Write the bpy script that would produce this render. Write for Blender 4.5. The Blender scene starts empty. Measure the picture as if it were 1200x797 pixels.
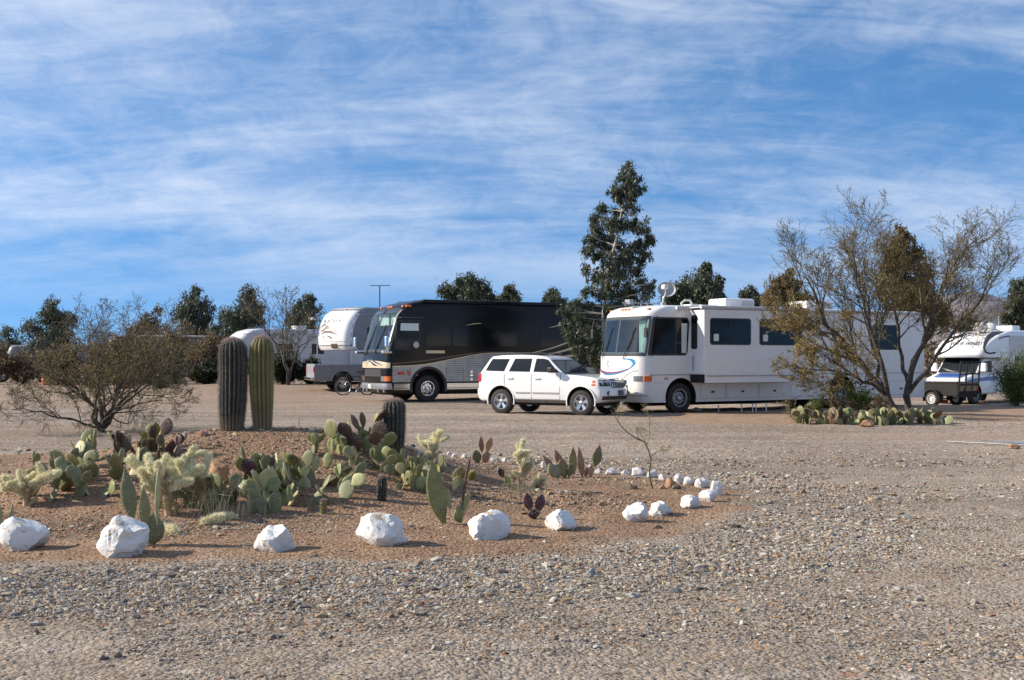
import bpy, bmesh, math, random
import numpy as np
from mathutils import Vector, Matrix, Euler, Quaternion
R = math.radians
PI = math.pi
scene = bpy.context.scene
COL = scene.collection
F, H, CX, CY = 1400.0, 1.70, 600.0, 419.0     # focal length in photo pixels, eye height, horizon

# ------------------------------------------------------------------ terrain
def sm(a, b, t):
    t = np.clip((np.asarray(t, float)-a)/(b-a), 0, 1)
    return t*t*(3-2*t)

_rg = np.random.RandomState(7)
_lat = _rg.rand(256, 256)
def vnoise(x, y):
    xi = np.floor(x).astype(int); yi = np.floor(y).astype(int)
    fx = x-xi; fy = y-yi
    fx = fx*fx*(3-2*fx); fy = fy*fy*(3-2*fy)
    a = _lat[xi & 255, yi & 255]; b = _lat[(xi+1) & 255, yi & 255]
    c = _lat[xi & 255, (yi+1) & 255]; d = _lat[(xi+1) & 255, (yi+1) & 255]
    return (a*(1-fx)+b*fx)*(1-fy)+(c*(1-fx)+d*fx)*fy
def fbm(x, y, o=4, g=.5):
    s = 0; a = 1; t = 0
    x = np.asarray(x, float); y = np.asarray(y, float)
    for i in range(o):
        s = s+a*vnoise(x*2**i+17.3*i, y*2**i+9.1*i); t += a; a *= g
    return s/t

def terr(x, y, fine=True):
    x = np.asarray(x, float); y = np.asarray(y, float)
    z = .78*np.exp(-(np.abs(x+3.3)/2.6)**3-((y-15.6)/2.15)**2)
    z = z+.10*np.exp(-((x-.55)/.75)**2-((y-14.2)/.5)**2)
    z = z+.35*sm(47, 58, y)*sm(6, -2, x)*sm(-19, -15, x)-.32*sm(42, 50, y)*sm(12, 15, x)
    z = z+.12*np.exp(-((x-11.5)/3.2)**4-((y-32.4)/2.4)**4)
    if fine:
        near = 1-sm(30, 60, y)
        z = z+(fbm(x*.5, y*.5, 3)-.5)*.07*near+(fbm(x*3, y*3, 3)-.5)*.035*near
    return z
def tz(x, y): return float(terr(x, y))

def hit(px, py):
    """ground point seen at a photo pixel"""
    q = (px-CX)/F
    lo = 4.0
    d = lo
    while d < 200:
        if H-(py-CY)/F*d <= tz(q*d, d): break
        d *= 1.01
    a, b = d/1.01, d
    for _ in range(12):
        m = (a+b)/2
        if H-(py-CY)/F*m <= tz(q*m, m): b = m
        else: a = m
    return Vector((q*b, b, tz(q*b, b)))
def ppm(d): return F/d
def at(px, py, d): return Vector(((px-CX)/F*d, d, H-(py-CY)/F*d))

BED = np.array([(-9,9.9),(-6,9.85),(-4,9.85),(-1,10.0),(.45,10.5),(1.7,11.7),(2.55,13.4),(2.85,15.2),(2.3,16.6),(1.2,17.6),(.2,18.6),(-.8,20.4),(-2.5,21.8),(-5,22.3),(-8,21.5),(-12,18),(-13,14)])
def bed_dist(x, y):
    """signed distance to the planting bed edge, positive inside"""
    x = np.asarray(x, float); y = np.asarray(y, float)
    dm = np.full(x.shape, 1e9); ins = np.zeros(x.shape, bool)
    n = len(BED)
    for i in range(n):
        ax, ay = BED[i]; bx, by = BED[(i+1) % n]
        ex, ey = bx-ax, by-ay
        t = np.clip(((x-ax)*ex+(y-ay)*ey)/(ex*ex+ey*ey), 0, 1)
        dm = np.minimum(dm, np.hypot(x-ax-t*ex, y-ay-t*ey))
        c = ((ay > y) != (by > y)) & (x < ex*(y-ay)/(ey if abs(ey) > 1e-9 else 1e-9)+ax)
        ins ^= c
    return np.where(ins, dm, -dm)

# ------------------------------------------------------------------ materials
def new_mat(name):
    m = bpy.data.materials.new(name); m.use_nodes = True
    nt = m.node_tree; b = nt.nodes['Principled BSDF']
    return m, nt, b
def nd(nt, typ, **kw):
    n = nt.nodes.new(typ)
    for k, v in kw.items():
        if k.startswith('i_'):
            key = k[2:]
            key = int(key) if key.isdigit() else key.replace('_', ' ')
            n.inputs[key].default_value = v
        else: setattr(n, k, v)
    return n
def lk(nt, a, b): nt.links.new(a, b)
def ramp(nt, stops, interp='LINEAR'):
    r = nt.nodes.new('ShaderNodeValToRGB'); r.color_ramp.interpolation = interp
    e = r.color_ramp.elements
    while len(e) < len(stops): e.new(.5)
    for i, (p, c) in enumerate(stops):
        e[i].position = p; e[i].color = (*c, 1) if len(c) == 3 else c
    return r
def mat(name, col, rough=.5, metal=0, var=.12, scale=3, bump=0, bscale=30, coat=0, col2=None, spec=.5, rand=0, dust=0, emit=None, sub=0):
    m, nt, b = new_mat(name)
    tc = nd(nt, 'ShaderNodeTexCoord')
    n1 = nd(nt, 'ShaderNodeTexNoise', i_Scale=scale, i_Detail=6.0, i_Roughness=.6)
    lk(nt, tc.outputs['Object'], n1.inputs['Vector'])
    c2 = col2 if col2 else tuple(min(1, c*(1+var)) for c in col)
    c1 = tuple(c*(1-var) for c in col) if not col2 else col
    r = ramp(nt, [(.32, c1), (.68, c2)])
    lk(nt, n1.outputs['Fac'], r.inputs['Fac'])
    out = r.outputs['Color']
    if rand:
        oi = nd(nt, 'ShaderNodeObjectInfo')
        hs = nd(nt, 'ShaderNodeHueSaturation')
        mr = nd(nt, 'ShaderNodeMapRange', i_3=1-rand, i_4=1+rand)
        lk(nt, oi.outputs['Random'], mr.inputs[0]); lk(nt, mr.outputs[0], hs.inputs['Value'])
        lk(nt, out, hs.inputs['Color']); out = hs.outputs['Color']
    if dust:
        # road dust thrown up on the lower panels (a real coating with its own height)
        sp = nd(nt, 'ShaderNodeSeparateXYZ'); lk(nt, tc.outputs['Object'], sp.inputs[0])
        mr = nd(nt, 'ShaderNodeMapRange', i_1=1.0, i_2=.25, i_3=0.0, i_4=dust)
        lk(nt, sp.outputs['Z'], mr.inputs[0])
        mu = nd(nt, 'ShaderNodeMath', operation='MULTIPLY'); lk(nt, mr.outputs[0], mu.inputs[0]); lk(nt, n1.outputs['Fac'], mu.inputs[1])
        mx = nd(nt, 'ShaderNodeMix', data_type='RGBA'); mx.inputs['B'].default_value = (.32, .24, .17, 1)
        lk(nt, mu.outputs[0], mx.inputs['Factor']); lk(nt, out, mx.inputs['A']); out = mx.outputs['Result']
    lk(nt, out, b.inputs['Base Color'])
    b.inputs['Roughness'].default_value = rough; b.inputs['Metallic'].default_value = metal
    b.inputs['Specular IOR Level'].default_value = spec
    if coat: b.inputs['Coat Weight'].default_value = coat; b.inputs['Coat Roughness'].default_value = .04
    if sub:
        b.inputs['Transmission Weight'].default_value = 0
        b.inputs['Subsurface Weight'].default_value = 0
    if rough > .15:
        n3 = nd(nt, 'ShaderNodeMapRange', i_3=rough*.8, i_4=min(1, rough*1.2))
        lk(nt, n1.outputs['Fac'], n3.inputs[0]); lk(nt, n3.outputs[0], b.inputs['Roughness'])
    if bump:
        n2 = nd(nt, 'ShaderNodeTexNoise', i_Scale=bscale, i_Detail=5.0)
        lk(nt, tc.outputs['Object'], n2.inputs['Vector'])
        bp = nd(nt, 'ShaderNodeBump', i_Strength=bump, i_Distance=.02)
        lk(nt, n2.outputs['Fac'], bp.inputs['Height']); lk(nt, bp.outputs[0], b.inputs['Normal'])
    return m
def leafmat(name, cols, rough=.55, trans=.35):
    """foliage: per-leaf tone read from the Col attribute"""
    m, nt, b = new_mat(name)
    at_ = nd(nt, 'ShaderNodeAttribute', attribute_name='Col')
    r = ramp(nt, [(i/(len(cols)-1), c) for i, c in enumerate(cols)])
    lk(nt, at_.outputs['Fac'], r.inputs['Fac']); lk(nt, r.outputs[0], b.inputs['Base Color'])
    b.inputs['Roughness'].default_value = rough
    b.inputs['Specular IOR Level'].default_value = .35
    tr = nd(nt, 'ShaderNodeBsdfTranslucent'); lk(nt, r.outputs[0], tr.inputs[0])
    mx = nd(nt, 'ShaderNodeMixShader'); mx.inputs[0].default_value = trans
    lk(nt, b.outputs[0], mx.inputs[1]); lk(nt, tr.outputs[0], mx.inputs[2])
    lk(nt, mx.outputs[0], nt.nodes['Material Output'].inputs['Surface'])
    return m

# ------------------------------------------------------------------ mesh builder
class MB:
    def __init__(s): s.V = []; s.L = []; s.T = []; s.M = []; s.C = []; s.n = 0; s.hasc = False
    def add(s, v, f, m=0, c=None):
        v = np.asarray(v, float).reshape(-1, 3)
        if len(v) == 0: return s
        if isinstance(f, np.ndarray):
            s.L.append((f+s.n).ravel()); s.T.append(np.full(len(f), f.shape[1])); k = len(f)
        else:
            s.L.append(np.array([i+s.n for q in f for i in q], int)); s.T.append(np.array([len(q) for q in f], int)); k = len(f)
        s.M.append(np.full(k, m)); s.V.append(v)
        if c is not None: s.hasc = True
        c = np.zeros(len(v)) if c is None else np.broadcast_to(np.asarray(c, float), (len(v),) + np.shape(c)[1:]) if np.ndim(c) == 0 else np.asarray(c, float)
        if c.ndim == 1: c = np.stack([c, c, c], 1)
        s.C.append(c)
        s.n += len(v); return s
    def merge(s, o):
        for v, l, t, m, c in zip(o.V, o.L, o.T, o.M, o.C): pass
        return s
    def box(s, a, b, m=0, ch=0.0):
        x0, x1 = sorted((a[0], b[0])); y0, y1 = sorted((a[1], b[1])); z0, z1 = sorted((a[2], b[2]))
        if ch <= 0:
            v = [(x0,y0,z0),(x1,y0,z0),(x1,y1,z0),(x0,y1,z0),(x0,y0,z1),(x1,y0,z1),(x1,y1,z1),(x0,y1,z1)]
            return s.add(v, [(0,3,2,1),(4,5,6,7),(0,1,5,4),(1,2,6,5),(2,3,7,6),(3,0,4,7)], m)
        bm = bmesh.new(); bmesh.ops.create_cube(bm, size=1)
        for q in bm.verts: q.co = Vector(((x0+x1)/2+q.co.x*(x1-x0), (y0+y1)/2+q.co.y*(y1-y0), (z0+z1)/2+q.co.z*(z1-z0)))
        bmesh.ops.bevel(bm, geom=bm.edges[:], offset=ch, segments=2, affect='EDGES', profile=.5)
        return s.bm(bm, m)
    def bm(s, bm, m=0):
        bm.verts.index_update()
        s.add([v.co[:] for v in bm.verts], [[v.index for v in f.verts] for f in bm.faces], m); bm.free(); return s
    def tube(s, pts, rad, n=8, m=0, cap=True, c=None):
        pts = [Vector(p) for p in pts]; k = len(pts)
        rad = [rad]*k if not hasattr(rad, '__len__') else rad
        vs = []; up = Vector((0, 0, 1)); prev = None
        for i, p in enumerate(pts):
            t = (pts[min(i+1, k-1)]-pts[max(i-1, 0)])
            t = t.normalized() if t.length > 1e-9 else Vector((0, 0, 1))
            if prev is None: a = t.cross(up if abs(t.z) < .9 else Vector((1, 0, 0))).normalized()
            else:
                a = prev-t*prev.dot(t)
                a = a.normalized() if a.length > 1e-6 else t.orthogonal().normalized()
            prev = a; b = t.cross(a)
            for j in range(n):
                w = 2*PI*j/n; vs.append(p+(a*math.cos(w)+b*math.sin(w))*rad[i])
        fs = [(i*n+j, i*n+(j+1) % n, (i+1)*n+(j+1) % n, (i+1)*n+j) for i in range(k-1) for j in range(n)]
        if cap: fs += [tuple(range(n-1, -1, -1)), tuple((k-1)*n+j for j in range(n))]
        return s.add([v[:] for v in vs], fs, m, c)
    def lathe(s, prof, axis='y', n=32, m=0, o=(0, 0, 0), cap=True):
        """prof: (radius, along axis)"""
        vs = []; k = len(prof)
        for r, h in prof:
            for j in range(n):
                w = 2*PI*j/n; c_, s_ = r*math.cos(w), r*math.sin(w)
                vs.append({'y': (c_, h, s_), 'z': (c_, s_, h), 'x': (h, c_, s_)}[axis])
        vs = [(a+o[0], b+o[1], c+o[2]) for a, b, c in vs]
        fs = [(i*n+j, i*n+(j+1) % n, (i+1)*n+(j+1) % n, (i+1)*n+j) for i in range(k-1) for j in range(n)]
        if cap: fs += [tuple(range(n-1, -1, -1)), tuple((k-1)*n+j for j in range(n))]
        return s.add(vs, fs, m)
    def prism(s, pts, y0, y1, m=0, D=None):
        """polygon in (x,z) extruded along y"""
        k = len(pts)
        v = [(x, y0, z) for x, z in pts]+[(x, y1, z) for x, z in pts]
        if D: v = [D(*q) for q in v]
        fs = [tuple(range(k)), tuple(range(2*k-1, k-1, -1))]+[(i, k+i, k+(i+1) % k, (i+1) % k) for i in range(k)]
        return s.add(v, fs, m)
    def build(s, name, mats, parent=None, loc=(0, 0, 0), rot=(0, 0, 0), smooth=None):
        me = bpy.data.meshes.new(name)
        V = np.concatenate(s.V); L = np.concatenate(s.L).astype(np.int32); T = np.concatenate(s.T); M = np.concatenate(s.M)
        me.vertices.add(len(V)); me.vertices.foreach_set('co', V.ravel())
        me.loops.add(len(L)); me.loops.foreach_set('vertex_index', L)
        me.polygons.add(len(T)); st = np.concatenate([[0], np.cumsum(T)[:-1]]).astype(np.int32)
        me.polygons.foreach_set('loop_start', st); me.polygons.foreach_set('material_index', M.astype(np.int32))
        me.update(calc_edges=True)
        if s.hasc:
            C = np.concatenate(s.C); a = me.color_attributes.new('Col', 'FLOAT_COLOR', 'POINT')
            a.data.foreach_set('color', np.concatenate([C, np.ones((len(C), 1))], 1).ravel().astype(np.float32))
        for m in (mats if isinstance(mats, (list, tuple)) else [mats]): me.materials.append(m)
        if len(T) < 60000:
            bm = bmesh.new(); bm.from_mesh(me); bmesh.ops.recalc_face_normals(bm, faces=bm.faces); bm.to_mesh(me); bm.free()
        if smooth:
            me.polygons.foreach_set('use_smooth', np.ones(len(me.polygons), bool))
            if smooth < 180: me.set_sharp_from_angle(angle=R(smooth))
        else: me.shade_flat()
        o = bpy.data.objects.new(name, me); COL.objects.link(o)
        if parent is not None: o.parent = parent
        o.location = loc; o.rotation_euler = rot
        return o

def tag(o, label=None, cat=None, group=None, kind=None):
    if label: o['label'] = label
    if cat: o['category'] = cat
    if group: o['group'] = group
    if kind: o['kind'] = kind
    return o
def thing(name, label, cat, loc=(0, 0, 0), rz=0, group=None):
    o = bpy.data.objects.new(name, None); COL.objects.link(o)
    o.empty_display_size = .3
    o.location = loc; o.rotation_euler = (0, 0, rz)
    return tag(o, label, cat, group)
def link_copy(o, parent, M=None):
    c = o.copy(); COL.objects.link(c); c.parent = parent
    if M is not None: c.matrix_local = M
    return c
def apply_bool(o, cutters):
    for c in cutters:
        md = o.modifiers.new('b', 'BOOLEAN'); md.object = c; md.operation = 'DIFFERENCE'; md.solver = 'EXACT'
        try: md.material_mode = 'TRANSFER'
        except Exception: pass
    bpy.context.view_layer.update()
    dg = bpy.context.evaluated_depsgraph_get()
    me = bpy.data.meshes.new_from_object(o.evaluated_get(dg))
    o.modifiers.clear(); o.data = me
    for c in cutters:
        bpy.data.objects.remove(c, do_unlink=True)
def rrect(x0, z0, x1, z1, r=.06, n=4):
    if x0 > x1: x0, x1 = x1, x0
    if z0 > z1: z0, z1 = z1, z0
    p = []
    for cx, cz, a0 in ((x1-r, z1-r, 0), (x0+r, z1-r, 90), (x0+r, z0+r, 180), (x1-r, z0+r, 270)):
        for i in range(n+1):
            w = R(a0+90*i/n); p.append((cx+r*math.cos(w), cz+r*math.sin(w)))
    return p
def slab(prof, hw, bev=.04, cx=(), cy=(), cz=(), D=None, seg=3):
    bm = bmesh.new()
    a = [bm.verts.new((x, -hw, z)) for x, z in prof]; b = [bm.verts.new((x, hw, z)) for x, z in prof]
    k = len(prof)
    bm.faces.new(a); bm.faces.new(b[::-1])
    for i in range(k): bm.faces.new((a[i], b[i], b[(i+1) % k], a[(i+1) % k]))
    bmesh.ops.recalc_face_normals(bm, faces=bm.faces)
    if bev:
        ed = [e for e in bm.edges if abs(abs(e.verts[0].co.y)-hw) < 1e-6 and abs(e.verts[0].co.y-e.verts[1].co.y) < 1e-6]
        bmesh.ops.bevel(bm, geom=ed, offset=bev, segments=seg, affect='EDGES', profile=.5)
    for ax, cs in ((0, cx), (1, cy), (2, cz)):
        for c in cs:
            co = [0, 0, 0]; no = [0, 0, 0]; co[ax] = c; no[ax] = 1
            bmesh.ops.bisect_plane(bm, geom=bm.verts[:]+bm.edges[:]+bm.faces[:], plane_co=co, plane_no=no)
    if D:
        for v in bm.verts: v.co = Vector(D(*v.co))
    return bm
def text_obj(name, body, size, m, parent, mapf, ital=0, ext=.0, align='CENTER'):
    cu = bpy.data.curves.new(name, 'FONT'); cu.body = body; cu.size = size; cu.shear = ital; cu.align_x = align; cu.resolution_u = 2
    t = bpy.data.objects.new(name, cu); COL.objects.link(t)
    bpy.context.view_layer.update()
    me = bpy.data.meshes.new_from_object(t.evaluated_get(bpy.context.evaluated_depsgraph_get()))
    bpy.data.objects.remove(t, do_unlink=True)
    for v in me.vertices: v.co = Vector(mapf(v.co.x, v.co.y))
    me.materials.clear(); me.materials.append(m); me.shade_flat()
    o = bpy.data.objects.new(name, me); COL.objects.link(o); o.parent = parent
    return o
def rot_to(d):  # rotation taking +Z to d
    return Vector(d).to_track_quat('Z', 'Y').to_matrix().to_4x4()
# ------------------------------------------------------------------ palette
M = {}
M['white'] = mat('white_gelcoat', (.80,.775,.73), .28, var=.03, scale=1.2, coat=.3, dust=.25)
M['jeepwhite'] = mat('white_car_paint', (.82,.82,.80), .22, var=.02, scale=1.5, coat=.6, dust=.3)
M['offwhite'] = mat('aged_white', (.66,.65,.62), .45, var=.06, scale=2)
M['black'] = mat('black_coach_paint', (.006,.006,.007), .22, var=.3, scale=.7, spec=.28, dust=.06)
M['satin'] = mat('satin_black', (.018,.018,.02), .5, var=.25, scale=4, dust=.3)
M['tyre'] = mat('tyre_rubber', (.018,.017,.016), .85, var=.3, scale=8, bump=.3, bscale=60, col2=(.045,.038,.032))
M['alloy'] = mat('brushed_alloy', (.62,.62,.62), .28, 1, var=.1, scale=8)
M['chrome'] = mat('chrome', (.75,.76,.78), .12, 1, var=.04, scale=5)
M['steel'] = mat('dull_steel', (.38,.39,.4), .42, .9, var=.15, scale=6, bump=.1)
M['under'] = mat('underbody', (.015,.014,.013), .9, var=.3)
M['amber'] = mat('amber_lens', (.75,.16,.02), .2, var=.1, coat=.5)
M['red'] = mat('red_lens', (.45,.015,.02), .2, var=.1, coat=.5)
M['lens'] = mat('clear_lens', (.22,.24,.26), .1, .4, var=.25, scale=25, coat=1)
M['gold'] = mat('champagne_stripe', (.62,.50,.34), .35, .2, var=.12, scale=5)
M['silver'] = mat('corrugated_silver', (.42,.415,.40), .4, .35, var=.2, scale=3)
M['brownp'] = mat('dark_brown_paint', (.05,.035,.025), .25, var=.2, coat=.4)
M['seam'] = mat('panel_gap', (.05,.05,.05), .8)
M['lseam'] = mat('moulding_grey', (.35,.35,.35), .5)
M['teal'] = mat('teal_decal', (.02,.22,.42), .3, coat=.4)
M['burg'] = mat('burgundy_decal', (.25,.03,.09), .3, coat=.4)
M['blued'] = mat('blue_decal', (.06,.14,.42), .3, coat=.4)
M['brownd'] = mat('brown_decal', (.12,.08,.06), .4)
M['greyd'] = mat('charcoal_decal', (.09,.09,.10), .4)
M['tan'] = mat('tan_paint', (.42,.33,.22), .45, dust=.3)
M['redp'] = mat('dark_red_paint', (.22,.012,.018), .3, coat=.5, dust=.3)
M['bluegrey'] = mat('blue_grey_paint', (.16,.19,.24), .35, coat=.5, dust=.3)
M['greyp'] = mat('grey_truck_paint', (.36,.36,.38), .32, .3, coat=.4, dust=.3)
M['orange'] = mat('orange_plastic', (.75,.10,.02), .5)
M['canvas'] = mat('awning_fabric', (.55,.55,.54), .7, var=.08)
M['curtain'] = mat('pale_curtain', (.66,.74,.68), .8, var=.1, scale=12)
def glass(name, col, rough=.04):
    m = mat(name, col, max(rough, .09), var=.35, scale=1.3, spec=.28)
    return m
M['glass'] = glass('dark_tinted_glass', (.008,.009,.010))
M['cglass'] = mat('coach_black_glass', (.006,.006,.007), .12, var=.2, scale=1.3, spec=.32)
M['jglass'] = glass('smoked_car_glass', (.018,.022,.026))
# windscreens: thin clear pane in front of a dark cabin
def windscreen(name, tint):
    m, nt, b = new_mat(name)
    b.inputs['Base Color'].default_value = (*tint, 1)
    b.inputs['Roughness'].default_value = .03
    fr = nd(nt, 'ShaderNodeFresnel', i_IOR=1.5)
    tr = nd(nt, 'ShaderNodeBsdfTransparent', i_Color=(.88,.95,.94,1)); gl = nd(nt, 'ShaderNodeBsdfGlossy', i_Roughness=.02)
    mx = nd(nt, 'ShaderNodeMixShader')
    ad = nd(nt, 'ShaderNodeMath', operation='ADD'); ad.inputs[1].default_value = .05; ad.use_clamp = True
    ge = nd(nt, 'ShaderNodeNewGeometry'); inv = nd(nt, 'ShaderNodeMath', operation='SUBTRACT'); inv.inputs[0].default_value = 1; lk(nt, ge.outputs['Backfacing'], inv.inputs[1])
    mu = nd(nt, 'ShaderNodeMath', operation='MULTIPLY'); lk(nt, fr.outputs[0], ad.inputs[0]); lk(nt, ad.outputs[0], mu.inputs[0]); lk(nt, inv.outputs[0], mu.inputs[1]); lk(nt, mu.outputs[0], mx.inputs[0])
    lk(nt, tr.outputs[0], mx.inputs[1]); lk(nt, gl.outputs[0], mx.inputs[2])
    lk(nt, mx.outputs[0], nt.nodes['Material Output'].inputs['Surface'])
    return m
M['clear'] = windscreen('clear_windscreen', (.1,.1,.1))
M['cabin'] = mat('cabin_trim', (.16,.17,.16), .8, var=.4, scale=3)
M['cabin_blue'] = mat('seat_fabric_blue', (.05,.13,.30), .8, var=.4, scale=4)
M['tansoft'] = mat('tan_upholstery', (.36,.27,.18), .8, var=.2, scale=5)
M['plate'] = mat('number_plate', (.5,.52,.5), .4, var=.2, scale=30)

# ------------------------------------------------------------------ common vehicle parts
def wheel(parent, loc, r, w, rim='steel', side=1, spokes=0, rimr=.6):
    """side=+1: outer face looks to +y"""
    mb = MB(); t = []
    k = 1 if side > 0 else -1
    prof = [(r*rimr, -w/2), (r*.9, -w/2), (r*.975, -w*.42), (r, -w*.3), (r, w*.3), (r*.975, w*.42), (r*.9, w/2), (r*rimr, w/2)]
    mb.lathe([(a, b*k) for a, b in prof], n=40, cap=False)
    n = 40
    for i in range(n):   # tread blocks
        a = 2*PI*i/n
        for yy in (-.25, .25):
            c = Vector((math.cos(a)*r, yy*w, math.sin(a)*r)); tx = Vector((-math.sin(a), 0, math.cos(a))); nn = Vector((math.cos(a), 0, math.sin(a)))
            q = []
            for dz in (-.004, .003 if spokes else .006):
                for dx, dy in ((-1, -1), (1, -1), (1, 1), (-1, 1)):
                    q.append(c+tx*dx*r*.045+Vector((0, dy*w*.2, 0))+nn*dz)
            mb.add([v[:] for v in q], [(0,3,2,1),(4,5,6,7),(0,1,5,4),(1,2,6,5),(2,3,7,6),(3,0,4,7)])
    wo = thing_part('wheel', parent, loc)
    mb.build('tyre', M['tyre'], wo, smooth=35)
    rm = MB(); rr = r*rimr
    m_ = {'steel': M['steel'], 'alloy': M['alloy'], 'white': M['offwhite'], 'chrome': M['chrome']}[rim]
    f = lambda y: y*k
    rm.lathe([(rr*1.02, f(w*.40)), (rr*1.02, f(w*.5)), (rr*.93, f(w*.5)), (rr*.88, f(w*.30)), (rr*.86, f(-w*.1)), (.02, f(-w*.1))], n=40, cap=False)
    if spokes:
        for i in range(spokes):
            a = 2*PI*i/spokes+.3; c, s_ = math.cos(a), math.sin(a)
            p0 = Vector((c*rr*.15, f(w*.33), s_*rr*.15)); p1 = Vector((c*rr*.95, f(w*.43), s_*rr*.95)); tx = Vector((-s_, 0, c))
            vs = []
            for p, wd in ((p0, rr*.13), (p1, rr*.22)):
                for dy in (0, -.05*k):
                    for sg in (-1, 1): vs.append((p+tx*sg*wd+Vector((0, dy, 0)))[:])
            rm.add(vs, [(0,1,5,4),(2,6,7,3),(0,4,6,2),(1,3,7,5),(0,2,3,1),(4,5,7,6)])
        rm.lathe([(rr*.26, f(w*.2)), (rr*.26, f(w*.38)), (rr*.18, f(w*.42)), (.001, f(w*.42))], n=20)
    else:
        rm.lathe([(rr*.80, f(w*.05)), (rr*.72, f(w*.22)), (rr*.45, f(w*.26)), (rr*.40, f(w*.12)), (rr*.33, f(w*.12)), (rr*.30, f(w*.42)), (rr*.22, f(w*.48)), (.001, f(w*.48))], n=36)
        for i in range(10):
            a = 2*PI*i/10; rm.lathe([(.016, f(w*.2)), (.016, f(w*.32)), (.001, f(w*.33))], n=6, o=(math.cos(a)*rr*.56, 0, math.sin(a)*rr*.56))
    rm.build('rim', m_, wo, smooth=35)
    if not spokes:
        hb = MB()
        for i in range(10):
            a = 2*PI*(i+.5)/10; hb.lathe([(rr*.085, f(w*.235)), (rr*.085, f(w*.262)), (.001, f(w*.263))], n=10, o=(math.cos(a)*rr*.67, 0, math.sin(a)*rr*.67))
        hb.build('hand_holes', M['under'], wo)
    return wo
def thing_part(name, parent, loc=(0, 0, 0)):
    o = bpy.data.objects.new(name, None); COL.objects.link(o); o.parent = parent; o.location = loc; o.empty_display_size = .1
    return o
def win(parent, pts, y, side=1, th=.02, name='window', gm=None, fm=None, D=None, frame=.035):
    """side window: dark gasket frame with a glass pane a little proud of it"""
    cx = sum(p[0] for p in pts)/len(pts); cz = sum(p[1] for p in pts)/len(pts)
    big = [(x+math.copysign(frame, x-cx)*min(1, abs(x-cx)*6), z+math.copysign(frame, z-cz)*min(1, abs(z-cz)*6)) for x, z in pts]
    k = side
    f = MB().prism(big, y*k-th*k, (y+.006)*k, D=D).build(name, fm or M['seam'], parent)
    MB().prism(pts, y*k-th*k*.5, (y+.012)*k, D=D).build('pane', gm or M['glass'], f)
    return f

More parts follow.
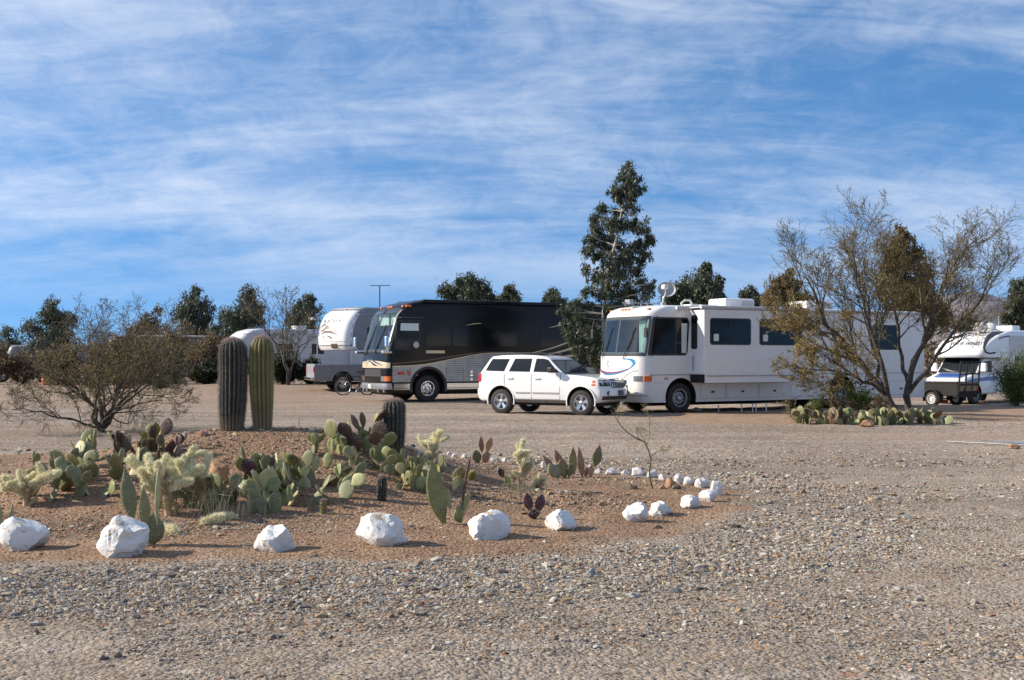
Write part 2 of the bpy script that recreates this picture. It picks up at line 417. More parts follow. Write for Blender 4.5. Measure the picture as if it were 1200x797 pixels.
class Coach:
    """tall coach body: local +x forward, origin on the ground under the front axle"""
    def __init__(s, hw, z0, fx, inset, xf, xr, rc=.35, bow=.12, rr=.08):
        s.hw, s.z0, s.fxp, s.insp, s.xf, s.xr, s.rc, s.bow, s.rr = hw, z0, fx, inset, xf, xr, rc, bow, rr
    def fx(s, z): return float(np.interp(z, [a for a, b in s.fxp], [b for a, b in s.fxp]))
    def ins(s, z): return float(np.interp(z, [a for a, b in s.insp], [b for a, b in s.insp]))
    def plan(s, y, hw):
        a = abs(y); rc = s.rc; v = -s.bow*(a/hw)**2
        if a > hw-rc: v -= rc-math.sqrt(max(0, rc*rc-(a-(hw-rc))**2))
        return v
    def P(s, y, z):
        hw = s.hw-s.ins(z); y = max(-hw, min(hw, y))
        return Vector((s.xf+s.fx(z)+s.plan(y, hw), y, z))
    def Po(s, y, z, off):
        e = .01; hw = s.hw-s.ins(z)
        y = max(-hw+.0005, min(hw-.0005, y))
        p = s.P(y, z); ya, yb = max(-hw+.0002, y-e), min(hw-.0002, y+e)
        dy = s.P(yb, z)-s.P(ya, z); dz = s.P(y, z+e)-s.P(y, z-e)
        n = dy.cross(dz); n = n.normalized() if n.length > 1e-9 else Vector((1, 0, 0))
        if n.x < 0: n = -n
        return p+n*off
    def body(s, zs, m):
        mb = MB(); rings = []
        for z in zs:
            hw = s.hw-s.ins(z); ring = []
            N = 28
            for i in range(N+1):
                th = -PI/2+PI*i/N; ring.append(s.P(hw*math.sin(th), z))
            xs = ring[-1].x
            xr = s.xr+s.ins(z)
            side = [xs+(xr+s.rr-xs)*t for t in (.08, .2, .4, .6, .8, .93, 1)]
            for x in side: ring.append(Vector((x, hw, z)))
            for a in (30, 60, 90): ring.append(Vector((xr+s.rr-s.rr*math.sin(R(a)), hw-s.rr+s.rr*math.cos(R(a)), z)))
            for a in (90, 60, 30, 0): ring.append(Vector((xr+s.rr-s.rr*math.sin(R(a)), -hw+s.rr-s.rr*math.cos(R(a)), z)))
            for x in side[::-1][1:]: ring.append(Vector((x, -hw, z)))
            rings.append(ring)
        n = len(rings[0]); v = [p[:] for r in rings for p in r]
        f = [(i*n+j, i*n+(j+1) % n, (i+1)*n+(j+1) % n, (i+1)*n+j) for i in range(len(zs)-1) for j in range(n)]
        f += [tuple(range(n)), tuple((len(zs)-1)*n+j for j in range(n))]
        mb.add(v, f, 0)
        return mb
    def front(s, y0, y1, z0, z1, off, ny=16, nz=6, shape=None, th=.01):
        """a piece laid on the curved front, with thickness"""
        mb = MB(); v = []
        for o_ in (off, off-th):
            for i in range(nz+1):
                for j in range(ny+1):
                    z = z0+(z1-z0)*i/nz; y = y0+(y1-y0)*j/ny
                    if shape: y, z = shape(j/ny, i/nz)
                    v.append(s.Po(y, z, o_)[:])
        n = ny+1; K = n*(nz+1)
        f = [(i*n+j, i*n+j+1, (i+1)*n+j+1, (i+1)*n+j) for i in range(nz) for j in range(ny)]
        f += [tuple(K+q for q in reversed(t)) for t in f]
        per = [j for j in range(ny)]+[i*n+ny for i in range(nz)]+[nz*n+j for j in range(ny, 0, -1)]+[i*n for i in range(nz, 0, -1)]
        for a in range(len(per)):
            b = (a+1) % len(per); f.append((per[a], per[b], K+per[b], K+per[a]))
        return mb.add(v, f)
    def strip(s, pts, w, off, th=.006):
        """band of varying width following points (y,z) on the front"""
        v = []; k = len(pts); ws = w if hasattr(w, '__len__') else [w]*k
        for i, (y, z) in enumerate(pts):
            a = pts[max(0, i-1)]; b = pts[min(k-1, i+1)]; d = Vector((b[0]-a[0], b[1]-a[1])).normalized(); nrm = Vector((-d.y, d.x))
            for sg in (-.5, .5):
                for o_ in (off, off-th): v.append(s.Po(y+nrm.x*sg*ws[i], z+nrm.y*sg*ws[i], o_)[:])
        f = []
        for i in range(k-1):
            a = i*4; b = a+4
            f += [(a, b, b+2, a+2), (a+1, a+3, b+3, b+1), (a, a+1, b+1, b), (a+2, b+2, b+3, a+3)]
        f += [(0, 2, 3, 1), ((k-1)*4, (k-1)*4+1, (k-1)*4+3, (k-1)*4+2)]
        return MB().add(v, f)
def side_strip(pts, w, y0, y1):
    """band following (x,z) points on a flat side"""
    k = len(pts); ws = w if hasattr(w, '__len__') else [w]*k; up = []; dn = []
    for i, (x, z) in enumerate(pts):
        a = pts[max(0, i-1)]; b = pts[min(k-1, i+1)]; d = Vector((b[0]-a[0], b[1]-a[1])).normalized(); nr = Vector((-d.y, d.x))*.5*ws[i]
        up.append((x+nr.x, z+nr.y)); dn.append((x-nr.x, z-nr.y))
    mb = MB(); v = []
    for (a, b) in zip(up, dn): v += [(a[0], y0, a[1]), (a[0], y1, a[1]), (b[0], y0, b[1]), (b[0], y1, b[1])]
    f = []
    for i in range(k-1):
        a = i*4; b = a+4; f += [(a, b, b+1, a+1), (a+1, b+1, b+3, a+3), (a+2, a+3, b+3, b+2), (a, a+2, b+2, b)]
    f += [(0, 1, 3, 2), ((k-1)*4, (k-1)*4+2, (k-1)*4+3, (k-1)*4+1)]
    return mb.add(v, f)
def curve_pts(pts, n=8):
    """Catmull-Rom through 2D points"""
    P = [pts[0]]+list(pts)+[pts[-1]]; out = []
    for i in range(1, len(P)-2):
        for j in range(n):
            t = j/n; q = []
            for k in range(len(pts[0])):
                a, b, c, d = P[i-1][k], P[i][k], P[i+1][k], P[i+2][k]
                q.append(.5*((2*b)+(-a+c)*t+(2*a-5*b+4*c-d)*t*t+(-a+3*b-3*c+d)*t**3))
            out.append(tuple(q))
    out.append(tuple(pts[-1])); return out

class Pose:
    """a vehicle standing with its near side to the camera and its nose to the left;
    G is the near front wheel's contact point"""
    def __init__(s, px, d, th, hw, gz=0):
        s.th = R(th); s.c, s.s = math.cos(s.th), math.sin(s.th); s.X0 = (px-CX)/F*d; s.d0 = d; s.hw = hw
        s.loc = (s.X0-s.s*hw, d+s.c*hw, gz); s.rz = PI+s.th; s.gz = gz
    def side(s, px, py, dl=0):
        q = (px-CX)/F; t = (q*(s.d0-s.c*dl)-s.X0-s.s*dl)/(s.c-q*s.s)
        d = s.d0+t*s.s-s.c*dl
        return (-t, H-(py-CY)/F*d-s.gz)
def arch_cutter(x, y, r, w, zc):
    o = MB().lathe([(r, -w/2), (r, w/2)], n=40).build('cutter', M['under'], loc=(x, y, zc))
    return o
# ------------------------------------------------------------------ ground
def ground_mat():
    m, nt, b = new_mat('gravel_and_dirt')
    tc = nd(nt, 'ShaderNodeTexCoord'); P = tc.outputs['Object']
    def noise(sc, det=5, rough=.6):
        n = nd(nt, 'ShaderNodeTexNoise', i_Scale=sc, i_Detail=float(det), i_Roughness=rough); lk(nt, P, n.inputs['Vector']); return n.outputs['Fac']
    def mix(f, a, c, blend='MIX'):
        x = nd(nt, 'ShaderNodeMix', data_type='RGBA', blend_type=blend)
        for key, q in (('Factor', f), ('A', a), ('B', c)):
            if isinstance(q, (int, float)): x.inputs[key].default_value = q
            elif isinstance(q, tuple): x.inputs[key].default_value = (*q, 1)
            else: lk(nt, q, x.inputs[key])
        return x.outputs['Result']
    zn = nd(nt, 'ShaderNodeAttribute', attribute_name='Col')     # r: bed soil, g: loose stone cover, b: packed pale track / reddish dirt
    zs = nd(nt, 'ShaderNodeSeparateColor'); lk(nt, zn.outputs['Color'], zs.inputs[0])
    # small stones at three sizes
    stone_cols = [(0,(.09,.08,.07)),(.10,(.31,.27,.235)),(.26,(.24,.17,.115)),(.40,(.40,.355,.31)),(.54,(.16,.135,.12)),(.66,(.38,.27,.18)),(.78,(.30,.265,.24)),(.92,(.56,.51,.45)),(.97,(.28,.13,.07))]
    def stones(sc, rnd=1.0):
        v = nd(nt, 'ShaderNodeTexVoronoi', i_Scale=sc, i_Randomness=rnd); lk(nt, P, v.inputs['Vector'])
        s_ = nd(nt, 'ShaderNodeSeparateColor'); lk(nt, v.outputs['Color'], s_.inputs[0])
        r_ = ramp(nt, stone_cols, 'CONSTANT'); lk(nt, s_.outputs[0], r_.inputs['Fac'])
        return r_.outputs['Color'], v.outputs['Distance'], s_.outputs[1]
    ca, da, ra = stones(55); cb_, db, rb = stones(26); cc, dc, rc = stones(11)
    base = ramp(nt, [(.3,(.25,.213,.165)),(.55,(.335,.293,.232)),(.75,(.41,.368,.30))]); lk(nt, noise(.35, 6), base.inputs['Fac'])
    base2 = mix(.5, base.outputs['Color'], ca)
    # stone cover chosen cell by cell
    def pick(r_, lo, hi):
        q = nd(nt, 'ShaderNodeMapRange', i_1=lo, i_2=hi); lk(nt, r_, q.inputs[0]); return q.outputs[0]
    cover = nd(nt, 'ShaderNodeMath', operation='GREATER_THAN'); 
    inv = nd(nt, 'ShaderNodeMath', operation='SUBTRACT'); inv.inputs[0].default_value = 1.0; lk(nt, zs.outputs[1], inv.inputs[1])
    lk(nt, rb, cover.inputs[0]); lk(nt, inv.outputs[0], cover.inputs[1])
    gcol = mix(cover.outputs[0], base2, cb_)
    cov2 = nd(nt, 'ShaderNodeMath', operation='GREATER_THAN'); cov2.inputs[1].default_value = .86; lk(nt, rc, cov2.inputs[0])
    cm = nd(nt, 'ShaderNodeMath', operation='MULTIPLY'); cm.inputs[1].default_value = .55; lk(nt, cov2.outputs[0], cm.inputs[0])
    gcol = mix(cm.outputs[0], gcol, cc)
    patch = ramp(nt, [(.35,(.80,.77,.74)),(.65,(1.12,1.10,1.08))]); lk(nt, noise(.13, 7, .65), patch.inputs['Fac'])
    gcol = mix(1.0, gcol, patch.outputs['Color'], 'MULTIPLY')
    # wheel lanes across the lot: long faint bands of finer, paler dirt
    mpv = nd(nt, 'ShaderNodeMapping'); mpv.inputs['Scale'].default_value = (.035, .55, 1); mpv.inputs['Rotation'].default_value = (0, 0, R(-7)); lk(nt, P, mpv.inputs[0])
    nl = nd(nt, 'ShaderNodeTexNoise', i_Scale=1.0, i_Detail=5.0, i_Distortion=.4); lk(nt, mpv.outputs[0], nl.inputs['Vector'])
    rl = ramp(nt, [(.36,(.84,.80,.76)),(.5,(1,1,1)),(.64,(1.16,1.13,1.10))]); lk(nt, nl.outputs['Fac'], rl.inputs['Fac'])
    gcol = mix(1.0, gcol, rl.outputs['Color'], 'MULTIPLY')
    sp6 = ramp(nt, [(.32,(.72,.70,.68)),(.5,(1,1,1)),(.68,(1.28,1.25,1.2))]); lk(nt, noise(7, 3, .8), sp6.inputs['Fac'])
    gcol = mix(.8, gcol, sp6.outputs['Color'], 'MULTIPLY')
    # bed soil: reddish brown grit
    soil = ramp(nt, [(.28,(.19,.12,.075)),(.5,(.28,.185,.12)),(.74,(.37,.26,.175))]); lk(nt, noise(1.1, 8, .7), soil.inputs['Fac'])
    grit = ramp(nt, [(0,(.55,.5,.45)),(.3,(.95,.95,.95)),(.6,(1.05,1.0,.95)),(.9,(1.5,1.4,1.3))], 'CONSTANT'); lk(nt, ra, grit.inputs['Fac'])
    soil_c = mix(1.0, soil.outputs['Color'], grit.outputs['Color'], 'MULTIPLY')
    g2 = mix(zs.outputs[0], gcol, soil_c)
    red = ramp(nt, [(.3,(.30,.20,.135)),(.7,(.40,.29,.20))]); lk(nt, noise(.8, 8, .7), red.inputs['Fac'])
    redc = mix(1.0, red.outputs['Color'], grit.outputs['Color'], 'MULTIPLY')
    g3 = mix(zs.outputs[2], g2, redc)
    lk(nt, g3, b.inputs['Base Color']); b.inputs['Roughness'].default_value = .95; b.inputs['Specular IOR Level'].default_value = .2
    # relief of the stones
    h1 = nd(nt, 'ShaderNodeMath', operation='MULTIPLY'); h1.inputs[1].default_value = -.5; lk(nt, da, h1.inputs[0])
    h2 = nd(nt, 'ShaderNodeMath', operation='MULTIPLY'); h2.inputs[1].default_value = -1.1; lk(nt, db, h2.inputs[0])
    h3 = nd(nt, 'ShaderNodeMath', operation='ADD'); lk(nt, h1.outputs[0], h3.inputs[0]); lk(nt, h2.outputs[0], h3.inputs[1])
    h4 = nd(nt, 'ShaderNodeMath', operation='ADD'); lk(nt, h3.outputs[0], h4.inputs[0]); lk(nt, noise(14, 6), h4.inputs[1])
    bp = nd(nt, 'ShaderNodeBump', i_Strength=.55, i_Distance=.03); lk(nt, h4.outputs[0], bp.inputs['Height']); lk(nt, bp.outputs[0], b.inputs['Normal'])
    return m
def cover_density(x, y):
    """how thickly loose stones lie, 0..1"""
    b = bed_dist(x, y)
    n = fbm(x*.55+3, y*1.1+8, 4)
    band = np.exp(-((b+1.1)/.95)**4)*(y < 13)               # the bank of gravel pushed up in front of the bed
    band = band+.8*np.exp(-((b+1.0)/.8)**2)*(y >= 12)*(x > 0)
    d = .22+1.6*(n-.5)+.70*band-.20*sm(8.3,7.2,y)*sm(3.5, .5, x)-.10
    d = np.where(b > 0, .18+1.2*(n-.5)+.35*np.exp(-((x+3.4)/2.6)**2-((y-14.5)/1.7)**2), d)
    pile = np.exp(-((x-.55)/.8)**2-((y-14.1)/.55)**2)
    front = np.exp(-((b-.35)/.4)**2)*(y < 13)
    d = d*(1-.85*front)+pile
    return np.clip(d, 0.02, 1)
def make_ground():
    x1 = np.concatenate([-np.geomspace(45, 5000, 28)[::-1][:-1], np.arange(-45, -11, .4), np.arange(-11, 11, .08), np.arange(11, 45, .4), np.geomspace(45, 5000, 28)])
    y1 = np.concatenate([[-400, -60, -15, -4, 0, 2, 3, 4], np.arange(4.5, 24, .075), np.arange(24, 70, .3), np.geomspace(70, 6200, 40)])
    X, Y = np.meshgrid(x1, y1, indexing='ij'); Z = terr(X, Y)
    far = np.hypot(X, Y)
    nx, ny = X.shape
    idx = np.arange(nx*ny).reshape(nx, ny)
    Fc = np.stack([idx[:-1, :-1], idx[1:, :-1], idx[1:, 1:], idx[:-1, 1:]], -1).reshape(-1, 4)
    b = bed_dist(X, Y); soil = sm(-.25, .2, b+(fbm(X*2, Y*2, 3)-.5)*.7)
    cov = cover_density(X, Y)
    cov = np.where(Y > 19, np.clip(.5+.8*(fbm(X*.2, Y*.4, 3)-.5), .1, 1), cov)
    # reddish dirt: far left ground and strip under the motorhome
    wob = (fbm(X*.35, Y*.35, 4)-.5)
    red = sm(38, 46, Y+wob*10)*sm(0, -9, X+wob*6)
    stripe = sm(30.2, 30.6, Y+wob*1.2)*sm(40, 37, Y-.42*(X-5)+wob*2)*sm(3.5, 5.5, X+wob*2)
    band = np.exp(-((Y-26.3-wob*1.5)/.8)**2)*sm(5, 8, X)
    red = np.maximum(red*.5, np.maximum(stripe*.85, band*.5))
    # tyre-worn pale track across the lot
    C = np.stack([soil, cov, red], -1).reshape(-1, 3)
    mb = MB(); mb.add(np.stack([X, Y, Z], -1).reshape(-1, 3), Fc, 0, C)
    o = mb.build('ground', ground_mat(), smooth=180); tag(o, kind='structure'); return o
make_ground()

# loose stones lying on the ground
def stone_mesh(P, S, cols, rs, name):
    t = (1+5**.5)/2
    iv = np.array([(-1,t,0),(1,t,0),(-1,-t,0),(1,-t,0),(0,-1,t),(0,1,t),(0,-1,-t),(0,1,-t),(t,0,-1),(t,0,1),(-t,0,-1),(-t,0,1)])/math.hypot(1, t)
    fc = np.array([(0,11,5),(0,5,1),(0,1,7),(0,7,10),(0,10,11),(1,5,9),(5,11,4),(11,10,2),(10,7,6),(7,1,8),(3,9,4),(3,4,2),(3,2,6),(3,6,8),(3,8,9),(4,9,5),(2,4,11),(6,2,10),(8,6,7),(9,8,1)])
    n = len(P)
    V = iv[None]*(1+.9*(rs.rand(n, 12, 1)-.5))
    sc = np.stack([.8+.8*rs.rand(n), .6+.5*rs.rand(n), .32+.35*rs.rand(n)], -1)
    V = V*sc[:, None]
    # random tilt then spin
    a = rs.normal(0, .35, n); ca, sa = np.cos(a), np.sin(a)
    x, y, z = V[..., 0], V[..., 1], V[..., 2]
    y, z = y*ca[:, None]-z*sa[:, None], y*sa[:, None]+z*ca[:, None]
    b = rs.rand(n)*2*PI; cb, sb = np.cos(b), np.sin(b)
    x, y = x*cb[:, None]-y*sb[:, None], x*sb[:, None]+y*cb[:, None]
    V = np.stack([x, y, z], -1)*S[:, None, None]*.5+P[:, None]
    Fa = (fc[None]+12*np.arange(n)[:, None, None]).reshape(-1, 3)
    mb = MB(); mb.add(V.reshape(-1, 3), Fa, 0, np.repeat(cols, 12, 0))
    return mb
def stone_mat():
    m, nt, b = new_mat('loose_stone')
    a = nd(nt, 'ShaderNodeAttribute', attribute_name='Col')
    tc = nd(nt, 'ShaderNodeTexCoord'); n = nd(nt, 'ShaderNodeTexNoise', i_Scale=90.0, i_Detail=3.0); lk(nt, tc.outputs['Object'], n.inputs['Vector'])
    r = ramp(nt, [(.3,(.75,.74,.72)),(.7,(1.15,1.15,1.15))]); lk(nt, n.outputs['Fac'], r.inputs['Fac'])
    x = nd(nt, 'ShaderNodeMix', data_type='RGBA', blend_type='MULTIPLY'); x.inputs['Factor'].default_value = 1
    lk(nt, a.outputs['Color'], x.inputs['A']); lk(nt, r.outputs[0], x.inputs['B']); lk(nt, x.outputs['Result'], b.inputs['Base Color'])
    b.inputs['Roughness'].default_value = .85; b.inputs['Specular IOR Level'].default_value = .3
    return m
PAL = np.array([(.42,.385,.35),(.34,.31,.285),(.27,.25,.24),(.47,.42,.37),(.38,.28,.19),(.30,.21,.14),(.22,.16,.12),(.11,.10,.10),(.60,.57,.52),(.34,.17,.10),(.23,.23,.25),(.42,.34,.26)])
PP = np.array([.17,.14,.11,.09,.12,.09,.07,.05,.03,.035,.05,.055]); PP /= PP.sum()
PB = np.array([.05,.05,.04,.04,.24,.22,.14,.05,.02,.10,.02,.03]); PB /= PB.sum()
def scatter():
    rs = np.random.RandomState(11)
    def samp(n, d0, d1, size, thr=1.0, mul=1.0):
        # uniform over the visible wedge
        d = np.sqrt(d0**2+(d1**2-d0**2)*rs.rand(n)); q = (rs.rand(n)-.5)*1.02*1200/F*1.04
        x = q*d; bd = bed_dist(x, d); mk = (.10+.9*np.exp(-((bd+1.1)/1.0)**4)) if mul == 'band' else mul
        keep = rs.rand(n) < cover_density(x, d)*mk
        x, d = x[keep], d[keep]
        s = size*np.exp(rs.normal(0, .42, len(x)))
        return x, d, s
    parts = [samp(300000, 5.2, 12.5, .0125), samp(60000, 5.2, 12.5, .023, mul='band'), samp(60000, 12.5, 20, .021), samp(7000, 12.5, 22, .034), samp(450, 5.5, 22, .05, mul=.8)]
    x = np.concatenate([p[0] for p in parts]); y = np.concatenate([p[1] for p in parts]); s = np.concatenate([p[2] for p in parts])
    s = np.minimum(s, .11)
    z = terr(x, y)+s*.12
    inb = bed_dist(x, y) > 0
    c = np.where(inb[:, None], PAL[rs.choice(12, len(x), p=PB)], PAL[rs.choice(12, len(x), p=PP)])
    c = c*(.70+.45*rs.rand(len(x), 1))*np.array([.97,.965,.90])
    o = stone_mesh(np.stack([x, y, z], -1), s, c, rs, 'loose_gravel').build('loose_gravel', stone_mat())
    tag(o, 'loose grey, tan and rust coloured gravel strewn over the lot and the planting bed', 'gravel', kind='stuff')
scatter()
# ------------------------------------------------------------------ white motorhome
def cutter(mb, root, m): return mb.build('cutter', m, root)
def make_motorhome():
    hw = 1.25; ps = Pose(797.7, 36.65, 29.5, hw)
    root = thing('motorhome', 'long white motorhome with its side room slid out and a blue swoosh on the nose', 'motorhome', ps.loc, ps.rz)
    xr = -10.72
    c = Coach(hw, .33, [(.33,-.14),(.55,-.03),(.7,0),(1.72,.0),(2.9,-.2),(3.05,-.26),(3.18,-.4),(3.27,-.62),(3.31,-.9)],
              [(.33,0),(3.12,0),(3.22,.04),(3.29,.12),(3.31,.24)], 1.56, xr, rc=.38, bow=.16)
    body = c.body([.33,.45,.6,.8,1.2,1.72,2.1,2.5,2.9,3.05,3.12,3.18,3.22,3.25,3.27,3.29,3.31], None).build('body', M['white'], root, smooth=40)
    wz = .46
    cuts = [cutter(MB().lathe([(.60, .85), (.60, 1.4)], n=48, o=(0, 0, wz+.02)), root, M['under']),
            cutter(MB().lathe([(.60, -.85), (.60, -1.4)], n=48, o=(0, 0, wz+.02)), root, M['under'])]
    xw, _ = ps.side(986, 463)
    cuts += [cutter(MB().lathe([(.62, .55*k), (.62, 1.4*k)], n=48, o=(xw, 0, wz+.04)), root, M['under']) for k in (1, -1)]
    cuts.append(cutter(MB().box((.05, -1.12, 1.83), (2.2, 1.12, 2.86)), root, M['cabin']))
    apply_bool(body, cuts)
    body.data.polygons.foreach_set('use_smooth', np.ones(len(body.data.polygons), bool)); body.data.set_sharp_from_angle(angle=R(40))
    # chassis
    MB().box((1.0, -.95, .38), (xr+.4, .95, .30)).box((.95,-.5,.3),(-9.5,-.42,.2)).box((.95,.5,.3),(-9.5,.42,.2)).box((-3, -.7, .3), (-4.4, .2, .2), ch=.03).build('chassis', M['under'], root)
    MB().tube([(0, -1.05, wz), (0, 1.05, wz)], .05).build('axle', M['under'], root); MB().tube([(xw, -1, wz), (xw, 1, wz)], .08).build('axle', M['under'], root)
    for k in (1, -1):
        wheel(root, (0, k*1.08, wz), wz, .26, 'steel', k)
        wheel(root, (xw, k*1.06, wz), wz, .28, 'steel', k); wheel(root, (xw, k*.76, wz), wz, .26, 'steel', k)
        MB().add(*arch_lip(0, wz+.02, .60, k*hw)).build('wheel_arch_trim', M['white'], root)
        MB().add(*arch_lip(xw, wz+.04, .62, k*hw)).build('wheel_arch_trim', M['white'], root)
    # windscreen
    sur = c.front(-1.238, 1.238, 1.76, 2.95, .004, 40, 6)
    # surround: four bands
    fr = MB()
    for (a, b, z0, z1) in ((-1.245, 1.245, 1.74, 1.84), (-1.245, 1.245, 2.86, 2.96), (-.03, .03, 1.84, 2.86), (-1.245, -1.15, 1.84, 2.86), (1.15, 1.245, 1.84, 2.86)):
        q = c.front(a, b, z0, z1, .006, 30, 3)
        for v, l, t, m_, cc in zip(q.V, q.L, q.T, q.M, q.C): fr.add(v, l.reshape(-1, 4))
    wsf = fr.build('windscreen', M['seam'], root, smooth=40)
    c.front(-1.2, 1.2, 1.80, 2.90, .012, 40, 6, th=.006).build('pane', M['clear'], wsf, smooth=40)
    for sgn, yb in ((1, .42), (1, -.75)):
        w = MB(); w.tube([c.Po(yb, 1.66, .03), c.Po(yb+.08, 1.8, .06), c.Po(yb+.32, 2.35, .04)], [.014, .013, .009], 6)
        w.tube([c.Po(yb+.13, 1.95, .03), c.Po(yb+.38, 2.62, .03)], .012, 5); w.build('wiper', M['satin'], root)
    # cab inside
    it = MB(); it.box((.1,-1.1,1.72),(1.3,1.0,1.86),ch=.04); it.build('dashboard', M['cabin'], root)
    st = MB(); st.box((-.1,.35,1.6),(-.25,.95,2.55),ch=.05).build('cab_seat', M['tansoft'], root)
    st = MB(); st.box((-.1,-.95,1.6),(-.25,-.35,2.55),ch=.05).build('cab_seat', M['tansoft'], root)
    wv = MB(); n = 40; v = []
    for i in range(n+1):
        for z in (1.86, 2.84): v.append((1.10 - .02*math.sin(i*1.9), .62+.45*i/n, z))
    wv.add(v, [(2*i, 2*i+2, 2*i+3, 2*i+1) for i in range(n)]).build('windscreen_curtain', M['curtain'], root)
    MB().lathe([(.21,0),(.235,.01),(.21,.03),(.19,.01)], axis='x', n=28, o=(.75,.62,1.98)).build('steering_wheel', M['satin'], root)
    # driver's side window on the near side
    for k in (1, -1):
        f = MB().prism([(1.26,1.76),(-.18,1.76),(-.26,1.86),(-.33,2.8),(-.25,2.93),(1.06,2.93)], k*hw-.02, k*(hw+.008)).build('cab_window', M['seam'], root)
        MB().prism([(1.12,1.81),(.22,1.81),(.22,2.15),(.22,2.88),(.96,2.88)], k*(hw-.01), k*(hw+.014)).build('pane', M['glass'], f)
        MB().prism([(.16,2.18),(-.26,2.18),(-.28,2.8),(-.22,2.88),(.16,2.88)], k*(hw-.01), k*(hw+.014)).build('pane', M['glass'], f)
        MB().prism([(.16,2.12),(-.24,2.12),(-.22,1.86),(-.16,1.81),(.16,1.81)], k*(hw-.01), k*(hw+.014)).build('pane', M['glass'], f)
        MB().prism([(-.02,1.84),(-.20,1.84),(-.24,2.75),(-.02,2.75)], k*(hw+.016), k*(hw+.019)).build('curtain', M['curtain'], f)
    # slide-out on the near side
    s0 = -.34; s1 = -4.45; dp = .72
    mb = MB().box((s0, hw-.03, 1.18), (s1, hw+dp, 3.17), ch=.03)
    mb.box((s0-.06, hw+dp-.06, .93), (s1, hw+dp-.004, 1.2))
    so = mb.build('slide_out', M['white'], root)
    MB().box((s0-.02, hw-.02, .93), (s0-.3, hw+dp-.08, 1.179)).build('slide_recess', M['under'], so)
    MB().prism(rrect(-hw-.55, 1.92, -hw-.27, 2.95, .06), 0, 1).V
    q = MB(); yy0, yy1 = hw+.1, hw+.38
    pts = rrect(yy0, 1.96, yy1, 3.0, .06)
    q.add([(s0-.01, y, z) for y, z in pts]+[(s0+.012, y, z) for y, z in pts], [tuple(range(len(pts))), tuple(range(2*len(pts)-1, len(pts)-1, -1))]+[(i, len(pts)+i, len(pts)+(i+1)%len(pts), (i+1)%len(pts)) for i in range(len(pts))])
    q.build('slit_window', M['glass'], so)
    MB().tube([(s0+.03, hw+.22, 1.75), (s0+.05, hw+.22, 1.72), (s0+.05, hw+.22, 1.35), (s0+.03, hw+.22, 1.32)], .02, 8).build('grab_handle', M['lseam'], so)
    MB().tube([(s0+.12, hw+dp-.02, 3.23), (s1-.1, hw+dp-.02, 3.23)], .055, 12).box((s0+.1, hw-.02, 3.21), (s1-.08, hw+dp-.02, 3.24)).build('slide_topper', M['canvas'], so)
    a0 = ps.side(833, 378, dp); a1 = ps.side(879, 403, dp); b0 = ps.side(891, 378, dp); b1 = ps.side(939, 403, dp)
    for (p, r_) in ((a0, a1), (b0, b1)):
        w = win(so, rrect(p[0], 2.12, r_[0], 2.87, .09), hw+dp, 1, name='window')
        MB().box(((p[0]+r_[0])/2-.012, hw+dp+.012, 2.16), ((p[0]+r_[0])/2+.012, hw+dp+.018, 2.83)).build('sash', M['seam'], w)
        MB().prism(rrect(p[0]-.1, 2.2, p[0]-.3, 2.42, .04), hw+dp+.013, hw+dp+.015).build('inner_shade', M['curtain'], w)
    for z in (1.12,):
        MB().box((s0-.1, hw+dp-.003, z), (s1, hw+dp+.012, z+.035)).build('moulding', M['lseam'], so)
    c0 = ps.side(1023, 384); c1 = ps.side(1054, 411)
    w3 = win(root, rrect(c0[0], 2.0, c1[0], 2.78, .09), hw, 1)
    w5 = win(root, rrect(-2.0, 2.05, -3.4, 2.78, .09), hw, -1); w6 = win(root, rrect(-6.0, 2.05, -7.4, 2.78, .09), hw, -1)
    # mouldings, compartment doors, marker lamps on both flanks
    for k in (1, -1):
        mo = MB()
        mo.box((1.18, k*(hw-.002), 1.16), (-.36, k*(hw+.010), 1.185)); mo.box((-4.47, k*(hw-.002), 1.16), (xr+.1, k*(hw+.010), 1.185))
        mo.box((1.0, k*(hw-.002), .92), (.62, k*(hw+.006), .93)); mo.box((-.62, k*(hw-.002), .92), (xw+.62, k*(hw+.006), .93))
        mo.build('moulding', M['lseam'], root)
        for xa, xb in ((-.75,-1.75),(-1.8,-3.1),(-3.15,-4.4),(-4.5,-5.6),(-5.65,xw+.7),(xw-.72,-8.9),(-8.95,-10.1)):
            g = MB(); za, zb = .42, .9; t = .012
            g.box((xa,k*(hw-.002),za),(xa-t,k*(hw+.004),zb)).box((xb+t,k*(hw-.002),za),(xb,k*(hw+.004),zb)).box((xa-t,k*(hw-.002),za),(xb+t,k*(hw+.004),za+t)).box((xa-t,k*(hw-.002),zb-t),(xb+t,k*(hw+.004),zb))
            dr = g.build('compartment_door', M['lseam'], root)
            MB().box(((xa+xb)/2-.06,k*(hw),.60),((xa+xb)/2+.06,k*(hw+.018),.66),ch=.008).build('latch', M['satin'], dr)
        for x in (.62, xw+.9, -9.9): MB().box((x, k*(hw-.005), 1.03), (x-.13, k*(hw+.02), 1.09), ch=.01).build('marker_lamp', M['amber' if x > 0 else 'red'], root)
        MB().box((-5.4,k*hw,1.35),(-5.6,k*(hw+.02),1.75),ch=.01).build('vent_grille', M['offwhite'], root)
    # nose: swoosh, oval, lamps, bumper line, grille
    sw = curve_pts([(-1.02,1.60),(-1.12,1.42),(-.9,1.28),(-.4,1.22),(.2,1.26),(.72,1.38)], 8)
    c.strip(sw, [.012+.05*math.sin(PI*min(1, i/len(sw)))for i in range(len(sw))], .006).build('nose_swoosh', M['burg'], root)
    sw = curve_pts([(-1.0,1.28),(-.6,1.18),(0,1.2),(.5,1.3),(.8,1.44),(.86,1.56),(.7,1.64),(.3,1.66)], 8)
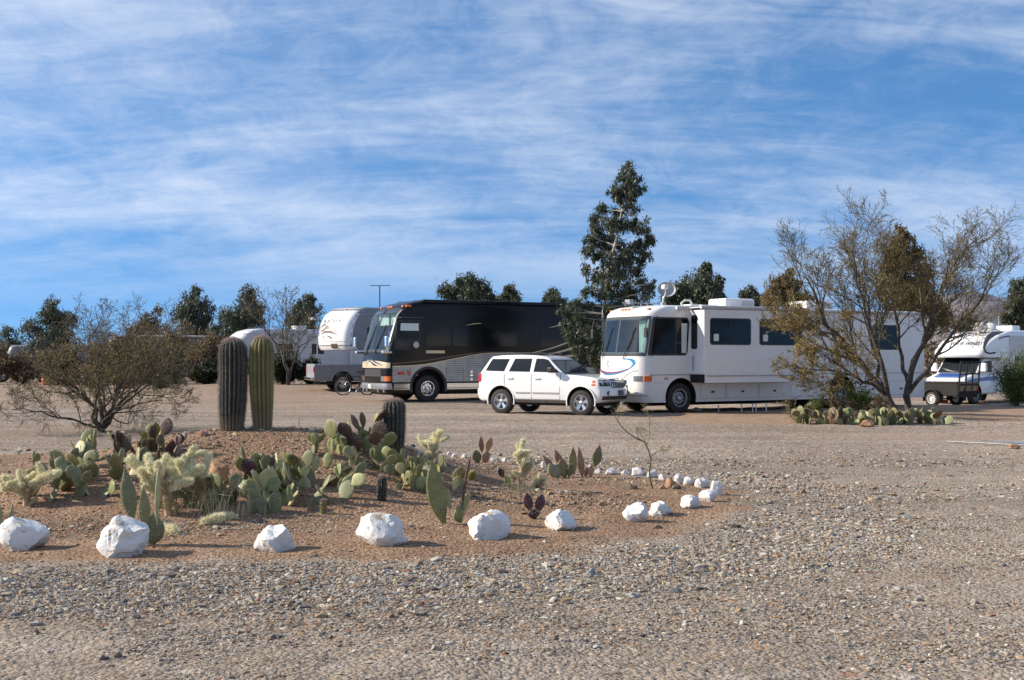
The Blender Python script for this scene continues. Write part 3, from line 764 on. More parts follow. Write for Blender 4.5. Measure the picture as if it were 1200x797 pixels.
    n_ = len(sw); c.strip(sw, [.02+.10*math.exp(-((i/n_-.72)/.13)**2)+.03*math.exp(-((i/n_-.2)/.15)**2) for i in range(n_)], .009).build('nose_swoosh', M['teal'], root)
    sw = curve_pts([(-.7,1.08),(-.2,1.0),(.3,1.04),(.75,1.25),(1.0,1.30)], 8)
    c.strip(sw, .015, .006).build('nose_swoosh', M['greyd'], root)
    em = [(-.42+.055*math.cos(a), 1.5+.10*math.sin(a)) for a in np.linspace(0, 2*PI, 20)]
    c.strip(em, .022, .008).build('nose_emblem', M['blued'], root)
    for k in (1, -1):
        c.front(k*.86, k*1.2, .98, 1.14, .012, 8, 3).build('headlight', M['lens'], root, smooth=40)
        c.front(k*1.205, k*1.243, .97, 1.15, .016, 6, 3).build('turn_signal', M['amber'], root, smooth=40)
        MB().box((1.38, k*(hw-.05), .98), (1.16, k*(hw+.012), 1.14), ch=.01).build('turn_signal', M['amber'], root)
    for y in (-1.0, -.17, 0, .17, 1.0): 
        p = c.Po(y, 3.17, 0); MB().box(p-Vector((.06,.05,.02)), p+Vector((.03,.05,.035)), ch=.012).build('clearance_lamp', M['amber'], root)
    c.front(-.6, .6, .62, .86, .008, 16, 2).build('grille', M['seam'], root)
    c.front(-1.2, 1.2, .54, .565, .01, 30, 1).build('bumper_line', M['lseam'], root)
    # mirrors
    for k in (1, -1):
        m_ = MB().tube([(1.2, k*1.2, 2.95), (1.42, k*1.42, 2.9), (1.46, k*1.45, 2.6)], .02, 8); a = m_.build('mirror', M['satin'], root)
        MB().box((1.43, k*1.38, 2.3), (1.49, k*1.52, 2.6), ch=.02).build('mirror_head', M['satin'], a)
    # awning along the roof edge and roof gear
    MB().tube([(.2, hw+.045, 3.22), (-.1, hw+.055, 3.23), (-10.3, hw+.055, 3.23)], .055, 12).build('awning_roll', M['canvas'], root, smooth=60)
    x, z = ps.side(857, 352, -1.25)
    for xx in (x, ps.side(950, 352, -1.25)[0]):
        ac = MB().box((xx+.62, -.45, 3.30), (xx-.62, .45, 3.62), ch=.07).build('air_conditioner', M['white'], root)
        g = MB()
        for i in range(7): g.box((xx-.05, .447, 3.38+.026*i), (xx-.55, .457, 3.39+.026*i))
        g.build('louvres', M['lseam'], ac)
    for px_ in (815,): 
        x, z = ps.side(px_, 352, -1.0); MB().box((x+.25,-.1,3.3),(x-.25,.3,3.40),ch=.03).build('roof_vent', M['white'], root)
    x, z = ps.side(829, 352, -1.0); MB().box((x+.4,.1,3.3),(x-.3,.5,3.38),ch=.03).build('roof_vent', M['offwhite'], root)
    x, z = ps.side(801, 352, -.9)
    an = MB().tube([(x,.3,3.3),(x+.05,.3,3.42),(x-.1,.3,3.52),(x-.3,.3,3.52),(x-.38,.3,3.4)], .035, 8).build('roof_aerial', M['offwhite'], root)
    rk = MB()
    xa = ps.side(745, 352, -.6)[0]
    for dx in (0, -.3, -.6, -.85): rk.tube([(xa+dx, .1, 3.3), (xa+dx, .1, 3.42)], .02, 6)
    rk.tube([(xa+.1, .1, 3.4), (xa-1.4, .1, 3.4)], .015, 6); rk.box((xa-.05,.0,3.36),(xa-.2,.25,3.5)); rk.build('roof_rack', M['steel'], root)
    # satellite dish on the roof
    x, z = ps.side(777, 350, -1.0)
    ds = MB().tube([(x,.25,3.3),(x,.25,3.42)], .09, 12).tube([(x,.25,3.4),(x-.02,.25,3.58),(x-.1,.28,3.8)], .035, 8); d_ = ds.build('satellite_dish', M['steel'], root)
    rd = MB(); nn = 28; v = []
    for i in range(7):
        r_ = .25*i/6
        for j in range(nn): v.append((r_*1.15*math.cos(2*PI*j/nn), r_*math.sin(2*PI*j/nn), .12*(r_/.25)**2))
    rd.add(v, [(i*nn+j, i*nn+(j+1)%nn, (i+1)*nn+(j+1)%nn, (i+1)*nn+j) for i in range(6) for j in range(nn)]); v2 = [(a, b, c_-.015) for a, b, c_ in v]
    rd.add(v2, [(i*nn+j, (i+1)*nn+j, (i+1)*nn+(j+1)%nn, i*nn+(j+1)%nn) for i in range(6) for j in range(nn)])
    dish = rd.build('reflector', M['lseam'], d_, loc=(x-.10, .28, 3.80)); w_ = Vector((.45, .87, .35))
    dish.rotation_euler = w_.to_track_quat('Z', 'Y').to_euler()
    ar = MB().tube([(x, .3, 3.6), (x+.2, .65, 3.7), (x+.24, .7, 3.85)], .018, 6).box((x+.16,.6,3.82),(x+.34,.78,3.96),ch=.03).build('feed_arm', M['offwhite'], d_)
    return root, ps
def arch_lip(x, z, r, y, n=24, w=.05, th=.02):
    v = []; k = 1 if y > 0 else -1
    for i in range(n+1):
        a = PI*i/n*1.16-.08*PI
        for rr in (r-.004, r+w):
            for dy in (-.01*k, th*k): v.append((x+rr*math.cos(a), y+dy, z+rr*math.sin(a)))
    f = []
    for i in range(n):
        a = i*4; b = a+4; f += [(a,b,b+1,a+1),(a+1,b+1,b+3,a+3),(a+2,a+3,b+3,b+2),(a,a+2,b+2,b)]
    f += [(0,1,3,2),(n*4,n*4+2,n*4+3,n*4+1)]
    return v, f
rv, rvps = make_motorhome()

# ------------------------------------------------------------------ black coach conversion
def make_coach():
    hw = 1.3; ps = Pose(502, 45.75, 29.5, hw)
    root = thing('coach', 'black luxury coach with corrugated silver lower flank and gold swoosh, parked behind the white car', 'coach', ps.loc, ps.rz)
    xr = -10.0; xf = 1.78
    c = Coach(hw, .36, [(.36,-.06),(.55,0),(1.4,0),(1.95,-.05),(3.3,-.42),(3.6,-.68),(3.78,-1.0),(3.88,-1.4),(3.93,-2.0)],
              [(.36,.02),(.6,0),(2.0,0),(3.4,.06),(3.75,.12),(3.86,.2),(3.93,.36)], xf, xr, rc=.22, bow=.10)
    body = c.body([.36,.5,.62,1.2,1.4,1.95,2.3,2.9,3.3,3.45,3.6,3.7,3.78,3.83,3.88,3.91,3.93], None).build('body', M['black'], root, smooth=40)
    wz = .51; xw = -6.6
    cuts = [cutter(MB().lathe([(.70,.9*k),(.70,1.5*k)], n=48, o=(x,0,wz+.06)), root, M['under']) for k in (1,-1) for x in (0, xw)]
    cuts.append(cutter(MB().box((.5,-1.12,1.98),(2.4,1.12,3.42)), root, M['cabin']))
    apply_bool(body, cuts)
    body.data.polygons.foreach_set('use_smooth', np.ones(len(body.data.polygons), bool)); body.data.set_sharp_from_angle(angle=R(40))
    MB().box((1.4,-1.0,.38),(xr+.3,1.0,.28)).tube([(0,-1.1,wz),(0,1.1,wz)],.06).tube([(xw,-1.1,wz),(xw,1.1,wz)],.06).build('chassis', M['under'], root)
    for k in (1,-1):
        wheel(root, (0,k*1.1,wz), wz, .30, 'chrome', k, rimr=.56); wheel(root, (xw,k*1.1,wz), wz, .30, 'chrome', k, rimr=.56)
        for x in (0, xw): MB().add(*arch_lip(x, wz+.06, .70, k*hw, w=.09, th=.035)).build('wheel_arch_trim', M['satin'], root)
    # split windscreen
    fr = MB()
    for (a,b,z0,z1) in ((-1.22,1.22,1.9,2.0),(-1.2,1.2,3.40,3.62),(-.045,.045,2.0,3.40),(-1.24,-1.1,2.0,3.4),(1.1,1.24,2.0,3.4)):
        q = c.front(a,b,z0,z1,.006,30,4)
        for v,l,t,m_,cc in zip(q.V,q.L,q.T,q.M,q.C): fr.add(v,l.reshape(-1,4))
    wf = fr.build('windscreen', M['satin'], root, smooth=40)
    c.front(-1.17,-.03,1.96,3.5,.012,24,8,th=.006).build('pane', M['clear'], wf, smooth=40); c.front(.03,1.17,1.96,3.5,.012,24,8,th=.006).build('pane', M['clear'], wf, smooth=40)
    for k in (1,-1): c.front(k*.03+ (0 if k>0 else 0),k*.05,2.0,3.55,.02,2,8).build('windscreen_bar', M['satin'], root)
    c.front(1.12,1.17,2.3,3.5,.02,2,10).build('windscreen_trim', M['silver'], root)
    MB().box((.4,-1.1,1.9),(1.3,1.1,2.0),ch=.03).build('dashboard', M['cabin'], root)
    for y in (.65,-.65):
        MB().box((.75,y-.3,1.9),(.6,y+.3,2.75),ch=.06).build('cab_seat', M['cabin_blue'], root)
    v = [];n=30
    for y0 in (.1,-1.08):
        mb = MB(); v=[]
        for i in range(n+1):
            for z in (2.95,3.4): v.append((1.03-.015*math.sin(i*1.7)- (.0), y0+.98*i/n, z))
        mb.add(v,[(2*i,2*i+2,2*i+3,2*i+1) for i in range(n)]).build('sun_blind', M['curtain'], root)
    MB().box((.58,-1.1,2.0),(.54,1.1,3.4)).build('cab_curtain', M['tansoft'], root)
    for yb in (.25,-.65):
        MB().tube([c.Po(yb,1.85,.03),c.Po(yb+.06,2.1,.05),c.Po(yb+.28,2.6,.04)],[.018,.016,.01],6).tube([c.Po(yb+.1,2.05,.035),c.Po(yb+.4,2.95,.035)],.014,5).build('wiper', M['satin'], root)
    # nose
    def sh(a,b):
        y = -1.27+2.54*a; top = 1.5+.10*math.sin(a*PI)*(1 if a<.5 else .8); return y, 1.30+(top-1.30)*b
    c.front(0,0,0,0,.007,40,4,shape=sh).build('nose_band', M['gold'], root, smooth=40)
    for pts, w in (([(-.9,1.45),(-.4,1.62),(.1,1.44),(.45,1.38)],.05),([(-.65,1.36),(-.3,1.56),(.0,1.5),(.6,1.36)],.035),([(-.3,1.7),(.15,1.56),(.9,1.40)],.05)):
        s_ = curve_pts(pts,8); c.strip(s_,[.01+w*math.sin(PI*i/len(s_)) for i in range(len(s_))],.012).build('nose_stripe', M['brownp'], root)
    g = c.front(-.78,.78,.98,1.25,.008,20,2).build('grille', M['seam'], root)
    for z in (1.03,1.09,1.15,1.21): c.front(-.76,.76,z,z+.018,.02,20,1).build('grille_bar', M['satin'], g)
    for k in (1,-1):
        hl = c.front(k*.80,k*1.08,.80,.99,.012,8,3).build('headlight', M['lens'], root, smooth=40)
        c.front(k*1.09,k*1.285,.80,.99,.016,10,3).build('turn_signal', M['amber'], root, smooth=40)
    c.front(-1.29,1.29,.50,.72,.05,40,3,th=.06).build('bumper', M['steel'], root, smooth=40)
    c.front(-.25,.08,.53,.68,.07,4,2,th=.02).build('number_plate', M['plate'], root)
    for y in (-1.0,-.55,.55,1.0): 
        p=c.Po(y,.43,0); MB().lathe([(.06,-.03),(.06,.05),(.001,.06)],axis='x',n=14,o=p[:]).build('fog_lamp', M['lens'], root)
    for y in (-1.02,-.18,0,.18,1.02):
        p=c.Po(y,3.64,0); MB().box(p-Vector((.07,.07,.02)),p+Vector((.03,.07,.05)),ch=.015).build('clearance_lamp', M['amber'], root)
    for k in (1,-1):
        MB().box((.9,k*(hw-.14),3.62),(.7,k*(hw-.03),3.70),ch=.01).build('clearance_lamp', M['amber'], root)
    # side: front of the near flank
    D = lambda x,y,z: (x, (abs(y)-c.ins(z))*(1 if y>0 else -1), z)
    def lens(pts): 
        out=[]; k=len(pts)
        for i in range(k):
            a,b=pts[i],pts[(i+1)%k]; 
            for j in range(3): out.append((a[0]+(b[0]-a[0])*j/3,a[1]+(b[1]-a[1])*j/3))
        return out
    for k in (1,-1):
        f = MB().prism(lens([(1.42,2.0),(1.3,3.12),(.30,3.12),(.30,2.35),(.65,2.28),(.85,1.98)]),k*(hw-.03),k*(hw+.006),D=D).build('cab_window', M['satin'], root)
        MB().prism(lens([(1.35,2.06),(1.24,3.04),(.36,3.04),(.36,2.42),(.72,2.35),(.92,2.06)]),k*(hw-.02),k*(hw+.014),D=D).build('pane', M['jglass'], f)
        MB().prism(lens([(1.16,2.72),(1.14,3.0),(.40,3.0),(.40,2.72)]),k*(hw+.016),k*(hw+.02),D=D).build('cab_blind', M['curtain'], f)
        # tinted saloon windows, same dark as the paint
        for xa,xb in ((.1,-.95),(-1.05,-1.75),(-2.4,-3.9),(-5.0,-6.6),(-7.4,-9.0)):
            win(root, rrect(xa,2.15,xb,2.85,.06), hw, k, D=D, gm=M['cglass'], fm=M['black'], frame=.02)
        MB().box((.1,k*(hw-.01),1.86),(-.7,k*(hw+.012),1.97),ch=.004).build('flank_nameplate', M['gold'], root)
        # corrugated silver panel
        wave = curve_pts([(1.5,1.36),(.8,1.38),(.0,1.45),(-1.2,1.66),(-2.6,1.86),(-4.2,1.80),(-5.6,1.5),(-7.5,1.25),(-9.6,1.15)],6)
        for xa,xb in ((1.5,.74),(-.74,xw+.74),(xw-.74,-9.6)):
            zt = lambda x: np.interp(-x,[-p[0] for p in wave],[p[1] for p in wave])
            xs=[xa+(xb-xa)*i/24 for i in range(25)]
            # corrugations: shallow ribs
            nz=13; mb=MB(); v=[]
            for x in xs:
                t=zt(x)
                for j in range(nz*4+1):
                    z=.76+(1.9-.76)*j/(nz*4); z=min(z,t); v.append((x,k*(hw+.008+.016*(1 if (j%4) in (1,2) else 0)),z))
            m_=nz*4+1
            mb.add(v,[(i*m_+j,i*m_+j+1,(i+1)*m_+j+1,(i+1)*m_+j) for i in range(24) for j in range(m_-1)])
            mb.box((xa,k*(hw-.01),.76),(xb,k*(hw+.007),1.1))
            mb.build('flank_panel', M['silver'], root)
        zt = lambda x: np.interp(-x,[-p[0] for p in wave],[p[1] for p in wave])
        for cxx in (0,xw):    # panel closing the space over the arches
            v=[];nn=24
            for i in range(nn+1):
                x=cxx+.74-1.48*i/nn; zz=wz+.06+math.sqrt(max(0,.755**2-(x-cxx)**2)); 
                v+= [(x,k*(hw+.012),max(zz,.76)),(x,k*(hw+.012),zt(x)),(x,k*(hw-.01),max(zz,.76)),(x,k*(hw-.01),zt(x))]
            MB().add(v,[(4*i,4*i+1,4*i+5,4*i+4) for i in range(nn)]+[(4*i+2,4*i+6,4*i+7,4*i+3) for i in range(nn)]).build('flank_panel', M['silver'], root)
        side_strip(wave,.05,k*(hw+.01),k*(hw+.022)).build('flank_stripe', M['gold'], root)
        w2=[(x,z+.10+.05*math.sin(i/6)) for i,(x,z) in enumerate(wave)]
        side_strip(w2,.04,k*(hw-.004),k*(hw+.010)).build('flank_stripe', M['brownp'], root)
        for pts,w in (([(-4.4,1.85),(-5.6,2.1),(-6.8,2.5),(-8.0,3.0)],.05),([(-4.8,1.7),(-6.2,2.0),(-7.4,2.35),(-9,3.0)],.09),([(-5.4,2.9),(-6.4,3.1),(-7.8,3.15)],.04),([(-5.2,1.62),(-6.6,1.8),(-8.4,2.2)],.10),([(-1.6,2.95),(-2.0,3.02),(-2.3,3.04)],.02)):
            s_=curve_pts(pts,8); side_strip(s_,[.008+w*math.sin(PI*i/len(s_)) for i in range(len(s_))],k*(hw-.07),k*(hw+.010)).build('flank_stripe', M['gold'], root)
        for xa,xb in ((1.45,.74),(-.74,xw+.74),(xw-.74,-9.7)):
            MB().box((xa,k*(hw-.01),.47),(xb,k*(hw+.03),.53)).box((xa,k*(hw-.01),.54),(xb,k*(hw+.022),.66)).box((xa,k*(hw-.01),.67),(xb,k*(hw+.03),.70)).build('rub_rail', M['chrome'], root)
            MB().box((xa,k*(hw-.01),.705),(xb,k*(hw+.02),.75)).build('rub_strip', M['satin'], root)
        for xx,ss,mm in ((1.15,.12,'red'),(.55,.04,'red'),(.15,.06,'red')):
            if xx==.15: MB().box((.88,k*(hw+.01),1.02),(.78,k*(hw+.03),1.22),ch=.008).build('marker_lamp', M['red'], root)
            else: MB().prism(rrect(xx-.14,1.05,xx+.14,1.05+ss,.018) if ss>.1 else rrect(xx-.09,1.0,xx+.09,1.06,.015),k*(hw+.01),k*(hw+.03)).build('badge', M['red'], root)
        for z in (.86,1.0,1.14): MB().prism([(-1.85+.07*math.cos(a),z+.05*math.sin(a)) for a in np.linspace(.4,5.2,9)],k*(hw+.01),k*(hw+.022)).build('badge', M['chrome'], root)
        MB().box((-2.2,k*(hw+.01),.84),(-2.42,k*(hw+.03),1.08),ch=.01).build('vent_grille', M['satin'], root)
        xs_=[.75,-.76,-1.5,-2.9,-4.2,-5.4]
        for x in xs_: MB().box((x,k*(hw+.008),.77),(x-.012,k*(hw+.02),1.35)).build('locker_gap', M['seam'], root)
        # mirror with chrome arm
        a=MB().tube([(1.45,k*1.26,1.92),(1.75,k*1.5,1.95),(1.85,k*1.52,2.1)],.03,8).build('mirror', M['chrome'], root)
        MB().box((1.78,k*1.44,2.08),(1.92,k*1.64,2.5),ch=.05).build('mirror_head', M['chrome'], a)
        MB().box((1.55,k*1.20,1.84),(1.95,k*1.42,1.95),ch=.045).build('mirror_foot', M['chrome'], a)
        MB().lathe([(.13,k*.0),(.13,k*.03),(.11,k*.035),(.001,k*.036)],axis='y',n=20,o=(.52,k*(hw-.005),2.18)).build('round_vent', M['lens'], root)
        MB().tube([(1.3,k*(hw-.07),3.22),(.2,k*(hw-.07),3.22)],.02,6).build('gutter', M['steel'], root)
        MB().box((.2,k*(hw-.28),3.80),(-9.4,k*(hw-.10),3.93),ch=.03).build('awning_case', M['black'], root)
    for y in (.45,-.45):
        MB().tube([(-.55,y,3.92),(.25,y,3.86)],.05,8).build('roof_rib', M['black'], root)
    return root, ps
coach, cops = make_coach()

# ------------------------------------------------------------------ white car
def make_car():
    th = R(-31); c_, s_ = math.cos(th), math.sin(th)
    g1 = Vector(((682-CX)/F*34.75, 34.75, 0))       # near front wheel contact
    wb = 2.72
    # local (wb,-.80) must land on g1
    lx, ly = wb, -.84
    loc = g1-Vector((lx*c_-ly*s_, lx*s_+ly*c_, 0))
    root = thing('car', 'white four-door off-road estate car parked between the black coach and the white motorhome', 'car', loc, th)
    hwb = .93
    def D(x, y, z):
        a = abs(y)/hwb; k = 1
        if z > 1.2: k -= .24*min(1, (z-1.2)/.56)**1.1
        if z < .62: k -= .03*(.62-z)/.25
        if z > .95 and x > 1.9: k -= .05*min(1, (z-.95)/.15)
        t = max(0, min(1, (x-2.5)/1.1)); x2 = x-.26*a**3*t*t; k -= .06*t*t
        t = max(0, min(1, (-.4-x)/.6)); x2 = x2+.15*a**3*t; k -= .04*t
        return (x2, y*k, z)
    low = [(-.93,.44),(-1.0,.60),(-1.0,.72),(-.93,.80),(-.95,1.10),(-.90,1.22),(2.12,1.22),(2.2,1.20),(2.6,1.175),(3.1,1.125),(3.36,1.07),(3.46,1.0),(3.50,.82),(3.56,.78),(3.58,.60),(3.5,.46),(3.3,.38),(-.8,.38)]
    bm = slab(low, hwb, .05, cx=[-.6,-.3,0,.4,.8,1.2,1.6,2.0,2.4,2.6,2.8,3.0,3.2,3.35], cy=[-.75,-.5,-.25,0,.25,.5,.75], cz=[.5,.62,.8,.95,1.1], D=D)
    body = MB().bm(bm).build('body', M['jeepwhite'], root, smooth=38)
    r = .375
    cuts = [cutter(MB().lathe([(.455,.55*k),(.455,1.2*k)],n=48,o=(x,0,r+.03)), root, M['under']) for k in (1,-1) for x in (0,wb)]
    apply_bool(body, cuts)
    body.data.polygons.foreach_set('use_smooth', np.ones(len(body.data.polygons), bool)); body.data.set_sharp_from_angle(angle=R(38))
    gh = [(-.90,1.20),(-.80,1.30),(-.52,1.66),(-.42,1.73),(-.1,1.765),(.6,1.78),(1.1,1.765),(1.42,1.72),(1.58,1.66),(2.16,1.20)]
    MB().bm(slab(gh, hwb-.012, .04, cx=[-.5,-.2,.2,.6,1,1.4,1.7], cy=[-.6,-.3,0,.3,.6], cz=[1.3,1.4,1.5,1.6], D=D)).build('cabin', M['jeepwhite'], root, smooth=38)
    MB().box((-.75,-.7,.42),(3.2,.7,.28)).tube([(0,-.8,r),(0,.8,r)],.05).tube([(wb,-.8,r),(wb,.8,r)],.04).tube([(-.5,-.45,.33),(-.5,.45,.33)],.11,12).build('underbody', M['under'], root)
    for k in (1,-1):
        for x in (0, wb):
            wheel(root, (x,k*.80,r), r, .235, 'alloy', k, spokes=5, rimr=.62)
            MB().add(*arch_lip(x, r+.03, .455, k*(hwb-.012), w=.03, th=.018)).build('wheel_arch_trim', M['jeepwhite'], root)
        def sub(pts, n=5):
            out=[]
            for i in range(len(pts)):
                a,b=pts[i],pts[(i+1)%len(pts)]
                for j in range(n): out.append((a[0]+(b[0]-a[0])*j/n,a[1]+(b[1]-a[1])*j/n))
            return out
        hs = hwb-.012
        for pts in ([(-.66,1.30),(.10,1.28),(.22,1.66),(-.40,1.66)],[(.26,1.28),(1.0,1.27),(1.0,1.67),(.40,1.67)]):
            f = MB().prism(sub(pts),k*(hs-.02),k*(hs+.004),D=D).build('side_window', M['seam'], root)
            cx=sum(p[0] for p in pts)/4; cz=sum(p[1] for p in pts)/4
            MB().prism(sub([(cx+(x-cx)*.94,cz+(z-cz)*.9) for x,z in pts]),k*(hs-.01),k*(hs+.010),D=D).build('pane', M['jglass'], f)
        pts=[(1.12,1.27),(1.98,1.26),(1.56,1.63),(1.40,1.67),(1.14,1.67)]
        f = MB().prism(sub(pts),k*(hs-.02),k*(hs+.004),D=D).build('side_window', M['seam'], root)
        cx,cz=1.42,1.46
        MB().prism(sub([(cx+(x-cx)*.94,cz+(z-cz)*.9) for x,z in pts]),k*(hs-.01),k*(hs+.010),D=D).build('pane', M['jglass'], f)
        # doors: shut lines, handles, moulding
        for (xa,xb) in ((1.06,2.02),(.12,1.04)):
            g=MB(); y0,y1=k*(hwb-.03),k*(hwb+.0035)
            lines=[(xb,.46,xb+.012,1.2),(xa,.46 if xa>1 else .80,xa+.012,1.2),(xa,.46,xb,.47)] if xa>1 else [(xa+.30,.47,xa+.31,.62),(xa,.80,xa+.012,1.2),(xa+.31,.46,xb,.47)]
            for x0,z0,x1,z1 in lines: g.prism(sub([(x0,z0),(x1,z0),(x1,z1),(x0,z1)],4),y0,y1,D=D)
            if xa<1: g.prism(sub([(xa,.80),(xa+.012,.80),(xa+.31,.62),(xa+.30,.62)],4),y0,y1,D=D)
            dr=g.build('door', M['seam'], root)
            hx=xa+.10 if xa<1 else xa+.10
            MB().prism(sub(rrect(hx,1.065,hx+.2,1.10,.015,2),1),k*(hwb-.01),k*(hwb+.035),D=D).build('handle', M['jeepwhite'], dr)
            MB().prism(sub(rrect(xa+(.40 if xa<1 else .03),.635,xb-.03,.675,.015,2),2),k*(hwb-.02),k*(hwb+.02),D=D).build('side_moulding', M['lseam'], dr)
        MB().prism(sub([(.50,.36),(2.22,.36),(2.26,.45),(.44,.45)],6),k*(hwb-.06),k*(hwb+.012),D=D).build('sill_cladding', M['satin'], root)
        MB().box((-.42,k*.70,.28),(-.47,k*.88,.55)).build('mud_flap', M['satin'], root)
        MB().prism(sub([(-.985,.95),(-.82,.97),(-.80,1.20),(-.93,1.25)],3),k*(hwb-.18),k*(hwb+.006),D=D).build('tail_lamp', M['red'], root)
        m_=MB().box((1.80,k*(hwb-.03),1.28),(1.88,k*(hwb+.05),1.36),ch=.01).box((1.72,k*(hwb+.02),1.25),(1.90,k*(hwb+.22),1.42),ch=.04).build('door_mirror', M['satin'], root)
        MB().tube([D(-.2,k*.62,1.82),D(0,k*.62,1.84),D(1.2,k*.62,1.83),D(1.35,k*.62,1.79)],.016,6).build('roof_rail', M['satin'], root)
        # nose lamps
        hx=lambda x,y,z:D(x,y,z)
        def fp(y0,y1,z0,z1,x0,x1,n=8):
            mb=MB();v=[]
            for z in (z0,(z0+z1)/2,z1):
                for i in range(n+1):
                    y=y0+(y1-y0)*i/n
                    v.append(D(x1(z),y,z))
            for z in (z0,(z0+z1)/2,z1):
                for i in range(n+1):
                    y=y0+(y1-y0)*i/n; v.append(D(x0(z),y,z))
            K=3*(n+1); m1=n+1
            f=[(i*m1+j,i*m1+j+1,(i+1)*m1+j+1,(i+1)*m1+j) for i in range(2) for j in range(n)]
            f+=[(K+a,K+b,K+c2,K+d2)[::-1] for a,b,c2,d2 in f]
            per=[j for j in range(n)]+[i*m1+n for i in range(2)]+[2*m1+j for j in range(n,0,-1)]+[i*m1 for i in range(2,0,-1)]
            f+=[(per[a],per[(a+1)%len(per)],K+per[(a+1)%len(per)],K+per[a]) for a in range(len(per))]
            return mb.add(v,f)
        xfz=lambda z: float(np.interp(z,[.46,.6,.78,.82,1.0,1.07],[3.5,3.58,3.56,3.50,3.46,3.36]))
        hl=fp(k*.50,k*.90,.87,1.05,lambda z:xfz(z)-.02,lambda z:xfz(z)+.012).build('headlight', M['seam'], root)
        for yy in (.60,.78):
            p=Vector(D(xfz(.96)+.016,k*yy,.96)); MB().lathe([(.078,-.03),(.078,.012),(.06,.02),(.001,.026)],axis='x',n=22,o=p[:]).build('lamp_lens', M['lens'], hl)
        MB().prism(sub([(3.16,.88),(3.34,.88),(3.32,1.04),(3.20,1.04)],3),k*(hwb-.05),k*(hwb+.006),D=D).build('turn_signal', M['amber'], root)
        p=Vector(D(3.57,k*.66,.66)); MB().lathe([(.065,-.03),(.065,.012),(.05,.0),(.001,.004)],axis='x',n=20,o=p[:]).build('fog_lamp', M['satin'], root)
    gr=fp(-.44,.44,.83,1.06,lambda z:xfz(z)-.02,lambda z:xfz(z)+.024).build('grille', M['seam'], root)
    for i in range(8):
        y=-.42+.84*i/7; fp(y-.014,y+.014,.84,1.06,lambda z:xfz(z)-.01,lambda z:xfz(z)+.036,2).build('grille_bar', M['chrome'], gr)
    fp(-.46,.46,1.05,1.085,lambda z:xfz(z)-.03,lambda z:xfz(z)+.03,12).build('grille_top', M['chrome'], root)
    fp(-.86,.86,.47,.58,lambda z:xfz(z)-.02,lambda z:xfz(z)+.02,14).build('lower_grille', M['satin'], root)
    fp(-.20,.12,.60,.74,lambda z:xfz(z)-.02,lambda z:xfz(z)+.03,3).build('number_plate', M['greyd'], root)
    # windscreen, tailgate glass, bonnet lines
    def slant(x0,z0,x1,z1,y0,y1,o):
        v=[];n=10;nx=Vector((z0-z1,0,x1-x0)).normalized()*(-1 if (z0-z1)*1<0 else 1)
        if nx.z<0:nx=-nx
        for oo in (o,o-.03):
            for t in (0,.5,1):
                x=x0+(x1-x0)*t;z=z0+(z1-z0)*t;yy=y0+(y1-y0)*t
                for i in range(n+1):
                    p=Vector(D(x,-yy+2*yy*i/n,z))+nx*oo; v.append(p[:])
        m1=n+1;K=3*m1
        f=[(i*m1+j,i*m1+j+1,(i+1)*m1+j+1,(i+1)*m1+j) for i in range(2) for j in range(n)]
        f+=[tuple(K+q for q in reversed(t)) for t in f]
        per=[j for j in range(n)]+[i*m1+n for i in range(2)]+[2*m1+j for j in range(n,0,-1)]+[i*m1 for i in range(2,0,-1)]
        f+=[(per[a],per[(a+1)%len(per)],K+per[(a+1)%len(per)],K+per[a]) for a in range(len(per))]
        return MB().add(v,f)
    ws=slant(2.14,1.215,1.62,1.63,.86,.84,.004).build('windscreen', M['seam'], root)
    slant(2.09,1.25,1.66,1.60,.82,.80,.012).build('pane', M['jglass'], ws)
    for y in (-.5,.2): MB().tube([(2.12,y,1.26),(1.98,y+.35,1.36),(1.90,y+.5,1.43)],.01,5).build('wiper', M['satin'], root)
    tg=slant(-.82,1.31,-.56,1.62,.78,.78,.004).build('rear_window', M['seam'], root)
    slant(-.80,1.34,-.59,1.60,.72,.72,.012).build('pane', M['jglass'], tg)
    for x in (.25,1.0): MB().tube([D(x,-.62,1.82),D(x,0,1.84),D(x,.62,1.82)],.014,6).build('roof_bar', M['satin'], root)
    MB().box((1.0,-.3,1.768),(.4,.3,1.785)).build('sunroof', M['jglass'], root)
    return root
car = make_car()
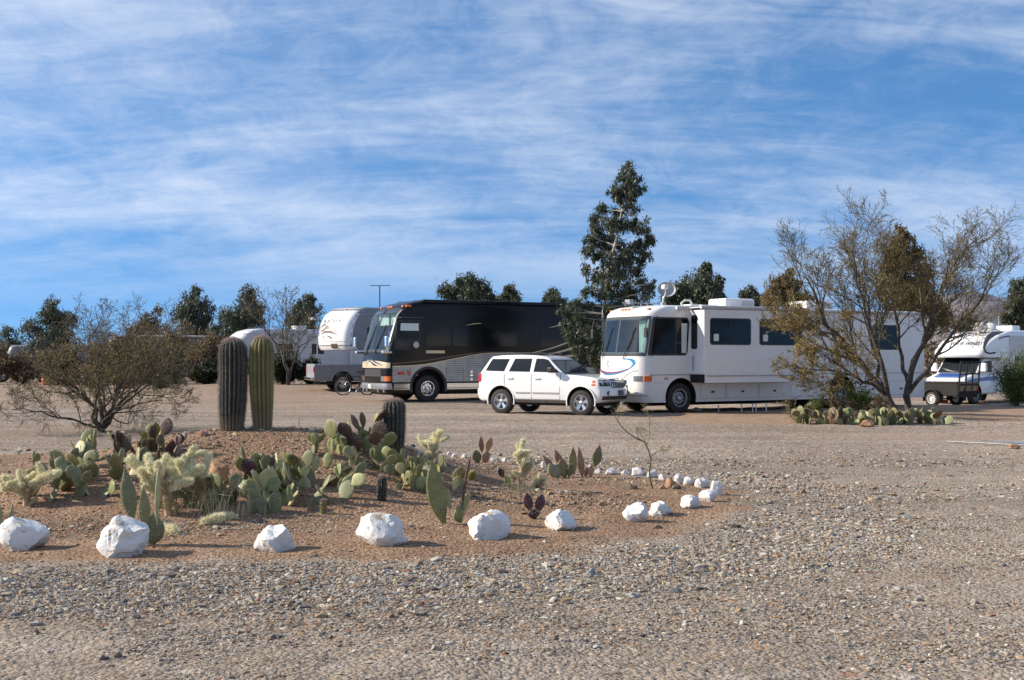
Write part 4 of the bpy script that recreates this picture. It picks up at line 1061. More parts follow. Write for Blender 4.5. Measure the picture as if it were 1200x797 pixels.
# ------------------------------------------------------------------ white border rocks
def rock_mat(name, col, stain, amt):
    m, nt, b = new_mat(name)
    tc = nd(nt, 'ShaderNodeTexCoord')
    n1 = nd(nt, 'ShaderNodeTexNoise', i_Scale=5.0, i_Detail=8.0, i_Roughness=.7); lk(nt, tc.outputs['Object'], n1.inputs['Vector'])
    r = ramp(nt, [(.33+amt, stain), (.40+amt, tuple(c*.92 for c in col)), (.7, col)]); lk(nt, n1.outputs['Fac'], r.inputs['Fac'])
    sp = nd(nt, 'ShaderNodeSeparateXYZ'); lk(nt, tc.outputs['Object'], sp.inputs[0])
    mr = nd(nt, 'ShaderNodeMapRange', i_1=.13, i_2=-.01); lk(nt, sp.outputs['Z'], mr.inputs[0])
    mu = nd(nt, 'ShaderNodeMath', operation='MULTIPLY'); lk(nt, mr.outputs[0], mu.inputs[0]); lk(nt, n1.outputs['Fac'], mu.inputs[1])
    mx = nd(nt, 'ShaderNodeMix', data_type='RGBA'); mx.inputs['B'].default_value = (.30, .20, .12, 1)
    lk(nt, mu.outputs[0], mx.inputs['Factor']); lk(nt, r.outputs[0], mx.inputs['A']); lk(nt, mx.outputs['Result'], b.inputs['Base Color'])
    b.inputs['Roughness'].default_value = .8; b.inputs['Specular IOR Level'].default_value = .25
    n2 = nd(nt, 'ShaderNodeTexNoise', i_Scale=22.0, i_Detail=8.0, i_Roughness=.65); lk(nt, tc.outputs['Object'], n2.inputs['Vector'])
    bp = nd(nt, 'ShaderNodeBump', i_Strength=.55, i_Distance=.025); lk(nt, n2.outputs['Fac'], bp.inputs['Height']); lk(nt, bp.outputs[0], b.inputs['Normal'])
    return m
M['wrock'] = rock_mat('limewashed_rock', (.78,.77,.74), (.40,.30,.20), .03)
M['trock'] = rock_mat('tan_rock', (.42,.24,.13), (.22,.13,.08), .08)
M['drock'] = rock_mat('dark_rock', (.10,.095,.09), (.05,.045,.04), .05)
M['prock'] = rock_mat('pink_rock', (.50,.27,.21), (.3,.17,.12), .05)
def rock_mb(w, d, h, seed, cuts=9, sub=3):
    rs = np.random.RandomState(seed)
    bm = bmesh.new(); bmesh.ops.create_icosphere(bm, subdivisions=sub+1, radius=1)
    V = np.array([v.co[:] for v in bm.verts])
    for _ in range(cuts):
        n = rs.normal(size=3); n[2] *= .7; n /= np.linalg.norm(n); t = .62+.3*rs.rand()
        q = V@n; ex = np.maximum(0, q-t); V = V-ex[:, None]*n
    q = V*1.7+seed
    V = V*(1+.62*(fbm(q[:, 0]+q[:, 2]*.7, q[:, 1]-q[:, 2]*.6, 4)-.5)[:, None])
    q = V*7+seed; V = V*(1+.16*(fbm(q[:, 0]+q[:, 2], q[:, 1]-q[:, 2], 3)-.5)[:, None])
    V -= (V.max(0)+V.min(0))/2; V /= np.ptp(V, axis=0)/2
    low = V[:, 2] < 0; V[low, 2] *= .7; V[low, :2] *= (1+.22*-V[low, 2])[:, None]
    V = V*np.array([w/2, d/2, h*.66]); V[:, 2] += h*.66*.45
    mb = MB(); mb.add(V, [[v.index for v in f.verts] for f in bm.faces]); bm.free(); return mb
ROCKS = [  # photo x of centre, y of foot, width, height in photo pixels, label
 (20,646,62,38,'white painted rock at the left end of the bed edge, below a spear-shaped cactus pad'),
 (139,652,64,45,'jagged white rock with twin points, beside the tall speckled cactus pads'),
 (318,647,50,30,'boxy flat-topped white rock standing alone on the edge of the bed'),
 (444,641,66,38,'biggest white rock, a rounded block with a creamy left face'),
 (573,632,56,33,'pitted white rock in front of the curved leaning cactus pad'),
 (658,622,42,24,'white rock with a dip in its top, right of the purple cactus pads'),
 (745,612,32,23,'white rock with a pointed left shoulder, nearest of a pair of touching rocks'),
 (775,604,31,16,'low white rock with a hollow under it, tucked behind a pointed rock'),
 (810,596,26,15,'arched white rock lying alone at the inner turn of the border'),
 (831,588,25,14,'block-shaped white rock in front of the corner cluster'),
 (839.5,580,18,17,'tall white rock at the very right end of the border'),
 (823,571.5,18,12,'pyramid-shaped white rock at the back of the right corner'),
 (808.5,568.7,15,10,'square white rock just left of the pyramid-shaped one'),
 (795,566,12,11,'upright white rock behind the rust coloured stones'),
 (776.8,563,10,8,'small white cube-like rock right of the thin green sapling'),
 (764.6,560,13,10,'white rock directly behind the stem of the thin green sapling'),
 (748,557.6,16,10,'wide white rock just left of the thin green sapling'),
 (733.6,557,12,7,'small low white rock between two wider rocks on the far edge'),
 (717,556,16,8,'long low white rock on the far edge, right of the rusty spear cactus'),
 (701.6,554.6,10,6,'small white rock touching the rightmost rusty cactus spear'),
 (691.4,552,10,8,'white rock seen between the rusty cactus spears'),
 (649,547.5,9,5,'white rock half hidden by the green base of the spear cactus'),
 (637,548,7,8,'small pointed white rock between cholla and spear cactus'),
 (624,545.5,6,5,'tiny white rock seen past the right side of the pale cholla'),
 (591,541.8,8,6,'small round white rock left of the pale yellow cholla'),
 (578,541,8,5,'small flat white rock next to the tan two-eared cactus'),
 (572,538,5,4,'tiny white rock peeping past the tan two-eared cactus'),
 (544,536.7,9,5,'white rock on the far edge, right end of a row of three'),
 (533,536,8,5,'white rock on the far edge, middle of a row of three'),
 (526,532.5,6,4,'white rock on the far edge, left end of a row of three'),
 (491.6,531,6,5,'lone tiny white rock beside the short grey barrel cactus'),
]
for i, (px, py, w_, h_, lab) in enumerate(ROCKS):
    g = hit(px, py); k = g.y/F
    mb = rock_mb(w_*k*.92, w_*k*(.75+.3*((i*37) % 10)/10), h_*k*1.08, 40+i*3, sub=3 if i < 8 else 2)
    o = mb.build('border_rock', M['wrock'], loc=(g.x, g.y+w_*k*.3, tz(g.x, g.y+w_*k*.3)-.012), rot=(0, 0, 0), smooth=28)
    tag(o, lab, 'rock', 'white painted rocks edging the cactus bed')
for px, py, w_, h_, m_, lab in [(786,571,15,11,'trock','rust coloured stone right of the thin green sapling'),(776,573,9,6,'trock','small rusty stone at the foot of the thin green sapling'),(793,573,12,6,'drock','dark stone touching the rust coloured one'),(742,573,11,6,'drock','dark stone left of the thin green sapling'),
        (237,510,13,7,'prock','flat pinkish stone on top of the mound, left of the twin barrel cacti'),(255,565,26,26,'trock','tan upright slab of rock on the side of the mound'),(51,586,8,6,'prock','small pink stone on the left slope of the mound'),(378,600,7,7,'wrock','small pale stone in the shade below the green pad cactus'),(345,566,10,5,'trock','tan stone under the large green pad cactus'),
        (118,774,9,7,'drock','black stone lying on the gravel near the lower left corner'),(40,743,9,8,'drock','dark stone on the loose gravel at far left'),(136,771,13,8,'drock','charcoal coloured lump of stone near the bottom edge'),(650,750,10,6,'drock','dark pebble on the open gravel near the bottom centre')]:
    g = hit(px, py); k = g.y/F
    if py > 700 and px == 118: px = 120
    tag(rock_mb(w_*k, w_*k*.8, h_*k*1.1, int(px)+7, sub=2).build('stone', M[m_], loc=(g.x, g.y+.02, g.z-.01), smooth=28), lab, 'stone')

# ------------------------------------------------------------------ cactus materials
def pad_mat(name, c1, c2, tip=None):
    m, nt, b = new_mat(name)
    tc = nd(nt, 'ShaderNodeTexCoord'); oi = nd(nt, 'ShaderNodeObjectInfo')
    n1 = nd(nt, 'ShaderNodeTexNoise', i_Scale=9.0, i_Detail=6.0); lk(nt, tc.outputs['Object'], n1.inputs['Vector'])
    r = ramp(nt, [(.3, c1), (.7, c2)]); lk(nt, n1.outputs['Fac'], r.inputs['Fac'])
    hsn = nd(nt, 'ShaderNodeHueSaturation'); q = nd(nt, 'ShaderNodeMapRange', i_3=.7, i_4=1.35); lk(nt, oi.outputs['Random'], q.inputs[0]); lk(nt, q.outputs[0], hsn.inputs['Value'])
    q2 = nd(nt, 'ShaderNodeMapRange', i_3=.475, i_4=.515); lk(nt, oi.outputs['Random'], q2.inputs[0]); lk(nt, q2.outputs[0], hsn.inputs['Hue'])
    lk(nt, r.outputs[0], hsn.inputs['Color']); out = hsn.outputs[0]
    if tip:
        sp = nd(nt, 'ShaderNodeSeparateXYZ'); lk(nt, tc.outputs['Generated'], sp.inputs[0]); mr = nd(nt, 'ShaderNodeMapRange', i_1=.55, i_2=1.0); lk(nt, sp.outputs['Z'], mr.inputs[0])
        mx = nd(nt, 'ShaderNodeMix', data_type='RGBA'); mx.inputs['B'].default_value = (*tip, 1); lk(nt, mr.outputs[0], mx.inputs['Factor']); lk(nt, out, mx.inputs['A']); out = mx.outputs['Result']
    # corky scars and dust
    n5 = nd(nt, 'ShaderNodeTexNoise', i_Scale=17.0, i_Detail=7.0, i_Roughness=.7); lk(nt, tc.outputs['Object'], n5.inputs['Vector'])
    r5 = ramp(nt, [(.56,(0,0,0)),(.68,(1,1,1))]); lk(nt, n5.outputs['Fac'], r5.inputs['Fac'])
    m5 = nd(nt, 'ShaderNodeMath', operation='MULTIPLY'); m5.inputs[1].default_value = .7; lk(nt, r5.outputs[0], m5.inputs[0])
    x5 = nd(nt, 'ShaderNodeMix', data_type='RGBA'); x5.inputs['B'].default_value = (.26, .20, .12, 1); lk(nt, m5.outputs[0], x5.inputs['Factor']); lk(nt, out, x5.inputs['A']); out = x5.outputs['Result']
    # woolly spine cushions set in rows
    v = nd(nt, 'ShaderNodeTexVoronoi', i_Scale=30.0, i_Randomness=.3); lk(nt, tc.outputs['Object'], v.inputs['Vector'])
    r2 = ramp(nt, [(.0,(1,1,1)),(.17,(1,1,1)),(.27,(0,0,0))]); lk(nt, v.outputs['Distance'], r2.inputs['Fac'])
    mu = nd(nt, 'ShaderNodeMath', operation='MULTIPLY'); mu.inputs[1].default_value = .8; lk(nt, r2.outputs[0], mu.inputs[0])
    mx = nd(nt, 'ShaderNodeMix', data_type='RGBA'); mx.inputs['B'].default_value = (.45, .40, .25, 1); lk(nt, mu.outputs[0], mx.inputs['Factor']); lk(nt, out, mx.inputs['A'])
    lk(nt, mx.outputs['Result'], b.inputs['Base Color']); b.inputs['Roughness'].default_value = .55
    bp = nd(nt, 'ShaderNodeBump', i_Strength=.5, i_Distance=.006); lk(nt, r2.outputs[0], bp.inputs['Height']); lk(nt, bp.outputs[0], b.inputs['Normal'])
    return m
M['pad'] = pad_mat('green_pad', (.125,.135,.045), (.225,.225,.085))
M['padpale'] = pad_mat('pale_pad', (.27,.27,.11), (.42,.40,.20))
M['padblue'] = pad_mat('grey_green_pad', (.125,.14,.06), (.22,.225,.115))
M['padpurple'] = pad_mat('purple_pad', (.055,.018,.022), (.12,.035,.045))
M['padbrown'] = pad_mat('brown_pad', (.06,.035,.022), (.13,.07,.04))
M['padyellow'] = pad_mat('yellow_green_pad', (.20,.19,.04), (.30,.27,.07))
M['padtan'] = pad_mat('dried_tan_pad', (.30,.17,.08), (.44,.27,.14))
M['padrust'] = pad_mat('rust_tipped_pad', (.13,.14,.05), (.24,.20,.08), tip=(.22,.08,.04))
M['spine'] = mat('straw_spines', (.55,.46,.27), .6, var=.15)
M['spinegrey'] = mat('grey_spines', (.36,.31,.25), .6, var=.25)
M['spinepink'] = mat('pink_grey_spines', (.40,.30,.25), .6, var=.2)
def needles(P, Dn, L, w, rs):
    """thin 3-sided needles"""
    n = len(P); Dn = Dn/np.linalg.norm(Dn, axis=1)[:, None]
    a = np.cross(Dn, rs.normal(size=(n, 3))); a /= np.linalg.norm(a, axis=1)[:, None]; b = np.cross(Dn, a)
    L = np.broadcast_to(L, (n,))[:, None]
    V = np.stack([P+a*w, P-a*w*.5+b*w*.87, P-a*w*.5-b*w*.87, P+Dn*L], 1).reshape(-1, 3)
    f = np.array([(0,1,3),(1,2,3),(2,0,3)]); Fa = (f[None]+4*np.arange(n)[:, None, None]).reshape(-1, 3)
    return V, Fa
def pad_mesh(w, h, th, seed, point=0.0, spines=45):
    """one pad standing on its narrow base; returns MB with mats [skin, spine]"""
    rs = np.random.RandomState(seed); nu, nv = 20, 11; V = []
    ph = rs.rand()*6; bend = (rs.rand()-.5)*.18
    for i in range(nv+1):
        t = i/nv
        prof = math.sin(PI*min(1, t**(.80+.35*(1-point))))**(.62+.5*point)*(1-.25*point*t) if 0 < i < nv else .03
        if i == 0: prof = .22
        for j in range(nu):
            a = 2*PI*j/nu
            x = w/2*prof*math.cos(a)*(1+.03*math.sin(3*a+ph)); y = th/2*prof**.5*math.sin(a)
            V.append((x+.05*w*math.sin(t*3+ph), y+bend*h*t*t, h*t))
    f = [(i*nu+j, i*nu+(j+1) % nu, (i+1)*nu+(j+1) % nu, (i+1)*nu+j) for i in range(nv) for j in range(nu)]
    f += [tuple(range(nu-1, -1, -1)), tuple(nv*nu+j for j in range(nu))]
    mb = MB(); mb.add(V, f, 0)
    if spines:
        V = np.array(V); k = rs.choice(np.arange(nu, len(V)-nu), spines*2); P = V[k]
        nrm = P-np.array([0, 0, h*.5]); nrm[:, 1] *= 8; nrm /= np.linalg.norm(nrm, axis=1)[:, None]; Dn = nrm+rs.normal(0, .35, (len(k), 3))
        v, fa = needles(P, Dn, .028*(.6+rs.rand(len(k))), .0011, rs); mb.add(v, fa, 1)
    return mb
_pads = {}
def pad_data(kind, matn, i):
    key = (kind, matn, i)
    if key not in _pads:
        w, h, th, pt = {'round': (.19, .24, .03, 0), 'big': (.24, .27, .035, 0), 'oval': (.15, .25, .03, .2), 'spear': (.14, .42, .035, .75), 'long': (.13, .55, .04, .6), 'small': (.11, .14, .022, 0)}[kind]
        rs = random.Random(i*7+len(kind))
        o = pad_mesh(w*rs.uniform(.9, 1.1), h*rs.uniform(.9, 1.1), th, i*13+len(kind), pt).build('pad', [M[matn], M['spine']], smooth=60)
        _pads[key] = o.data; bpy.data.objects.remove(o)
    return _pads[key]
def prickly(px, py, label, n, spread, kinds, mats, seed, lean=.35, up=.8, size=1.0, group=None, name='prickly_pear', kids=(1, 3), depth=.5, loc=None, maxh=9):
    """a clump of jointed pads growing one from another"""
    n = int(n*1.7); size *= .9; kids = (max(kids[0], 1), 3)
    g = loc or hit(px, py); rd = random.Random(seed)
    root = thing(name, label, 'cactus', g, 0, group)
    todo = []; made = []
    nb = max(2, int(n*.38))
    for i in range(nb):
        x = rd.uniform(-1, 1)*spread/2; y = rd.uniform(-.3, 1)*spread*depth*.5
        base = Vector((x, y, tz(g.x+x, g.y+y)-g.z-.03))
        tilt = Vector((rd.gauss(0, lean)+x/max(spread, .01)*.5, rd.gauss(0, lean*.6), 1)).normalized()
        todo.append((base, tilt, rd.uniform(-80, 80), size*rd.uniform(.8, 1.15)))
    while todo and len(made) < n:
        b, u, az, sz = todo.pop(0)
        kind = rd.choice(kinds); mt = rd.choice(mats); md = pad_data(kind, mt, rd.randrange(4))
        zax = u; xax = Matrix.Rotation(R(az), 3, 'Z')@Vector((1, 0, 0)); xax = (xax-zax*xax.dot(zax)).normalized(); yax = zax.cross(xax)
        m3 = Matrix((xax, yax, zax)).transposed()
        o = bpy.data.objects.new('pad', md); COL.objects.link(o); o.parent = root
        o.matrix_local = Matrix.Translation(b)@m3.to_4x4()@Matrix.Scale(sz, 4); made.append(o)
        hgt = {'round': .24, 'big': .27, 'oval': .25, 'spear': .42, 'long': .55, 'small': .14}[kind]; wd = {'round': .19, 'big': .24, 'oval': .15, 'spear': .1, 'long': .1, 'small': .11}[kind]
        if b.z+hgt*sz > maxh: continue
        for _ in range(rd.randint(*kids)):
            a = rd.uniform(-.9, .9)
            tip = b+m3@Vector((math.sin(a)*wd*.42*sz, 0, hgt*sz*(.5+.44*math.cos(a))))
            nu = (u*up+xax*math.sin(a)*.9+yax*rd.gauss(0, .35)+Vector((0, 0, .35))).normalized()
            todo.append((tip, nu, az+rd.uniform(-60, 60), sz*rd.uniform(.75, 1.0)))
    return root
prickly(62,574,'dense grey-green pad cactus sprawling over the left shoulder of the mound',17,.8,['round','oval'],['pad','padblue','padblue','padpale'],3,lean=.5,maxh=.5,depth=1.7)
prickly(108,580,'grey-green pad cactus standing in front of the dark purple one',22,.85,['round','round','oval'],['pad','padblue','padblue','padpale'],5,lean=.5,maxh=.55,depth=1.7)
prickly(112,543,'upright oval-padded cactus rising below the left bare tree',9,.55,['oval','round'],['pad','padblue'],8,lean=.25,maxh=.45)
prickly(165,540,'dark purplish-brown pad cactus behind the pale spiny cholla',16,.65,['oval','round'],['padbrown','padbrown','padpurple'],21,lean=.3,size=.95,maxh=.5)
prickly(184,528,'small yellow-green and brown pad cactus on the crest left of the mound top',7,.25,['oval','round'],['padyellow','padbrown','pad'],25,lean=.35,size=.9,maxh=.5)
prickly(352,588,'large bushy green pad cactus in the middle of the mound',46,.95,['round','round','oval'],['pad','pad','padblue','padpale'],31,lean=.55,maxh=.62,depth=1.7)
prickly(300,570,'green pad cactus with a purple pad, left half of the central clump',10,.40,['round','oval'],['pad','pad','padpurple','padpale'],37,lean=.45,maxh=.5,depth=1.7)
prickly(318,602,'low green pad cactus with one pale yellow finger-like pad, below the bushy clump',7,.38,['oval','round'],['pad','padblue','padpale'],43,lean=.3,maxh=.2)
prickly(238,600,'low dark green pad cactus tangled with straw-coloured dry grass',16,.85,['big','round'],['pad','padblue'],47,lean=.55,maxh=.3,depth=1.7)
prickly(418,530,'pad cactus with big round dark discs beside the short grey barrel cactus',13,.55,['big','big','round'],['pad','pad','padbrown'],53,lean=.2,size=1.05,maxh=.55,depth=1.7)
prickly(440,552,'low pad cactus with paler discs at the foot of the short grey barrel',9,.55,['round'],['pad','padpale'],57,lean=.5,size=.85,maxh=.2)
prickly(478,572,'spreading yellowish-green pad cactus right of the mound, its left part',18,.8,['round','round','small'],['pad','padpale','padblue'],61,lean=.5,size=.85,maxh=.3,depth=1.7)
prickly(508,575,'pad cactus with thin yellow-edged discs under the branching cholla',15,.6,['round','oval'],['padblue','padpale','padyellow'],63,lean=.4,size=.85,maxh=.35,depth=1.7)
prickly(385,545,'small green pad cactus between the bushy clump and the big round discs',8,.5,['round','oval'],['pad','padblue'],67,lean=.4,size=.85,maxh=.3,depth=1.7)
def custom_cactus(px, py, label, pads, group=None, name='prickly_pear'):
    """pads: (dx px, dy px of the pad foot, width px, height px, tilt deg to the right, yaw deg, point, material)"""
    g = hit(px, py); k = g.y/F
    root = thing(name, label, 'cactus', g, 0, group)
    for i, (dx, dy, w, h, tilt, yaw, pt, mt) in enumerate(pads):
        mb = pad_mesh(w*k, h*k, max(.028, w*k*.25), 900+i*17+int(px), pt, 40)
        o = mb.build('pad', [M[mt], M['spine']], root, loc=(dx*k, .04*((i*7) % 5-2)*.4, -dy*k-.01), smooth=60)
        o.rotation_euler = (R(-6+4*((i*5) % 4)), R(tilt), R(yaw))
    return root
custom_cactus(168,639,'tall speckled grey-green cactus of long upright pads beside the jagged white rock',[(-9,0,15,36,-14,35,.1,'padpale'),(-14,-30,20,64,-6,10,.7,'padblue'),(6,0,30,38,8,10,.1,'padblue'),(2,-20,16,52,-4,40,.75,'padblue'),(15,-24,9,70,8,70,.3,'padpale')])
custom_cactus(6,622,'pale green spear-shaped cactus at the left edge of the picture',[(-4,0,14,46,-8,25,.6,'padpale'),(6,0,6,34,6,60,.3,'padpale')])
custom_cactus(524,613,'cactus with one long dark curved pad and a thin upright brown one',[(-2,0,24,74,-14,20,.25,'pad'),(16,-2,22,22,-20,60,.1,'pad'),(20,-14,10,24,10,35,.2,'padpale'),(17,-16,7,66,1,75,.1,'padbrown'),(3,-18,12,28,-14,30,.1,'padpale'),(8,-40,10,18,18,30,.1,'padpale'),(10,-48,14,20,20,10,.1,'padyellow')])
custom_cactus(563,543,'small cactus with two tan dried ears above a green pad',[(-3,0,12,17,-10,25,.1,'pad'),(6,0,10,16,6,30,.1,'padtan'),(2,-13,8,20,-8,40,.3,'padtan'),(8,-14,9,18,10,20,.1,'padtan')])
custom_cactus(597,568,'low brown-green cactus leaning left at the foot of the pale cholla',[(2,0,9,14,-35,40,.2,'padyellow'),(-6,-9,8,14,-35,30,.2,'padbrown'),(5,-4,8,12,20,50,.1,'padtan')])
custom_cactus(626,607,'small deep purple cactus of three rounded pads between two white rocks',[(0,0,15,12,0,20,.05,'padpurple'),(-4,-9,12,22,-12,15,.1,'padpurple'),(5,-7,14,22,14,30,.1,'padpurple')])
custom_cactus(659,560,'green and tan cactus with ragged leaf-like pads in front of the far rocks',[(-4,0,16,22,-30,30,.3,'padpale'),(2,0,15,24,-6,10,.3,'padrust'),(-9,-8,9,26,-38,30,.7,'padtan'),(7,-2,10,18,18,40,.2,'padblue'),(0,-14,10,22,-22,15,.6,'padtan')])
custom_cactus(672,556,'dark olive spear-shaped cactus standing between tan pads',[(0,0,12,34,0,15,.7,'padrust'),(-3,0,10,14,-20,50,.1,'pad')])
custom_cactus(682,559,'tall narrow rust coloured cactus spear with a slight twist',[(0,0,10,38,-6,20,.75,'padtan'),(3,0,8,14,20,40,.3,'padtan')])
custom_cactus(692,559,'rust-tipped yellow-green cactus pad leaning right, nearest the far white rocks',[(0,0,9,16,14,40,.2,'padtan'),(4,-13,14,27,20,15,.7,'padrust')])
custom_cactus(255,562,'dried tan cactus pad propped on the mound beside a purple one',[(0,0,20,24,12,15,.05,'padtan'),(-12,4,16,14,-30,20,.05,'padpurple')])

# ------------------------------------------------------------------ ribbed barrel cacti
def barrel(px, py, hpx, wpx, label, skin, spine, ribs, seed, lean=0, name='barrel_cactus', dens=1.0, spl=.035):
    g = hit(px, py); k = g.y/F; h = hpx*k+.08; r = wpx*k/2; rs = np.random.RandomState(seed)
    root = thing(name, label, 'cactus', g+Vector((0, 0, -.06)))
    nz = 46; nu = ribs*6; V = []
    prof = lambda t: (.74+.26*math.sin(min(1, t/.55)*PI/2))*(1 if t < .86 else math.sqrt(max(0, 1-((t-.86)/.14)**2)))
    wob = [rs.rand()*6 for _ in range(3)]
    def P(t, a):
        rr = r*prof(t); fl = 1-.20*(1-abs(math.cos(a*ribs/2)))**1.0
        c = Vector((.03*h*math.sin(t*2.2+wob[0])*lean+lean*.05*t, .01*math.sin(t*5+wob[1]), 0))
        q = rr*fl*(1+.02*math.sin(a*2+wob[2]+t*6))
        return Vector((c.x+q*math.cos(a), c.y+q*math.sin(a), h*t))
    for i in range(nz+1):
        t = i/nz; t = t if t < .86 else .86+.14*math.sin((t-.86)/.14*PI/2)
        for j in range(nu): V.append(P(t, 2*PI*j/nu)[:])
    f = [(i*nu+j, i*nu+(j+1) % nu, (i+1)*nu+(j+1) % nu, (i+1)*nu+j) for i in range(nz) for j in range(nu)]+[tuple(nz*nu+j for j in range(nu))]
    MB().add(V, f).build('stem', M[skin], root, smooth=70)
    Pn = []; Dn = []
    na = int(h/.024*dens)
    for rb in range(ribs):
        a = 2*PI*rb/ribs
        for i in range(na):
            t = min(.995, (i+rs.rand()*.4)/na); p = P(t, a); out = Vector((math.cos(a), math.sin(a), .15 if t < .86 else 1.2)).normalized()
            for _ in range(6): Pn.append(p[:]); Dn.append((out*.9+Vector(rs.normal(0, .55, 3))+Vector((0, 0, .1)))[:])
    v, fa = needles(np.array(Pn), np.array(Dn), spl*(.5+.8*rs.rand(len(Pn))), .0016, rs)
    MB().add(v, fa).build('spines', M[spine], root)
    # woolly crown
    Pn = []; Dn = []
    for i in range(700):
        a = rs.rand()*2*PI; t = .95+.05*rs.rand(); p = P(min(t, .999), a); Pn.append(p[:]); Dn.append((rs.normal(0, .5), rs.normal(0, .5), 1.0))
    v, fa = needles(np.array(Pn), np.array(Dn), .03+.02*rs.rand(len(Pn)), .0014, rs); MB().add(v, fa).build('crown_spines', M['spinepink'], root)
    return root
M['skin_grey'] = mat('grey_green_rib', (.05,.047,.036), .7, var=.25, scale=6, bump=.4, bscale=50)
M['skin_olive'] = mat('olive_rib', (.16,.145,.05), .6, var=.3, scale=4, bump=.3, bscale=50)
def woody(m):
    nt = m.node_tree; b = nt.nodes['Principled BSDF']; src = b.inputs['Base Color'].links[0].from_socket
    tc = nd(nt, 'ShaderNodeTexCoord'); sp = nd(nt, 'ShaderNodeSeparateXYZ'); lk(nt, tc.outputs['Generated'], sp.inputs[0])
    n = nd(nt, 'ShaderNodeTexNoise', i_Scale=7.0, i_Detail=6.0); lk(nt, tc.outputs['Object'], n.inputs['Vector'])
    ad = nd(nt, 'ShaderNodeMath', operation='MULTIPLY_ADD', i_1=.35); lk(nt, n.outputs['Fac'], ad.inputs[0]); lk(nt, sp.outputs['Z'], ad.inputs[2])
    mr = nd(nt, 'ShaderNodeMapRange', i_1=.42, i_2=.20); lk(nt, ad.outputs[0], mr.inputs[0])
    mx = nd(nt, 'ShaderNodeMix', data_type='RGBA'); mx.inputs['B'].default_value = (.20, .14, .09, 1); lk(nt, mr.outputs[0], mx.inputs['Factor']); lk(nt, src, mx.inputs['A']); lk(nt, mx.outputs['Result'], b.inputs['Base Color'])
woody(M['skin_grey']); woody(M['skin_olive'])
M['skin_dark'] = mat('dark_rib', (.02,.022,.018), .7, var=.2)
barrel(273.5,504,106,33,'taller-spined grey barrel cactus, left of the twin columns on top of the mound','skin_grey','spinegrey',20,1,lean=-.8)
barrel(306,503,107,28,'olive-yellow column cactus, right of the twin columns on top of the mound','skin_olive','spine',16,2,lean=1.0,dens=.8,spl=.022)
barrel(462,528,58,26,'short grey ribbed barrel cactus among round green pads','skin_grey','spinegrey',16,3)
barrel(447.5,586,25,11,'tiny dark spiny cactus alone on the bare slope','skin_dark','spinegrey',12,4,spl=.02)
barrel(379,602,12,8,'tiny pale nub of cactus in the shade on the slope','skin_olive','spine',10,5,spl=.015)

# ------------------------------------------------------------------ chollas
M['chskin'] = mat('cholla_skin', (.46,.42,.22), .7, var=.2)
M['chspine'] = mat('pale_gold_spines', (.88,.82,.55), .5, var=.12)
M['chold'] = mat('old_brown_spines', (.42,.28,.16), .6, var=.2)
def joint_mesh(L, r, seed, spm, n=420, sl=.026):
    rs = np.random.RandomState(seed); V = []; nu = 10; nv = 8; bend = (rs.rand(2)-.5)*.3
    def C(t): return np.array([bend[0]*L*t*t, bend[1]*L*t*t, L*t])
    for i in range(nv+1):
        t = i/nv; rr = r*math.sqrt(max(.02, 1-(2*t-1)**4))
        for j in range(nu):
            a = 2*PI*j/nu; V.append(C(t)+np.array([rr*math.cos(a), rr*math.sin(a), 0]))
    f = [(i*nu+j, i*nu+(j+1) % nu, (i+1)*nu+(j+1) % nu, (i+1)*nu+j) for i in range(nv) for j in range(nu)]+[tuple(range(nu-1, -1, -1)), tuple(nv*nu+j for j in range(nu))]
    mb = MB(); mb.add(np.array(V), f, 0)
    t = rs.rand(n); a = rs.rand(n)*2*PI; c = np.stack([bend[0]*L*t*t, bend[1]*L*t*t, L*t], 1); out = np.stack([np.cos(a), np.sin(a), np.zeros(n)], 1)
    rr = r*np.sqrt(np.maximum(.02, 1-(2*t-1)**4))[:, None]
    Dn = out+rs.normal(0, .45, (n, 3))+np.stack([0*t, 0*t, (t-.4)*1.6], 1)
    v, fa = needles(c+out*rr, Dn, sl*(.5+.8*rs.rand(n)), .0020, rs); mb.add(v, fa, 1)
    return mb
_j = {}
def jd(i, old):
    if (i, old) not in _j:
        o = joint_mesh(.17, .026, 70+i, None).build('joint', [M['chskin'], M['chold' if old else 'chspine']], smooth=60); _j[(i, old)] = o.data; bpy.data.objects.remove(o)
    return _j[(i, old)]
